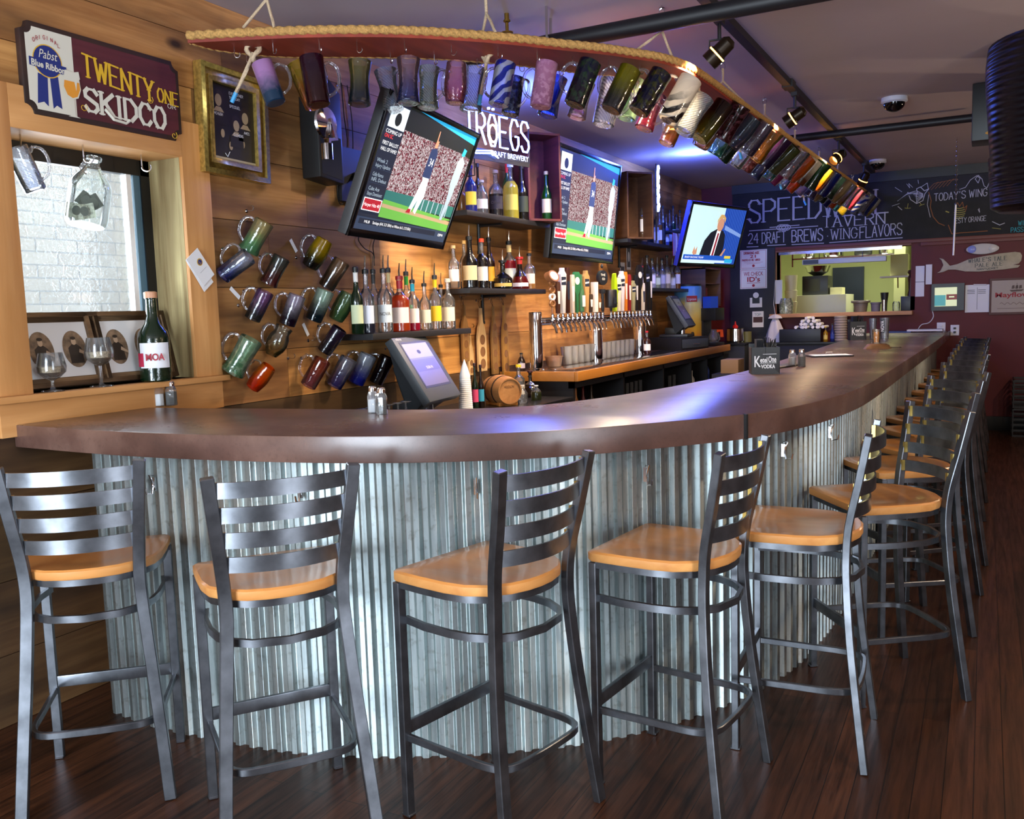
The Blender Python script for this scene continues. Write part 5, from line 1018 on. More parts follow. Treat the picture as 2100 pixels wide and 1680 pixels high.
h_ = g('ShaderNodeMath', {0: sp.outputs[2], 1: 1/hz}, operation='MULTIPLY'); h_ = g('ShaderNodeMath', {0: nz.outputs[0], 1: .3, 2: h_.outputs[0]}, operation='MULTIPLY_ADD'); p = g('ShaderNodeBsdfPrincipled', {'Base Color': g.ramp(h_.outputs[0], [(.12, '#3c70a8'), (.22, '#d86830'), (.45, '#e8b83c'), (.85, '#f0e088'), (1.0, '#5c9cd8')]), 'Roughness': .3}); g.out(p.outputs[0])
m = MB(); m.lathe([(.15, .0), (.155, .01), (.155, hz-.02), (.15, hz)], 32); m.build('wrap', mm_, t); m = MB().lathe([(.15, hz), (.152, hz+.02), (.14, hz+.025)], 32); m.build('lid', M_till2, t)
m = MB(); m.box(-.06, .06, -.162, -.157, hz*.74, hz*.84); text(m, 'Lipton', 0, hz*.765, .028, -.1635, 1, align='CENTER', wid=.095); m.build('lettering', [mat('label red', '#a81820', .5), M_white], t, smooth=False)
m = MB(); m.lathe([(.012, -.04), (.02, -.02), (.02, .02), (.012, .04)], 12, 0, Matrix.Translation((0, -.18, .12))); m.tube([(0, -.15, .12), (0, -.18, .12)], .01, 8); m.build('spigot', M_till2, t)
bottle(onx(1327, 700, -2.86).y, -2.86, 1.063, .21, .036, 'round', 'clear', '#481810', .75, '#e4e0e0', '#c02028', False, 'squat bottle with white and red striped label right of the tower', lt='')
for px, top, d, kw in ((1047, 740, 'dark spice jar with black lid left of the beer tower', dict(cap='#101010', spout=False, label='#e0d0d0', liq='#402820', fill=.8, kind='jug')),):
    y = 6.06; X = -3.1; bottle(y, X, 1.056, .13, .03, desc=d, **kw)
# ================================================================== ON AND AROUND THE WINDOW
P0 = onx(195, 166, XW+.03)
t = thing('beer_sign', 'carved wooden beer sign reading TWENTYONE or SKIDOO on the wall above the window'.replace('SKIDOO', 'SKIDCO'), 'sign', (XW+.028, 2.63, 2.475), LW)
def notch(w, h, r, n=5):
    o = []
    for cx, cz, a in ((w, h, 0), (-w, h, 1), (-w, -h, 2), (w, -h, 3)):
        for i in range(n+1):
            b = -PI/2 - i*PI/2/n + a*PI/2 if False else (PI*1.5 - i*PI/2/n) + a*PI/2
            o.append((cx+r*math.cos(b), cz+r*math.sin(b)))
    return o
w, h = .375, .172
m = MB(); m.prism(notch(w, h, .035), 0, .03, 0); m.build('board', wood('sign edge', '#2c1812', '#3c221a', 'X', 1., .6), t, bevel=.004)
M_mar = wood('sign maroon', '#4c1820', '#5e222a', 'X', 2.2, .6, dark=.8); M_cr = mat('sign cream', '#d8d4c4', .6); M_navy = mat('sign navy', '#1c2c74', .6); M_yel = mat('sign yellow', '#dcae24', .6); M_beer = mat('sign beer', '#e0942c', .6); M_redl = mat('sign red', '#a02830', .6)
m = MB(); k = notch(w-.018, h-.02, .03); m.flat(k, -.0008, 0); xs = -w*.42
m.flat([(x if x < xs else xs, z) for x, z in k], -.0014, 1)
cx, cz = -w*.72, .035
m.flat(disc(cx, cz, .062, n=36), -.002, 3); m.flat(disc(cx, cz, .058, n=36), -.0024, 2); m.flat([(cx-.078, cz-.028), (cx+.078, cz-.038), (cx+.078, cz-.006), (cx-.078, cz+.004)], -.0034, 2)
m.flat([(cx-.045, cz-.05), (cx-.005, cz-.06), (cx-.01, cz-.17), (cx-.028, cz-.155), (cx-.055, cz-.165)], -.0019, 2); m.flat([(cx+.005, cz-.06), (cx+.04, cz-.05), (cx+.048, cz-.17), (cx+.026, cz-.16), (cx+.01, cz-.175)], -.0019, 2)
text(m, 'Pabst', cx, cz+.008, .034, -.0038, 1, align='CENTER', shear=.3, wid=.08); text(m, 'Blue Ribbon', cx, cz-.03, .024, -.004, 1, align='CENTER', wid=.142, rot=-.06, off=.001)
for i, ch in enumerate('ORIGINAL'): a = R(128-i*10.8); ribbon(m, strokes(ch, cx+.086*math.cos(a)-.004, cz+.086*math.sin(a)-.006, .014, .008)[0], .0022, -.0038, 5)
gx = xs-.012; m.flat([(gx-.038, cz-.035), (gx+.03, cz-.035), (gx+.036, cz-.08), (gx+.022, cz-.115), (gx-.004, cz-.125), (gx-.03, cz-.115), (gx-.044, cz-.08)], -.0042, 1); m.flat([(gx-.036, cz-.055), (gx+.03, cz-.055), (gx+.032, cz-.08), (gx+.018, cz-.11), (gx-.004, cz-.119), (gx-.026, cz-.11), (gx-.04, cz-.08)], -.0046, 4)
m.flat([(gx-.036, cz-.03), (gx-.03, cz-.015), (gx, cz-.02), (gx+.03, cz-.012), (gx+.034, cz-.04), (gx+.02, cz-.05), (gx+.014, cz-.09), (gx+.006, cz-.045), (gx-.034, cz-.046)], -.005, 1)
m.flat([(gx-.007, cz-.124), (gx+.001, cz-.124), (gx+.002, cz-.185), (gx+.025, cz-.192), (gx-.03, cz-.192), (gx-.008, cz-.185)], -.0042, 1)
# lettering
zz = .07; s1, e1 = strokes('TWENTY', xs+.04, .02, .085, .044, .3); ribbon(m, [[(x, z-(x-xs)*.12) for x, z in p_] for p_ in s1], .013, -.004, 3, serif=.024)
s2, e2 = strokes('ONE', e1+.012, -.0, .055, .03, .35); ribbon(m, [[(x, z-(x-xs)*.04) for x, z in p_] for p_ in s2], .009, -.004, 3, serif=.016)
ribbon(m, strokes('OR', w-.075, -.036, .018, .018, .4)[0], .003, -.004, 1, serif=.008)
s3, e3 = strokes('SKIDCO', xs+.04, -.118, .086, .056, .34); ribbon(m, [[(x, z-(x-xs)*.03) for x, z in p_] for p_ in s3], .017, -.004, 1, serif=.03)
m.tube([(xs+.13, -.0045, -.1), (xs+.17, -.0045, -.135), (xs+.23, -.0045, -.14), (xs+.25, -.0045, -.125)], .006, 6, 1)
for px_, pz_ in ((w-.17, -.02), (xs+.03, -.11), (w-.05, -.15)): m.tube([(px_+(.004+.0016*i)*math.cos(i*.8), -.004, pz_+(.004+.0016*i)*math.sin(i*.8)) for i in range(10)], .0012, 5, 3)
m.build('painted_face', [M_mar, M_cr, M_navy, M_yel, M_beer, M_redl], t, smooth=False)
# gold frame
t = thing('gold_picture_frame', 'gold picture frame with a dark chalk portrait print, right of the beer sign', 'picture', (XW+.02, 3.325, 2.43), LW, ry=R(1.5))
def frame(t, w, h, b, d, mt, prof_=3):
    for i in range(prof_):
        k0 = b*i/prof_; k1 = b*(i+1)/prof_; dd = d*(1, .55, .8)[i % 3]; m = MB()
        W, H = w/2-k0, h/2-k0; w2, h2 = w/2-k1, h/2-k1
        for q in (((-W, -H), (W, -H), (w2, -h2), (-w2, -h2)), ((-W, H), (-w2, h2), (w2, h2), (W, H)), ((-W, -H), (-w2, -h2), (-w2, h2), (-W, H)), ((W, -H), (W, H), (w2, h2), (w2, -h2))): m.prism(list(q), -dd, .015)
        if i == 0: A = m
        else: n_ = len(A.v); A.v += m.v; A.f += [tuple(a+n_ for a in f) for f in m.f]; A.m += m.m
    A.build('frame', mt, t, bevel=.002)
frame(t, .43, .5, .075, .035, mat('old gold', '#b89a50', .35, .75, noise=.35, nscale=60))
m = MB(); m.box(-.14, .14, -.006, 0, -.175, .175); 
for x, z, r in ((-.09, .1, .028), (.02, .0, .026), (.08, .045, .028)):
    m.flat(disc(x, z+.01, r*1.2, r*1.5), -.0068, 2); m.flat(disc(x, z, r*.75, r), -.0074, 1); m.flat([(x-r*1.5, z-r*2.2), (x+r*1.5, z-r*2.2), (x+r*.5, z-r*1.1), (x-r*.5, z-r*1.1)], -.007, 1)
    m.flat([(x-r*1.7, z-r*4), (x+r*1.7, z-r*4), (x+r*1.6, z-r*1.9), (x-r*1.6, z-r*1.9)], -.0076, 0)
for i, (s_, x, z) in enumerate((('EVERY OTHER', -.02, .14), ('THURSDAY', -.02, .12), ('7-11', -.02, .1), ('SPECDUEL', -.02, .08), ('MCHUGH', -.12, .03), ('JAMES', .06, -.03), ('CLEMENS', 0, -.05))): ribbon(m, strokes(s_, x, z, .012, .007)[0], .0015, -.008, 3)
m.tube([(-.06, -.008, -.14), (-.045, -.008, -.155), (-.03, -.008, -.13)], .0015, 5, 3); m.flat([(-.14, -.175), (.14, -.175), (.14, -.16), (-.14, -.16)], -.0074, 4)
for x, z in ((-.07, -.05), (.06, -.08), (-.02, -.1)): m.flat(disc(x, z, .012, .02), -.0074, 1)
m.build('print', [mat('print black', '#1e1a18', .35), mat('print sepia', '#a89070', .4), mat('print hair', '#2c201a', .4), M_white, mat('print pale', '#b8a888', .4)], t, smooth=False)
# things hung from the window head
def head_hook(x, y): 
    o = bpy.data.objects.new('ceiling_hook', HK); COL.objects.link(o); o.parent = wn; o.location = Vector((x, y, OZ1))-wn.location; o.scale = (1.6,)*3; o.rotation_euler = (0, 0, R(60))
xh = XW-.07
ph = onx(172, 330, xh); head_hook(xh, ph.y)
Tj, Bj = onx(193, 322, xh), onx(176, 463, xh); L = (Tj-Bj).length
t = thing('glass_jug', 'clear glass growler jug holding banknotes, hanging in the window', 'jug', Bj); t.rotation_mode = 'QUATERNION'; t.rotation_quaternion = Vector((0, 0, 1)).rotation_difference((Tj-Bj).normalized())
r = 41*depth(Bj)/FPX; m = MB(); pr = [(.0005, .004), (r*.85, 0), (r*.97, .012), (r, L*.12), (r, L*.5), (r*.98, L*.56), (r*.9, L*.63), (r*.74, L*.7), (r*.56, L*.76), (r*.42, L*.82), (r*.35, L*.86), (r*.31, L*.88), (r*.31, L*.94), (r*.38, L*.95), (r*.38, L*.99), (r*.33, L*.99), (r*.3, L*.94)]
m.lathe(pr, 32); m.build('jug_body', glass('jug glass', '#e4ece8', dens=.06, gloss=.8, scale=4), t)
m = MB(); m.tube([(-r*.3, 0, L*.9), (-r*.55, -.01, L*.92), (-r*.75, -.01, L*.86), (-r*.7, 0, L*.8), (-r*.5, 0, L*.79)], .009, 8); m.build('jug_handle', M_handle, t)
M_bill = mat('banknote', '#a4a894', .7, noise=.5, nscale=90); M_billd = mat('banknote dark', '#3c4438', .7)
for i, (x, z, a, w_) in enumerate(((-.01, L*.2, .2, .075), (.02, L*.19, -.15, .08), (-.01, L*.36, .7, .06), (.02, L*.33, -.5, .06))):
    m = MB(); m.M = Matrix.Translation((x*.6, .03*(i-1.5)*.8, z)) @ Matrix.Rotation(R(60), 4, 'Z') @ Matrix.Rotation(a, 4, 'Y')
    n_ = 8; m.add([(w_*(u/n_-.5), .008*math.sin(u*1.3+i), s*.03) for u in range(n_+1) for s in (-1, 1)], [(2*u, 2*u+2, 2*u+3, 2*u+1) for u in range(n_)], 0); m.flat(disc(0, 0, .016, .02), -.011, 1)
    tag(m.build('banknote', [M_bill if i < 2 else M_billd, M_billd], None), f"{['creased', 'flat', 'dark folded', 'dark curled'][i]} banknote inside the glass jug in the window, {['left at the bottom', 'right at the bottom', 'upper left', 'upper right'][i]}", 'banknote', 'banknotes in the glass jug').matrix_world = Matrix.Translation(Bj)
hk_ = onx(43, 300, xh); head_hook(xh, hk_.y)
Tm, Bm = onx(36, 312, xh), onx(74, 392, xh); L = (Tm-Bm).length*1.12
place_mug(Bm, Tm-Bm, RT*1+UP*.5, 'straight', glass('cut glass', '#b8c4dc', '#e8ecf0', dens=.15, gloss=1.6, pat='lines', c3='#f0f4ff'), 'clear cut-glass mug hanging at the left of the window', None, L, name='cut_glass_mug')
q = onx(290, 330, xh); head_hook(xh, q.y)
# framed portraits standing on the sill
M_frw = wood('carved frame', '#5c432c', '#8c6c4a', 'X', 2., .6)
for lb, ca, w_, h_, rz in (('carved wooden frame with two oval portraits, left on the window sill', (112, 716), .42, .31, 0), ('carved wooden frame with two oval portraits, right on the sill behind the dark bottle', (262, 712), .42, .31, 0)):
    P = onx(ca[0], ca[1], XW-.13); t = thing('portrait_frame', lb, 'picture frame', (XW-.11, P.y, OZ0+.001+.155), LW, R(-14))
    t.location.z = OZ0+.157; frame(t, w_, h_, .04, .02, M_frw, 2); m = MB(); m.box(-w_/2+.02, w_/2-.02, -.004, 0, -h_/2+.02, h_/2-.02)
    for sx in (-.075, .075):
        m.flat(disc(sx, 0, .055, .078, 28), -.0048, 1); m.flat([(sx-.03, -.06), (sx+.032, -.06), (sx+.03, .005), (sx+.012, .02), (sx-.012, .02), (sx-.03, .005)], -.0054, 2); m.flat(disc(sx, .032, .011, .015), -.0058, 3); m.flat(disc(sx, .046, .013, .007), -.006, 2); m.flat([(sx+.02, .0), (sx+.05, -.02), (sx+.05, -.03), (sx+.015, -.015)], -.0059, 3)
    m.build('picture', [mat('mount white', '#dcdcdc', .5), mat('sepia', '#7c6650', .5, noise=.5, nscale=40), mat('sepia dark', '#33281f', .5), mat('sepia pale', '#b89c80', .5)], t, smooth=False)
# two goblets on the sill
def goblet(px, base_px, top_px, w_, lb, fillc, stem, r_k=1.):
    X = XW-.0; P = onx(px, base_px, X); z = OZ0+.0005; d = depth((X, P.y, z)); h = (base_px-top_px)*d/FPX; r = w_*d/FPX/2
    t = thing('stemmed_glass', lb, 'glass', (X, P.y, z)); s = stem*h
    m = MB(); o_ = [(.0005, 0), (r*.8, 0), (r*.8, .003), (r*.2, .008), (.006, .02), (.006, s), (r*.5, s+.01), (r*.95, s+(h-s)*.3), (r, s+(h-s)*.5), (r*.78, h), (r*.76, h), (r*.96, s+(h-s)*.5), (r*.9, s+(h-s)*.3), (r*.4, s+.014), (.0005, s+.012)]
    m.lathe(o_, 28); m.build('bowl', glass('goblet', '#e8ecee', dens=.05, gloss=.6, scale=4), t)
    m = MB(); m.lathe([(.0005, s+.014), (r*.4, s+.016), (r*.88, s+(h-s)*.3), (r*.93, s+(h-s)*.5), (.0005, s+(h-s)*.52)], 24); tag(m.build('grain_filling', mat(fillc[0], fillc[1], .9, noise=.6, nscale=220), t), 'pale grain filling the glass', kind='stuff')
    return t
goblet(108, 790, 711, 58, 'short-stemmed tulip glass filled with grain, left on the sill', ('grain a', '#a08c70'), .28)
goblet(208, 783, 683, 57, 'taller stemmed glass of pale grain between the portraits', ('grain b', '#b8a488'), .42)
P = onx(317, 770, XW+.0); d = depth((XW, P.y, OZ0)); h = (770-588)*d/FPX; r = 31*d/FPX
t = bottle(P.y, XW+.01, OZ0+.0005, h/1.04, r, 'wine', 'green', None, .5, '#e0e0e4', '#c8906c', False, 'large dark green champagne bottle labelled MOA with a cork, right on the sill', nm='champagne_bottle')
m = MB()
vs = []; rl = r+.0003
for i in range(7):
    a = -PI/2-1.4+i*.11; vs += [(rl*math.cos(a)*1.012, rl*math.sin(a)*1.012, h*.17), (rl*math.cos(a)*1.012, rl*math.sin(a)*1.012, h*.32)]
m.add(vs, [(2*i, 2*i+2, 2*i+3, 2*i+1) for i in range(6)]); m.build('label_flash', mat('label crimson', '#b02040', .6), t)
m = MB(); text(m, 'MOA', 0, h*.24, .03, -rl-.004, 0, align='CENTER', wid=r*1.15, off=.001); m.build('label_lettering', mat('label lettering red', '#a02030', .6), t, smooth=False)
# folded white card hanging on the casing
P = onx(411, 548, XW+.035); t = thing('folded_card', 'folded white card with a small round blue and gold crest on the window casing', 'card', P, LW, ry=R(-38)); m = MB(); m.prism([(-.045, -.075), (.045, -.075), (.045, .075), (-.045, .075)], -.001, .001); m.prism([(-.055, -.1), (.02, -.1), (.03, .07), (-.045, .07)], .004, .006); m.flat(disc(.012, .02, .017), -.0016, 1); m.flat(disc(.012, .02, .012), -.0022, 2); ribbon(m, strokes('L', .008, .014, .012, .008)[0], .002, -.0028, 1); m.flat([(-.02, -.02), (.03, -.02), (.03, -.0185), (-.02, -.0185)], -.0016, 3); m.build('card', [M_white, mat('crest gold', '#c89c30', .5), M_navy, mat('print grey', '#9a9a9e', .6)], t, smooth=False)
# wall speaker and chrome bracket
P = onx(668, 255, XW+.01); t = thing('wall_speaker', 'black wall speaker on the pine wall behind the hanging mugs', 'speaker', (XW+.002, onx(668, 220, XW+.1).y, 2.36), LW); m = MB(); m.prism([(-.1, -.12), (.1, -.14), (.1, .34), (-.02, .42), (-.1, .3)], -.12, 0); m.build('cabinet', M_black, t, bevel=.006); m = MB(); m.flat([(-.085, -.1), (.085, -.12), (.085, .1), (-.085, .12)], -.1212, 0); m.build('grille', mat('speaker cloth', '#1e1e20', .9), t)
P = onx(680, 250, XW+.24); t = thing('chrome_wall_lamp', 'round chrome wall lamp with an angled arm below the wall speaker', 'lamp', (XW+.19, P.y, P.z), LW); m = MB(); m.lathe([(.07, 0), (.085, .008), (.08, .02), (.02, .028)], 28, 0, Matrix.Rotation(R(90), 4, 'X')); m.build('wall_plate', M_chrome, t); m = MB(); m.tube([(.02, -.02, .02), (.02, -.05, -.09), (-.05, -.06, -.1), (-.06, -.06, -.17)], 0, rect=(.03, .02), up=(1, 0, 0)); m.build('arm', M_chrome, t); m = MB(); m.lathe([(.03, 0), (.03, .08), (.02, .085)], 16, 0, Matrix.Translation((-.06, -.06, -.2))); m.build('lamp_head', M_chrome, t)
cb = thing('wall_cables', 'thin black cables looping down the pine wall beside the near television', 'cable', onx(710, 330, XW+.01)); m = world_child(MB(), cb)
for pl in ([(700, 170), (706, 240), (712, 300), (695, 360), (692, 400), (700, 420), (712, 400)], [(712, 175), (722, 250), (724, 330), (722, 350)], [(740, 480), (735, 492), (748, 510), (765, 520), (768, 545)], [(770, 485), (765, 505), (768, 530)]): m.tube(arcpts([onx(a, b, XW+.012) for a, b in pl], 4), .003, 5)
m.build('cable', M_black, cb)
# ================================================================== ON THE BAR
M_salt = mat('salt', '#f0f0f0', .8); M_pep = mat('pepper', '#5a564e', .8, noise=.5, nscale=200)
def shaker(px, base, top, lb, kind, w_=24):
    P = onz(px, base, ZT); d = depth(P); h = (base-top)*d/FPX; r = w_*d/FPX/2
    t = thing('salt_shaker' if kind == 's' else 'pepper_shaker', lb, 'shaker', P, random.random(), group=None); m = MB()
    m.lathe([(.0005, .002), (r*.95, 0), (r, .004), (r, h*.62), (r*.8, h*.74), (r*.62, h*.8)], 8, 0); m.build('glass_body', glass('shaker glass', '#dfe4e8', dens=.2, gloss=1.5), t, angle=20)
    m = MB(); m.lathe([(.0005, .004), (r*.88, .004), (r*.88, h*(.5 if kind == 's' else .55)), (.0005, h*.52)], 8); tag(m.build('salt' if kind == 's' else 'pepper', M_salt if kind == 's' else M_pep, t), kind='stuff')
    m = MB(); m.lathe([(r*.66, h*.79), (r*.72, h*.8), (r*.72, h*.92), (r*.6, h*.98), (.0005, h)], 20); m.build('screw_cap', M_chrome, t)
shaker(326, 833, 783, 'glass salt shaker at the window end of the bar', 's'); shaker(352, 831, 781, 'glass pepper shaker at the window end of the bar', 'p')
shaker(766, 847, 791, 'salt shaker of the pair on the bar in front of the near till', 's', 23); shaker(784, 850, 794, 'pepper shaker of the pair on the bar in front of the near till', 'p', 23)
shaker(1625, 751, 716, 'salt shaker beside the black napkin caddy on the bar', 's', 16); shaker(1644, 752, 715, 'pepper shaker beside the black napkin caddy on the bar', 'p', 16)
def caddy(px, base, top, w_, lb, X=None, zb=ZT, rz=R(40), napk=True, off=(0, 0)):
    P = onz(px, base, zb); d = depth(P); h = (base-top)*d/FPX; w = w_*d/FPX/1.15
    t = thing('napkin_caddy', lb, 'napkin caddy', P, rz); m = MB(); m.box(-w/2, w/2, -w*.4, w*.4, 0, .008); m.box(-w/2, w/2, -w*.4, -w*.38, 0, h*.72); m.box(-w/2, w/2, w*.38, w*.4, 0, h*.8); m.box(-w/2, -w/2+.005, -w*.4, w*.4, 0, h*.72); m.box(w/2-.005, w/2, -w*.4, w*.4, 0, h*.72); m.box(-.003, .003, -w*.4, w*.4, 0, h*.72); m.build('holder', M_till2, t, bevel=.002)
    m = MB()
    for k in range(9): m.cbox((-w*.3+k*w*.03, 0, h*.55), (.0015, w*.6, h*.75), 0)
    m.build('napkins', mat('black napkins', '#1c1f26', .7), t)
    m = MB()
    for k in range(12): m.tube([(w*.1+.022*math.cos(k), .02*math.sin(k*2.1), .01), (w*.2+.03*math.cos(k*1.3), .03*math.sin(k*1.7), h*(.88+.03*(k % 4)))], .002, 5)
    m.build('straws', M_black, t)
    m = MB(); text(m, 'K', -w*.42, h*.2, h*.3, -w*.4-.001, 0, off=.001, wid=w*.22); text(m, 'etel', -w*.2, h*.32, h*.13, -w*.4-.001, 0, wid=w*.26, off=.001); text(m, 'One', w*.09, h*.32, h*.16, -w*.4-.001, 0, wid=w*.28, off=.001); text(m, 'VODKA', -w*.16, h*.16, h*.1, -w*.4-.001, 0, wid=w*.5, off=.001); m.box(-w*.1, w*.38, -w*.4-.002, -w*.4-.001, h*.53, h*.54); m.box(-w*.2, w*.38, -w*.4-.002, -w*.4-.001, h*.29, h*.3); m.build('lettering', M_white, t, smooth=False); return t
caddy(1567, 766, 690, 64, 'black napkin and straw caddy lettered Ketel One, near the inner edge of the bar', rz=R(20))
t = thing('bar_mat', 'flat black rubber mat under the near napkin caddy', 'bar mat', onz(1605, 752, ZT+.001), R(78)); MB().box(-.26, .2, -.05, .05, 0, .008).build('mat', M_till2, t, bevel=.002)
P = onz(1700, 731, ZT); t = thing('bill_folder', 'black bill folder lying on the bar between the shakers and the taster glasses', 'bill folder', P, R(25)); m = MB(); m.box(-.14, .14, -.09, .09, .001, .01); m.build('cover', M_till2, t, bevel=.003); m = MB(); m.box(-.12, .13, -.1, .06, .0105, .012); m.build('slip', M_white, t); m = MB(); m.tube([(-.02, 0, .012), (-.02, .0, .03), (.02, 0, .03), (.02, 0, .012)], .003, 6); m.build('clip', M_steel, t)
caddy(1757, 697, 645, 36, 'second black Ketel One napkin caddy at the far end of the bar', rz=R(20))
for px, base, top, w_, lb, liq in ((1790, 694, 653, 15, 'tall empty taster glass beside the far napkin caddy', None), (1814, 695, 652, 19, 'tall glass lettered NOVA at the far end of the bar', 'dark')):
    P = onz(px, base, ZT); d = depth(P); h = (base-top)*d/FPX; r = w_*d/FPX/2; t = thing('tall_glass', lb, 'glass', P); MB().lathe([(.0005, .004), (r*.8, 0), (r, h), (r*.93, h), (r*.74, .012), (.0005, .012)], 24).build('glass_body', glass('tall glass', '#e0e6ec', dens=.2, gloss=1.5), t)
    if liq: m = MB(); m.box(-r*.5, r*.1, -r-.002, -r, h*.3, h*.95); m.build('label', M_till2, t); m = MB(); text(m, 'NOVA', 0, 0, .03, 0, 0, wid=h*.5); m.M = Matrix.Identity(4); vv = m.v; m.v = [(-z-r*.05, -r-.003, x+h*.35) for x, y, z in vv]; m.build('lettering', M_white, t, smooth=False)
P = onz(1797, 712, ZT+.012); d = depth(P); t = thing('beer_glass', 'small glass of amber beer standing on the leather pouch', 'glass', (P.x, P.y, ZT+.04)); h = 29*d/FPX; r = 8.5*d/FPX
MB().lathe([(.0005, .003), (r*.85, 0), (r, h), (r*.93, h), (r*.8, .008), (.0005, .008)], 20).build('glass_body', glass('beer glass', '#e8e0d0', dens=.1, gloss=1.3), t); MB().lathe([(.0005, .008), (r*.8, .009), (r*.9, h*.82), (.0005, h*.83)], 20).build('beer', mat('beer', '#d08a20', .2, emit=.15), t)  # the beer is given a faint glow of its own
t = thing('leather_pouch', 'crumpled brown leather pouch on the bar under the beer glass', 'pouch', (P.x, P.y, ZT+.0005), .4); m = MB(); rr_ = 27*d/FPX
vs = [(0, 0, .038)]; n_ = 18
for j, (kr, kz) in enumerate(((.35, .039), (.6, .034), (.85, .02), (1, .0))):
    for i in range(n_): a = 2*PI*i/n_; f_ = 1+.18*math.sin(3*a+j)+.08*math.sin(7*a); vs.append((rr_*kr*f_*math.cos(a), rr_*.8*kr*f_*math.sin(a), kz+(.004*math.sin(5*a+j) if 0 < j < 3 else 0)))
fs = [(0, 1+i, 1+(i+1) % n_) for i in range(n_)]
for j in range(3): fs += [(1+j*n_+i, 1+(j+1)*n_+i, 1+(j+1)*n_+(i+1) % n_, 1+j*n_+(i+1) % n_) for i in range(n_)]
m.add(vs, fs); m.build('pouch', mat('tan leather', '#6c4a2a', .6, bump=.4, nscale=25), t, angle=60); m = MB(); m.tube([(rr_*.8, 0, .01), (rr_*1.2, .03, .006), (rr_*1.6, -.02, .006), (rr_*1.9, .02, .005)], .003, 5); m.build('drawstring', mat('leather cord', '#2c1c14', .8), t)
P = onz(1850, 683, ZT+.001); t = thing('papers', 'stack of white papers on a blue folder at the wall end of the bar', 'papers', (-.72, YB-.32, ZT+.0005)); m = MB(); m.box(-.38, -.02, -.16, .16, 0, .012); m.build('blue_folder', mat('folder blue', '#1c3c80', .5), t); m = MB(); m.box(-.06, .3, -.15, .15, .012, .03); m.build('paper_stack', M_white, t)
# ================================================================== BACK WALL
Y0 = YB-.001
def on_back(px, py, Y=YB): return ony(px, py, Y)
# chalk writing (part of the chalkboard)
M_chalk = mat('chalk white', '#b9b9cc', .9); M_chy = mat('chalk yellow', '#a8a05c', .9); M_cho = mat('chalk orange', '#8c5a3c', .9); M_cht = mat('chalk teal', '#3c9cb0', .9)
m = MB(); yc = YB-.0312
def chalk(s, pA, pB, h, t_=.012, serif=0, mi=0, gap=.3):
    A, B_ = on_back(*pA), on_back(*pB); w0 = 1.; _, e = strokes(s, 0, 0, 1, 1, gap); k = (B_.x-A.x)/(e-gap); hh = h
    pl, _ = strokes(s, 0, 0, 1, 1, gap); pl = [[(A.x+x*k, A.z+(B_.z-A.z)*(x*k)/(B_.x-A.x)+z*hh) for x, z in p] for p in pl]; ribbon(m, pl, t_, yc, mi, serif=serif)
chalk('SPEEDWELL', (1537, 458), (1822, 436), .27, .026, .06); chalk('TAVERN', (1688, 467), (1815, 459), .13, .014, .04)
chalk('24', (1536, 500), (1556, 499), .12, .01); chalk('DRAFT', (1564, 500), (1612, 497), .13, .01); chalk('BREWS', (1625, 497), (1688, 493), .14, .012); chalk('*', (1696, 489), (1700, 489), .05, .01); chalk('WING', (1705, 492), (1758, 488), .12, .01, .03); chalk('FLAVORS', (1764, 489), (1850, 481), .13, .01)
for a, b in (((1533, 507), (1556, 506)), ((1575, 504), (1612, 502)), ((1625, 502), (1690, 499)), ((1702, 498), (1758, 494)), ((1760, 494), (1851, 488)), ((1538, 474), (1678, 464)), ((1580, 467), (1640, 462))): A, B_ = on_back(*a), on_back(*b); ribbon(m, [[(A.x, A.z), (B_.x, B_.z)]], .01, yc)
for k in range(3):
    c_ = on_back(1603+k*5, 467); ribbon(m, [[(c_.x+.045*math.cos(a)*1.2, c_.z+.035*math.sin(a)) for a in [i*PI/5 for i in range(11)]]], .009, yc)
chalk("TODAY'S WING", (1916, 413), (2024, 402), .08, .007); chalk('ZESTY ORANGE', (1953, 459), (2022, 453), .055, .005)
chalk('PASSION', (2073, 477), (2115, 474), .05, .006, 0, 3); chalk('WINGS', (2088, 463), (2120, 461), .05, .006, 0, 3)
# chalk bird, scrolls, beehive
def sq(pts, w_=.007, mi=0): ribbon(m, [[(lambda q: (q.x, q.z))(on_back(*p)) for p in pts]], w_, yc, mi)
for k in range(7): sq([(1841+k*3, 413-k*2), (1862+k*3, 397), (1880, 392+k*4), (1893, 398+k)], .006)
sq([(1862, 395), (1868, 410), (1880, 418), (1893, 412), (1897, 398), (1905, 388), (1896, 392), (1888, 384), (1880, 388), (1882, 398)], .008); sq([(1888, 385), (1902, 376), (1904, 388)], .006)
sq([(1863, 418), (1861, 428), (1856, 427)], .006, 1); sq([(1861, 428), (1868, 427)], .006, 1); sq([(1886, 415), (1890, 421), (1886, 423)], .006, 1); sq([(1890, 421), (1896, 419)], .006, 1)
for k in range(6): sq([(1902+k*8, 392-k*2), (1915+k*8, 378-k*2), (1925+k*8, 374-k)], .005, 2)
sq([(1968, 389), (1980, 385), (1990, 370), (2003, 361), (2010, 366), (2006, 376), (2000, 368), (2006, 360), (2014, 368), (2018, 382), (2024, 386), (2030, 372)], .006)
sq([(1905, 395), (1910, 412), (1908, 425), (1914, 445), (1925, 458), (1937, 463)], .009, 2); sq([(1905, 400), (1902, 420), (1908, 446)], .006, 0); sq([(1945, 462), (1952, 480), (1970, 478), (2000, 476), (2025, 474)], .009, 2); sq([(2035, 455), (2050, 462), (2060, 458)], .008, 0); sq([(2035, 468), (2052, 470)], .006, 1)
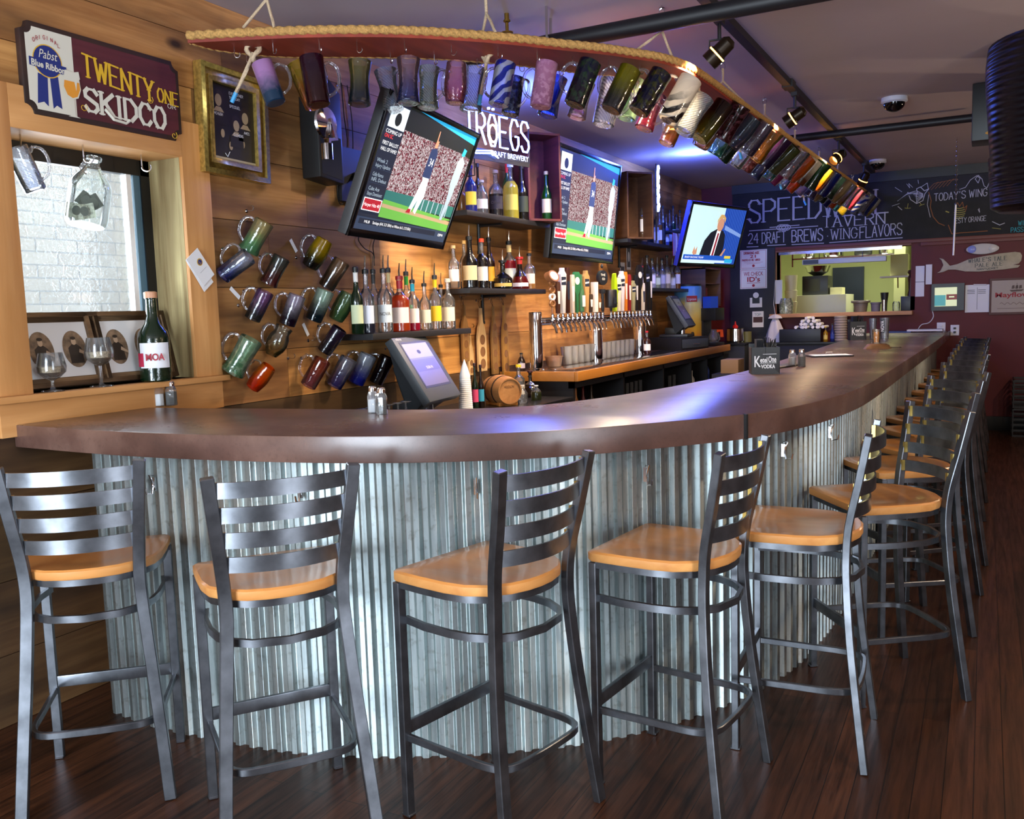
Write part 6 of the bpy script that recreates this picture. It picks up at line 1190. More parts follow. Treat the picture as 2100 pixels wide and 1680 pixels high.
for k in range(6): c_ = on_back(1968, 427+k*4.2); w_ = (.035, .05, .056, .054, .045, .03)[k]; ribbon(m, [[(c_.x-w_, c_.z), (c_.x, c_.z-.008), (c_.x+w_, c_.z)]], .008, yc, 1)
sq([(1960, 425), (1964, 416), (1968, 424), (1974, 415), (1977, 428), (1983, 422), (1980, 434)], .007, 2); sq([(1940, 434), (1946, 436)], .012, 1); sq([(2006, 430), (2009, 436), (2008, 428)], .006, 0)
sq([(1836, 385), (1850, 394)], .005); sq([(1860, 378), (1866, 386), (1864, 377), (1872, 385)], .005); sq([(1883, 370), (1884, 377)], .006); sq([(1830, 423), (1845, 418)], .005); sq([(1842, 424), (1850, 431)], .008)
ch = m.build('chalk_writing', [M_chalk, M_chy, M_cho, M_cht], smooth=False); ch.parent = cb0 if False else None; struct(ch); ch.name = 'trim_8'
def notice(px0, py0, px1, py1, name, lb, cat, draw, Y=YB-.001, th=.004, mt=None, extra=None, rz=0):
    A, B_ = on_back(px0, py0, Y), on_back(px1, py1, Y); w_, h_ = abs(B_.x-A.x), abs(A.z-B_.z)
    t = thing(name, lb, cat, ((A.x+B_.x)/2, Y, (A.z+B_.z)/2), 0); m = MB(); m.box(-w_/2, w_/2, -th, 0, -h_/2, h_/2); draw(m, w_, h_, -th-.0008); m.build('panel', [mt or M_white]+(extra or [mat('notice red', '#a81c2c', .6), M_till2]), t, smooth=False, bevel=0); return t
Yp = YB-.071
def dr1(m, w, h, y): ribbon(m, strokes('DRINKING AGE', -w*.36, h*.28, h*.11, w*.045)[0], .006, y, 1); text(m, '21', 0, h*.08, h*.16, y, 1, align='CENTER', wid=w*.22, off=.001); ribbon(m, strokes('PHOTO I D  REQUIRED', -w*.42, -h*.08, h*.09, w*.034)[0], .005, y, 1); m.flat([(-w*.35, -h*.17), (w*.35, -h*.17), (w*.35, -h*.16), (-w*.35, -h*.16)], y, 1); m.flat([(-w*.25, -h*.23), (w*.25, -h*.23), (w*.25, -h*.22), (-w*.25, -h*.22)], y, 1); m.flat(disc(0, -h*.34, h*.07), y, 1); ribbon(m, [[(-w*.46, -h*.45), (w*.46, -h*.45), (w*.46, h*.45), (-w*.46, h*.45), (-w*.46, -h*.45)]], .003, y, 1)
def dr2(m, w, h, y): text(m, 'WE CHECK', 0, h*.16, h*.2, y, 1, align='CENTER', wid=w*.72, off=.0005); text(m, "ID's", 0, -h*.14, h*.24, y, 1, align='CENTER', wid=w*.48, off=.002); m.flat([(-w*.25, -h*.22), (w*.25, -h*.22), (w*.25, -h*.2), (-w*.25, -h*.2)], y, 1); m.flat(disc(0, -h*.34, h*.07), y, 1); ribbon(m, [[(-w*.46, -h*.45), (w*.46, -h*.45), (w*.46, h*.45), (-w*.46, h*.45), (-w*.46, -h*.45)]], .003, y, 1)
notice(1518, 514, 1573, 550, 'notice', 'white and red drinking age 21 notice on the dark post', 'notice', dr1, Yp); notice(1518, 553, 1573, 591, 'notice', 'white and red WE CHECK ID\'s notice below the drinking age notice', 'notice', dr2, Yp)
notice(1538, 611, 1563, 630, 'clip_card', 'white card with a dark square and round magnet on the dark post', 'card', lambda m, w, h, y: (m.flat([(-w*.3, -h*.1), (w*.3, -h*.1), (w*.3, h*.5), (-w*.3, h*.5)], y, 2), m.flat(disc(0, h*.75, h*.3), y-.001, 0)), Yp)
notice(1543, 639, 1566, 671, 'small_poster', 'small grey poster with a brown block on the dark post, lowest of its notices', 'poster', lambda m, w, h, y: (m.flat([(-w*.42, -h*.2), (w*.42, -h*.2), (w*.42, h*.15), (-w*.42, h*.15)], y, 2), ribbon(m, strokes('TOP', -w*.3, h*.22, h*.15, w*.16)[0], .004, y, 1)), Yp, extra=[mat('poster teal', '#6c8c94', .6), mat('poster brown', '#4c2c28', .6)])
def stackp(m, w, h, y): m.flat([(-w*.5, -h*.03), (w*.5, -h*.03), (w*.5, -h*.015), (-w*.5, -h*.015)], y, 2)
notice(1878, 546, 1895, 608, 'order_sheets', 'two lilac order sheets hanging right of the kitchen hatch', 'paper', stackp, Y0)
t = notice(1899, 543, 1911, 583, 'paper_pad', 'curled white paper pad hanging left of the whale sign', 'paper', lambda m, w, h, y: None, YB-.02, .02)
# whale sign
A, B_ = on_back(1921, 565), on_back(2096, 545); w_ = B_.x-A.x; hh = on_back(2090, 525).z-on_back(2090, 565).z
t = thing('whale_sign', 'cream wooden whale-shaped sign lettered Whale\'s Tale Pale Ale', 'sign', ((A.x+B_.x)/2, YB-.002, (on_back(2000, 527).z+on_back(2000, 560).z)/2-.0), 0, ry=R(-2))
wh = [(-.5, -.28), (-.46, -.18), (-.42, .12), (-.44, .38), (-.47, .52), (-.42, .45), (-.37, .22), (-.34, .06), (-.25, .12), (-.12, .32), (.05, .42), (.25, .5), (.42, .52), (.48, .46), (.5, .3), (.49, .05), (.46, -.1), (.4, -.14), (.48, -.18), (.45, -.3), (.3, -.34), (.0, -.36), (-.16, -.3), (-.28, -.16), (-.36, -.14), (-.42, -.24)]
m = MB(); m.prism([(x*w_, z*hh) for x, z in wh], -.03, 0); m.build('board', mat('whale cream', '#b8ae98', .7, noise=.12, nscale=20), t, bevel=.004)
m = MB(); ribbon(m, strokes("WHALE'S TALE", -w_*.12, hh*.14, hh*.2, w_*.028, .45)[0], .006, -.031, 0, serif=.014); ribbon(m, strokes('PALE ALE', -w_*.04, -hh*.12, hh*.18, w_*.03, .45)[0], .006, -.031, 0, serif=.014); ribbon(m, strokes('NANTUCKET', -w_*.02, -hh*.28, hh*.08, w_*.02, .4)[0], .004, -.031, 0); m.build('lettering', mat('whale lettering', '#3c4c4c', .7), t, smooth=False)
# emergency light
P = on_back(2015, 511); t = thing('emergency_light', 'white oval emergency light with two round lenses above the whale sign', 'emergency light', (P.x, YB-.001, P.z), 0); m = MB(); m.prism([(x*.165, z*.06) for x, z in disc(0, 0, 1, 1, 28)], -.07, 0); m.build('housing', mat('off white plastic', '#c8c4c4', .5), t, bevel=.012)
for sx, cl in ((-.105, '#8c98e0'), (.105, '#d8d4d0')): m = MB(); m.lathe([(.04, 0), (.042, .012), (.03, .018), (.0005, .02)], 20, 0, Matrix.Translation((sx, -.068, 0)) @ Matrix.Rotation(R(90), 4, 'X')); m.build('lens', mat('lens '+cl, cl, .2), t)
# order screen
def scr(m, w, h, y):
    m.flat([(-w*.4, -h*.34), (w*.28, -h*.34), (w*.28, h*.36), (-w*.4, h*.36)], y, 1); m.flat([(-w*.4, -h*.32), (-w*.06, -h*.32), (-w*.06, h*.08), (-w*.4, h*.08)], y-.001, 2); m.flat([(-w*.04, -h*.1), (w*.28, -h*.1), (w*.28, h*.1), (-w*.04, h*.1)], y-.001, 3); m.flat([(w*.04, -h*.02), (w*.2, -h*.02), (w*.2, h*.03), (w*.04, h*.03)], y-.002, 1)
t = notice(1911, 583, 1977, 636, 'order_screen', 'black touch screen showing a sign-in page on the red wall', 'screen', scr, YB-.002, .05, M_till2, [mat('screen cream', '#dce4b0', .4, emit=.5), mat('screen teal', '#4ca4a0', .4, emit=.4), mat('screen maroon', '#802820', .4, emit=.3)])
m = MB(); m.tube(arcpts([on_back(1912, 637)-t.location, on_back(1914, 650, YB-.01)-t.location, on_back(1905, 662, YB-.01)-t.location, on_back(1890, 666, YB-.01)-t.location, on_back(1881, 678, YB-.03)-t.location], 4), .005, 6); m.build('cable', M_white, t)
t = notice(1980, 585, 2028, 640, 'whiteboard', 'small white dry-erase board with notes beside the touch screen', 'whiteboard', lambda m, w, h, y: [m.flat([(-w*.42+i*w*.45, h*(.3-.06*j)), (-w*.1+i*w*.45, h*(.3-.06*j)), (-w*.1+i*w*.45, h*(.32-.06*j)), (-w*.42+i*w*.45, h*(.32-.06*j))], y, 2) for i in range(2) for j in range(3)]+[m.flat([(-.002, -h*.4), (.002, -h*.4), (.002, h*.4), (-.002, h*.4)], y, 2)], YB-.001, .012)
m = MB(); m.tube([(-.04, -.02, .155), (.09, -.02, .15)], .008, 8); m.build('marker', M_white, t)
def may(m, w, h, y):
    m.flat([(-w*.46, -h*.44), (w*.46, -h*.44), (w*.46, h*.44), (-w*.46, h*.44)], y, 1); text(m, 'Mayflower', 0, -h*.02, h*.13, y-.001, 2, align='CENTER', wid=w*.8, off=.002)
    for k in range(3): m.flat([(-.05+k*.035, h*.2), (-.02+k*.035, h*.21), (-.022+k*.035, h*.3), (-.045+k*.035, h*.29)], y-.001, 3)
    m.flat([(-.07, h*.17), (.07, h*.18), (.05, h*.13), (-.05, h*.12)], y-.001, 3); m.flat([(-.001, h*.14), (.003, h*.14), (.003, h*.36), (-.001, h*.36)], y-.001, 3); ribbon(m, [[(-w*.3+i*w*.03, -h*.2+.012*math.sin(i*1.7)) for i in range(20)]], .004, y-.001, 3); m.flat([(-w*.35, -h*.34), (w*.35, -h*.34), (w*.35, -h*.33), (-w*.35, -h*.33)], y-.001, 3)
notice(2030, 572, 2140, 643, 'brewery_sign', 'cream Mayflower brewery sign with a ship, at the right of the red wall', 'sign', may, YB-.001, .03, mat('sign brown edge', '#5c3c34', .6), [mat('sign cream 2', '#b0a294', .6), M_redl, mat('ship brown', '#5c4a40', .6)])
for px, py, lb, dx in ((1958, 679, 'white double power outlet with plugs, right of the bar end', 0), (1930, 674, 'small white wall box behind the end of the bar', 0)):
    P = on_back(px, py); t = thing('power_outlet', lb, 'outlet', (P.x, YB-.001, P.z+.01), 0); m = MB(); m.box(-.045, .045, -.008, 0, -.06, .06); m.build('plate', M_white, t, bevel=.003); m = MB()
    for z in (-.022, .022): m.cbox((0, -.016, z), (.026, .018, .022), 0)
    m.build('plug', M_till2 if px > 1950 else M_white, t, bevel=.002)
P = on_back(2075, 870, YB-.35); t = thing('milk_crate', 'black plastic milk crates stacked on the floor by the red wall', 'crate', (P.x+.22, YB-.3, .0)); m = MB()
for z0 in (0, .31):
    for z in (0, .06, .12, .18, .24, .285): 
        m.box(-.22, .22, -.2, -.19, z0+z, z0+z+.02); m.box(-.22, .22, .19, .2, z0+z, z0+z+.02); m.box(-.22, -.21, -.2, .2, z0+z, z0+z+.02); m.box(.21, .22, -.2, .2, z0+z, z0+z+.02)
    for x in (-.215, -.1, 0, .1, .215): m.box(x-.006, x+.006, -.2, -.19, z0, z0+.3)
    for yy in (-.195, 0, .195): m.box(-.22, -.21, yy-.006, yy+.006, z0, z0+.3)
m.build('lattice', M_black, t)
# hatch shelf things and kitchen
ZS = HZ0+.001
heat = thing('heat_lamp_bar', 'long white heat-lamp bar hanging in the kitchen hatch', 'heat lamp', (0, 0, 0)); A, B_ = on_back(1647, 536, YB+.1), on_back(1818, 533, YB+.1); heat.location = ((A.x+B_.x)/2, YB+.1, (A.z+B_.z)/2); L = B_.x-A.x
MB().box(-L/2, L/2, -.06, .06, -.03, .03).build('housing', mat('heat lamp grey', '#c8ccd8', .35), heat, bevel=.004); m = MB(); m.box(-L/2+.01, -L/2+.19, -.062, -.06, -.025, .025); m.build('control_panel', M_till2, heat)
for x in (-L*.3, L*.22): MB().tube([(x, 0, .03), (x, 0, HZ1-heat.location.z)], .005, 6).build('chain', M_steel, heat)
def boxthing(name, lb, cat, px0, px1, pyt, z, Y, dy, mt, bev=.004):
    A, B_ = ony(px0, pyt, Y), ony(px1, pyt, Y); h = A.z-z; t = thing(name, lb, cat, ((A.x+B_.x)/2, Y+dy/2, z)); MB().box(-(B_.x-A.x)/2, (B_.x-A.x)/2, -dy/2, dy/2, 0, h).build('body', mt, t, bevel=bev); return t, B_.x-A.x, h
def lathething(name, lb, cat, px, w_, pyt, z, Y, mt, pr=((.8, 0), (1, 1)), part='body'):
    P = ony(px, pyt, Y); h = P.z-z; r = w_*depth((P.x, Y, z))/FPX/2; t = thing(name, lb, cat, (P.x, Y, z)); MB().lathe([(r*a, h*b) for a, b in pr], 20).build(part, mt, t); return t, r, h
lathething('food_container', 'grey steamer pan with white rim on the hatch shelf', 'container', 1765, 34, 616, ZS, YB+.02, mat('pan grey', '#7c7468', .4, .3), ((.7, 0), (.85, .75), (1.1, .8), (1.1, .95), (1, 1)))
lathething('tub', 'small lidded grey tub on the hatch shelf', 'tub', 1796, 20, 620, ZS, YB+.02, mat('tub grey', '#6c6874', .5), ((.85, 0), (.95, .8), (1.05, .85), (1.05, 1)))
lathething('pepper_mill', 'tall dark wooden pepper mill at the right end of the hatch shelf', 'pepper mill', 1868, 14, 554, ZS+.11, YB+.05, mat('mill wood', '#3c1c14', .35), ((1, 0), (.9, .2), (.6, .35), (.7, .6), (.9, .75), (.5, .85), (.95, .93), (.7, 1)))
boxthing('black_caddy', 'black caddy box under the pepper mill', 'box', 1847, 1877, 608, ZS, YB+.0, .14, M_till2)
lathething('dark_cup', 'flared black cup on the hatch shelf', 'cup', 1814, 16, 600, ZS, YB+.02, M_till2, ((.65, 0), (.7, .4), (1, 1)))
lathething('steel_tumbler', 'short steel tumbler in front of the black cup', 'cup', 1813, 9, 615, ZS, YB-.06, M_steel, ((.9, 0), (1, 1)))
lathething('glass_jar', 'clear jar beside the black caddy box on the hatch shelf', 'jar', 1838, 15, 618, ZS, YB+.02, gC, ((.9, 0), (1, .8), (.7, 1)))
lathething('squeeze_jar', 'cluster jar of clear cutlery at the left end of the hatch shelf', 'jar', 1612, 30, 612, ZS, YB+.0, glass('cutlery jar', '#9ca0a0', dens=.5, gloss=1.5, pat='spots', c3='#e8ece8'), ((.9, 0), (1, .6), (.8, 1)))
t, w_, h_ = boxthing('menu_holder', 'white folded menus hanging at the left jamb of the hatch', 'menus', 1585, 1604, 575, 1.5, YB-.05, .02, M_white)
lathething('container_stack', 'stack of cream food containers on the left inside the kitchen hatch', 'containers', 1622, 26, 565, ZS, YB+.55, mat('deli cream', '#d8d4a8', .5), ((.8, 0), (1, .3), (.85, .31), (1, .6), (.85, .61), (1, 1)))
KY = YB+1.4
t, w_, h_ = boxthing('prep_counter', 'white kitchen prep counter seen through the hatch', 'counter', 1620, 1735, 607, 0, KY, .8, mat('white enamel', '#d8d8c4', .4)); zk = h_
t, w_, h_ = boxthing('microwave', 'black microwave on the prep counter through the hatch', 'microwave', 1645, 1698, 567, zk+.001, KY+.1, .4, M_till2, .01); m = MB(); m.box(-w_*.4, w_*.2, -.203, -.2, h_*.2, h_*.85); m.build('door_window', mat('oven glass', '#2c2c2c', .15), t)
lathething('steel_bowl', 'steel mixing bowl on top of the microwave', 'bowl', 1677, 52, 546, zk+.002+h_, KY+.3, M_steel, ((.3, 0), (.8, .4), (1, 1), (.95, 1)))
boxthing('box_of_wraps', 'pale cardboard box right of the microwave', 'box', 1702, 1727, 590, zk+.001, KY+.15, .3, mat('carton', '#c8c49c', .7))
struct(MB().box(ony(1708, 560, YB+3.97).x, ony(1772, 560, YB+3.97).x, YB+3.94, YB+3.99, 0, 2.05).build('door_1', mat('navy door', '#1c2c4c', .5)))
t = thing('kitchen_wall_shelf', 'white wall shelf in the kitchen with a stack of boxes', 'shelf', (ony(1840, 566, YB+1.2).x, YB+1.2, ony(1840, 566, YB+1.2).z)); MB().box(-.2, .25, -.1, .2, -.02, 0).build('board', M_white, t); MB().tube([(0, .1, -.02), (0, .15, -.15)], .01, 6).build('bracket', M_steel, t)
boxthing('box_stack', 'stack of pale boxes on the kitchen wall shelf', 'boxes', 1826, 1862, 522, t.location.z+.001, YB+1.15, .25, mat('pale boxes', '#c8c890', .7))
t = thing('kitchen_rack', 'high kitchen rack with pans seen at the top of the hatch', 'rack', (-1.9, YB+2.2, 2.12)); m = MB(); m.box(-.6, .9, -.15, .15, 0, .02)
for x in (-.6, .88): m.box(x, x+.02, -.15, -.13, -.1, .4)
m.build('rack_shelf', M_steel, t)
for k, (x, r_) in enumerate(((-.4, .1), (-.05, .14), (.35, .12), (.65, .1))): tt = thing('kitchen_pot', ['small steel pot', 'wide steel pot', 'dark kitchen pot', 'narrow steel pot'][k]+' on the high kitchen rack', 'pot', (-1.9+x, YB+2.2, 2.141)); MB().lathe([(r_*.9, 0), (r_, .02), (r_, .14), (r_*.95, .14), (r_*.9, .03), (.0005, .02)], 20).build('pot', M_till2 if k == 2 else M_steel, tt)
# counter below the hatch with its stores
t = thing('service_counter', 'dark service counter below the kitchen hatch behind the bar', 'counter', (-1.8, YB-.35, 0)); MB().box(-.58, .62, -.1, .28, .0, 1.02).build('body', M_dark, t, bevel=.004); MB().box(-.6, .64, -.13, .28, 1.02, 1.04).build('worktop', mat('low worktop', '#1c1b1d', .25), t); ZK = 1.041; YK = YB-.28
t, w_, h_ = boxthing('napkin_bin', 'black bin under the rolled napkins below the hatch', 'bin', 1598, 1683, 676, ZK, YK-.06, .2, M_till2)
zr_ = ZK+h_+.001; P = ony(1663, 672, YK+.04); c0 = Vector((P.x, YK+.04, zr_)); first = None; kk = 0
for row in range(4):
    for i in range(8-row*2):
        x = c0.x+(i-(7-row*2)/2)*.046; z = zr_+.02+row*.036; yv = YK+.04+.01*math.sin(kk*2.)
        t_ = thing('rolled_napkin', f"{['white rolled napkin', 'white rolled napkin, end-on'][kk % 2]} in the pile below the hatch, {['bottom', 'second', 'third', 'top'][row]} layer, {['first', 'second', 'third', 'fourth', 'fifth', 'sixth', 'seventh', 'eighth'][i]} from the left", 'napkin', (x, yv, z), .1*math.sin(kk), group='rolled napkins below the hatch') if first is None else dup(first, (x, yv, z), .25*math.sin(kk*1.7), f"white rolled napkin in the {['bottom', 'second', 'third', 'top'][row]} layer, {['first', 'second', 'third', 'fourth', 'fifth', 'sixth', 'seventh', 'eighth'][i]} from left")
        if first is None: first = t_; MB().lathe([(.0005, -.09), (.018, -.09), (.019, 0), (.018, .09), (.0005, .09)], 12, 0, Matrix.Rotation(R(90), 4, 'X')).build('roll', M_white, t_); t_['label'] = 'white rolled napkin in the bottom layer, first from left'
        kk += 1
lathething('plate_stack', 'tall stack of grey plates below the hatch', 'plates', 1724, 26, 648, ZK, YK-.0, mat('plate grey', '#8c8078', .5), tuple((1 if j % 2 else .94, j/20) for j in range(21)))
bottle(YK-.06, ony(1693, 690, YK-.06).x, ZK, .17, .026, 'round', 'clear', '#d8a820', .8, '#d8c060', '#d8b020', False, 'yellow mustard bottle left of the plate stack')
bottle(YK-.06, ony(1707, 690, YK-.06).x, ZK, .2, .026, 'wine', 'blue', None, .5, '#283c90', '#181818', False, 'dark blue-labelled bottle left of the plate stack')
P = ony(1590, 645, YB-.2); t = thing('plastic_bag', 'white knotted plastic bag hanging from a string at the hatch corner', 'bag', (P.x, YB-.2, 1.03)); hz = P.z-1.03; m = MB(); pr = [(.11, 0), (.105, hz*.2), (.085, hz*.45), (.05, hz*.72), (.03, hz*.85), (.075, hz*.86), (.06, hz*.94), (.02, hz*1.0)]
vs = []; n_ = 24
for j, (r_, z) in enumerate(pr): vs += [(r_*(1+.16*math.sin(5*a+j*.4)+.08*math.sin(9*a))*math.cos(a), r_*.7*(1+.16*math.sin(5*a+j*.4))*math.sin(a), z) for a in [2*PI*i/n_ for i in range(n_)]]
m.add(vs, [(j*n_+i, j*n_+(i+1) % n_, (j+1)*n_+(i+1) % n_, (j+1)*n_+i) for j in range(len(pr)-1) for i in range(n_)]+[tuple(range(n_))[::-1]]); m.build('bag', mat('bag white', '#d0ccd2', .55), t, angle=80); MB().tube([(0, 0, hz), (-.03, .05, hz+.12), (-.03, .14, hz+.42)], .003, 5).build('string', M_white, t)
# side station left of the post: boxes, bucket, coffee
t = thing('side_station', 'black side station at the end of the pine wall by the dark post', 'counter', (-2.7, YB-.6, 0)); MB().box(-.52, .2, -.25, .5, 0, 1.03).build('body', M_dark, t, bevel=.004); MB().box(-.53, .21, -.27, .5, 1.031, 1.055).build('worktop', mat('low worktop', '#1c1b1d', .25), t)
ZQ = 1.056; YQ = YB-.62
t, r_, h_ = lathething('ice_bucket', 'wide steel ice bucket beside the dark post', 'bucket', 1508, 36, 673, ZQ, YQ, M_steel, ((.9, 0), (1, .1), (.92, .95), (1.0, 1))); MB().lathe([(.03, h_), (.035, h_+.02), (.012, h_+.045), (.006, h_+.08)], 14).build('red_nozzle', mat('ketchup red', '#c81818', .4), t)
lathething('ketchup_tin', 'small olive tin right of the ice bucket', 'tin', 1532, 18, 680, ZQ, YQ+.1, mat('tin olive', '#6c6838', .5), ((1, 0), (1, 1)))
t = thing('coffee_brewer', 'black coffee brewer with orange-handled glass pot right of the tea dispenser', 'coffee brewer', (-2.78, 10.2, 1.056), R(75)); m = MB(); m.box(-.1, .1, -.12, .14, 0, .03); m.box(-.09, .09, .04, .14, .03, .36); m.box(-.1, .1, -.12, .14, .28, .42); m.build('body', M_till2, t, bevel=.006)
MB().lathe([(.05, .032), (.07, .06), (.07, .1), (.04, .16), (.045, .18)], 20, 0, Matrix.Translation((0, -.04, 0))).build('glass_pot', gC, t); MB().tube([(.0, -.085, .16), (.0, -.14, .165), (.0, -.145, .09)], 0, rect=(.03, .02), up=(1, 0, 0)).build('pot_handle', mat('orange plastic', '#e05018', .4), t)
P = onx(1450, 637, -2.98); t = thing('blue_carton', 'small blue carton on top of the coffee brewer', 'box', (-2.78, 10.2, 1.477), R(60)); MB().box(-.06, .06, -.06, .06, 0, .13).build('body', mat('carton blue', '#2c58d0', .5), t)
crate('dark wooden crate with books above the coffee brewer', (XW+.02, 10.85, 1.5), .7, .3, .45, M_crb, True)
for k in range(5): t = thing('book', f"{['red', 'cream', 'green', 'white', 'maroon'][k]} book standing in the crate above the coffee brewer", 'book', (XW+.13, 10.6+k*.07, 1.518), LW, group='books in the crate'); MB().box(-.02, .02, -.1, .08, 0, .2).build('cover', mat('book %d' % k, ['#a02028', '#d8ccb0', '#3c6840', '#d8d8d8', '#6c2030'][k], .6), t)
t, w_, h_ = boxthing('cardboard_box', 'tan cardboard box on the low shelf behind the bar', 'box', 1478, 1514, 738, .82, 9.0, .25, mat('cardboard', '#8c6c4a', .8)); 
t = thing('low_shelf_unit', 'black low shelf unit behind the bar carrying a cardboard box', 'shelf', (t.location.x, 9.12, 0)); MB().box(-.16, .3, -.2, .2, 0, .818).build('body', M_dark, t, bevel=.003)
# things in the open cabinets of the back counter
def cab(px, top, w_, y_, mt, lb, nm='bar_glass', cat='glass', z=.581, pr=((.8, 0), (1, 1))): 
    q = onx(px, top, -2.8); r = w_*depth((-2.8, q.y, z))/FPX/2; t = thing(nm, lb, cat, (-2.8, q.y, z)); MB().lathe([(r*a, (q.z-z)*b) for a, b in pr], 14).build('glass_body', mt, t); return t
for k in range(12): cab(1268+k*9+(14 if k > 5 else 0)+(10 if k > 8 else 0), 790-k*2.2, 8, 0, glass('cabinet glass', '#c8ccd0', dens=.25, gloss=1.6), f"{ordn[k+5] if k < 12 else ''} clear glass from the left inside the open cabinet under the counter".strip())
for k, (px, c_) in enumerate(((1180, '#a86820'), (1195, '#601818'), (1212, '#3c2c20'), (1406, '#b06040'), (1418, '#b8b8b8'), (1448, '#2c48a0'), (1460, '#3c58b8'))): cab(px, 790 if px < 1300 else 760 if px < 1430 else 735, 13, 0, mat('cab bottle %d' % k, c_, .3), f"{['amber', 'maroon', 'brown', 'copper', 'silver', 'dark blue', 'bright blue'][k]} bottle inside the open cabinet under the counter", 'stored_bottle', 'bottle', pr=((1, 0), (1, .6), (.4, .75), (.4, 1)))
# hanging wine glasses behind the near shakers
# ================================================================== CEILING
M_pipe = mat('black pipe', '#141318', .5)
a, b_ = onz(1130, 88, 2.86), onz(1640, -8, 2.86); t = thing('ceiling_pipe', 'thick black pipe crossing the ceiling in the foreground', 'pipe', (a+b_)/2); dirv = (b_-a); m = world_child(MB(), t); m.tube([a-dirv*.4, b_+dirv*1.8], .042, 16); m.build('pipe', M_pipe, t)
for k in (0.0, 1.4): MB().tube([Vector(a+dirv*k)-t.location, Vector(a+dirv*k)-t.location+Vector((0, 0, ZC-2.86))], .008, 6).build('hanger', M_steel, t)
a, b_ = onz(1440, -10, 2.94), onz(1790, 352, 2.94); t = thing('lighting_track', 'long black lighting track running towards the kitchen', 'lighting track', (a+b_)/2); m = world_child(MB(), t); m.tube([a+(a-b_)*.25, b_], 0, rect=(.05, .04), up=(0, 0, 1)); m.build('track', M_pipe, t)
m = world_child(MB(), t)
for k in (.3, .62): q = a.lerp(b_, k); m.cbox(q, (.07, .12, .05))
m.build('coupler', M_pipe, t)
a, b_ = onz(1640, 283, 2.9), onz(2010, 240, 2.9); t = thing('ceiling_pipe', 'thin black pipe crossing the far ceiling to the boxed speaker', 'pipe', (a+b_)/2); m = world_child(MB(), t); m.tube([a-(b_-a)*.15, b_], .032, 12); m.build('pipe', M_pipe, t)
M_lamp = mat('lamp glow', '#ffb050', .4, emit=9)
def tracklight(px, py, z, aim, lb, en):
    P = onz(px, py, 2.92); P.z = 2.92; t = thing('track_light', lb, 'track light', P); d = Vector(aim).normalized(); c = Vector((0, 0, -.16))
    m = MB(); m.cbox((0, 0, -.01), (.04, .07, .03)); m.tube([(0, 0, -.02), (0, 0, -.1)], .01, 8); m.tube([(-.05, 0, -.16), (-.05, 0, -.1), (.05, 0, -.1), (.05, 0, -.16)], .006, 6); m.build('yoke', M_pipe, t)
    q = Vector((0, 0, 1)).rotation_difference(d).to_matrix().to_4x4(); m = MB(); m.lathe([(.02, -.08), (.038, -.06), (.04, -.0), (.047, .01), (.047, .07), (.043, .07), (.04, .015), (.0005, .012)], 20, 0, Matrix.Translation(c) @ q); m.build('head', mat('lamp black bronze', '#2c2014', .35, .6), t)
    m = MB(); m.lathe([(.0005, .03), (.032, .03), (.036, .034)], 16, 0, Matrix.Translation(c) @ q); m.build('bulb', M_lamp, t); m = MB(); m.lathe([(.0475, .012), (.0485, .016), (.0475, .02)], 20, 0, Matrix.Translation(c) @ q); m.build('vent_ring', M_lamp, t)
    l = bpy.data.lights.new('track_lamp', 'SPOT'); l.energy = en; l.color = (1, .72, .42); l.spot_size = R(95); l.spot_blend = .9; l.shadow_soft_size = .04; o = bpy.data.objects.new('track_lamp', l); COL.objects.link(o); o.location = P+c+d*.09; o.rotation_mode = 'QUATERNION'; o.rotation_quaternion = d.to_track_quat('-Z', 'Y')
EN = 150
for (px, py, lb, aim) in ((1475, 38, 'track light nearest the viewer, hanging by the thick pipe', (-.9, -.05, -.75)), (1630, 190, 'second track light, its head turned left', (-1, .0, -.6)), (1720, 283, 'third track light, shining towards the viewer', (-.6, -.7, -.6)), (1772, 335, 'track light at the far end of the track', (-.5, .3, -.9))): tracklight(px, py, 2.93, aim, lb, EN)
for (px, py, lb) in ((1834, 200, 'white dome security camera on the ceiling, nearer one'), (1800, 328, 'white dome security camera at the far end of the track')):
    P = onz(px, py, ZC-.0); t = thing('dome_camera', lb, 'security camera', (P.x, P.y, ZC-.001)); s_ = 1.05 if py < 300 else 1.0
    MB().lathe([(.085*s_, 0), (.088*s_, -.03), (.075*s_, -.04), (.06*s_, -.042)], 24).build('housing', mat('camera white', '#c8c8d4', .4), t, tri=True); MB().lathe([(.072*s_, -.038)]+[(.072*s_*math.cos(a), -.04-.062*math.sin(a)) for a in [i*PI/2/6 for i in range(1, 6)]]+[(.0005, -.102)], 24).build('dome', mat('dome black', '#08080a', .08), t, tri=True)
P = onz(1040, 62, 2.9); t = thing('sprinkler', 'brass sprinkler head under the ceiling above the board', 'sprinkler', (P.x, P.y, ZC)); MB().lathe([(.012, 0), (.012, -.03), (.018, -.032), (.018, -.04), (.008, -.045), (.008, -.085), (.03, -.09), (.03, -.094)], 14).build('head', mat('brass', '#8c6c30', .3, .8), t, tri=True)
P = onz(1120, 12, ZC); t = thing('ceiling_strap', 'flat metal ceiling strap with clevis above the board', 'strap', (P.x, P.y, ZC)); m = MB(); m.box(-.006, .006, -.003, .003, -.16, 0); m.box(-.02, -.014, -.01, .01, -.26, -.15); m.box(.014, .02, -.01, .01, -.22, -.15); m.box(-.02, .02, -.01, .01, -.16, -.15); m.build('strap', M_steel, t)
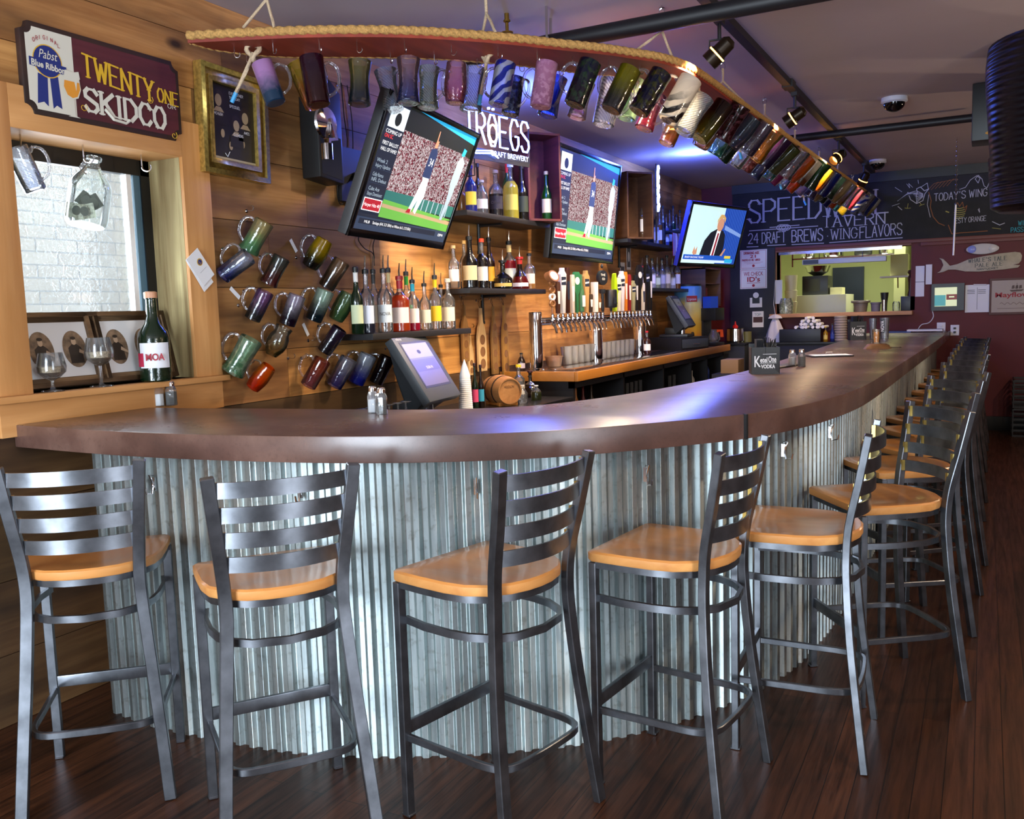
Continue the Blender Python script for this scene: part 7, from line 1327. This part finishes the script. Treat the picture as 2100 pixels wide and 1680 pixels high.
# speaker box on the right, duct
P = ony(2030, 228, 7.2); t = thing('ceiling_speaker', 'black box speaker with an orange oval badge, hung beside the duct', 'speaker', (P.x, 7.2, P.z), R(0)); MB().box(-.11, .3, -.0, .28, -.19, .2).build('cabinet', M_black, t, bevel=.008); m = MB(); m.prism(disc(.03, -.145, .055, .014, 20), -.004, 0); m.build('badge', mat('badge orange', '#d8921c', .5), t, rx=0) if False else m.build('badge', mat('badge orange', '#d8921c', .5), t)
MB().tube([(.1, .14, .2), (.1, .14, ZC-P.z)], .012, 8).build('hanger', M_pipe, t)
mm = newmat('spiral duct'); g = N(mm); tc = g('ShaderNodeTexCoord'); wv = g('ShaderNodeTexWave', {'Vector': tc.outputs['Object'], 'Scale': 9., 'Distortion': .0}, bands_direction='Z'); b = g('ShaderNodeBump', {'Height': wv.outputs[0], 'Strength': .5, 'Distance': .01}); p = g('ShaderNodeBsdfPrincipled', {'Base Color': lin('#17161f'), 'Roughness': .35, 'Metallic': .4, 'Normal': b.outputs[0]}); g.out(p.outputs[0]); M_duct = mm
def dpt(px, py, Y): return ony(px, py, Y)
t = thing('spiral_duct', 'big black spiral duct coming down at the right edge', 'duct', (0, 0, 0)); c1 = [dpt(2160, -60, 6.0), dpt(2143, 40, 6.2), dpt(2122, 130, 6.4), dpt(2122, 230, 6.6), dpt(2125, 330, 6.8)]
t.location = c1[2]; m = world_child(MB(), t); m.tube(arcpts(c1, 6), .26, 28); m.build('duct', M_duct, t, angle=60); m = world_child(MB(), t)
q0, q1 = dpt(2150, 300, 7.0), dpt(2146, 430, 7.0); m.lathe([(.28, 0), (.33, .03), (.35, q0.z-q1.z-.05), (.24, q0.z-q1.z+.08)], 32, 0, Matrix.Translation(q1)); m.build('diffuser', M_duct, t)
P = ony(1962, 335, 9.5); t = thing('hanging_rod', 'thin white rod hanging on a chain from the ceiling before the chalkboard', 'rod', (P.x, 9.5, ZC)); q = ony(1959, 420, 9.5); e = ony(1955, 524, 9.5); m = MB()
z = 0; k = 0
while z > q.z-ZC: m.tube([(.006*math.cos(a)*(k % 2), .006*math.cos(a)*((k+1) % 2), z-.012+.014*math.sin(a)) for a in [i*PI/4 for i in range(8)]], .002, 4, closed=True); z -= .022; k += 1
m.build('chain', M_steel, t); MB().tube([(0, 0, q.z-ZC), (e.x-P.x, 0, e.z-ZC)], .008, 8).build('rod', M_white, t)
# small flag by the far television
P = onx(1386, 498, -2.95); t = thing('small_flag', 'small striped flag hanging left of the far television', 'flag', (-2.95, P.y, P.z), LW); m = MB(); 
for k in range(7): m.box(-.1+k*.03, -.085+k*.03, 0, .004, -.14, .1, 0); m.box(-.085+k*.03, -.07+k*.03, 0, .004, -.14, .1, 1)
m.build('cloth', [mat('flag red', '#a02848', .7), M_white], t); MB().tube([(-.11, .01, .1), (.11, .01, .1), (.11, .27, .12)], .004, 5).build('pole', M_black, t)
# warm lamps added out of frame to fill the room with light
for x, y in ((1.2, 1.2), (1.4, 4.5), (1.4, 8.0)):
    t = thing('fill_pendant_lamp', f'warm pendant lamp added unseen on the dining side, {["near", "middle", "far"][[1.2, 4.5, 8.0].index(y)]} one', 'lamp', (x, y, ZC)); MB().tube([(0, 0, 0), (0, 0, -.5)], .006, 6).build('cord', M_black, t); MB().lathe([(.03, -.5), (.14, -.68), (.138, -.68), (.028, -.505)], 24).build('shade', M_black, t, tri=True); MB().lathe([(.0005, -.6), (.03, -.62), (.035, -.65), (.0005, -.68)], 14).build('bulb', M_lamp, t)
    l = bpy.data.lights.new('fill_pendant', 'POINT'); l.energy = 55; l.color = (1, .76, .52); l.shadow_soft_size = .05; o = bpy.data.objects.new('fill_pendant', l); COL.objects.link(o); o.location = (x, y, ZC-.74)

# stemmed glasses upside down and blue tumblers on the low cabinet, just above the bar's inner edge
for k, px in enumerate((722, 742, 762, 798, 816, 832)):
    X = -2.72; P = onx(px, 830, X); t = thing('wine_glass', f"{['first', 'second', 'third', 'fourth', 'fifth', 'sixth'][k]} of the upside-down stemmed glasses left of the near till", 'glass', (X, P.y, .886), group='upside-down stemmed glasses')
    MB().lathe([(.033, 0), (.04, .04), (.03, .08), (.006, .095), (.005, .15), (.03, .158), (.032, .162), (.0005, .164)], 20).build('glass_body', glass('wine glass', '#d8dce0', dens=.15, gloss=1.5), t)
for k, px in enumerate((600, 615, 632)):
    X = -2.74; P = onx(px, 832, X); t = thing('blue_tumbler', f"{['left', 'middle', 'right'][k]} blue glass tumbler on the low cabinet below the orange mug", 'glass', (X, P.y, .886), group='blue tumblers'); MB().lathe([(.032, 0), (.036, .004), (.038, .11), (.034, .11), (.03, .01), (.0005, .008)], 20).build('glass_body', glass('blue tumbler', '#1c38b8', dens=.5, gloss=1.5), t)

# ceiling light by the pipe, plus two added to brighten aisle and wall
for k, (px, py) in enumerate(((1186, 78), (1290, 185), (1385, 262))):
    P = onz(px, py, ZC); t = thing('ceiling_light', ['round recessed ceiling light glowing just under the thick pipe', 'recessed ceiling light added for fill behind the hanging mugs, middle one', 'recessed ceiling light added for fill nearest the blue glow on the ceiling'][k], 'ceiling light', (P.x, P.y, ZC-.001))
    MB().lathe([(.07, 0), (.07, -.008), (.05, -.01), (.05, -.002)], 24).build('trim_ring', M_white, t, tri=True); MB().lathe([(.0005, -.003), (.05, -.003)], 20).build('bulb', mat('warm bulb', '#ffe0b0', .4, emit=8), t)
    l = bpy.data.lights.new('aisle_light', 'SPOT'); l.energy = 150; l.color = (1, .8, .56); l.spot_size = R(150); l.spot_blend = .7; l.shadow_soft_size = .06; o = bpy.data.objects.new('aisle_light', l); COL.objects.link(o); o.location = (P.x, P.y, ZC-.03)
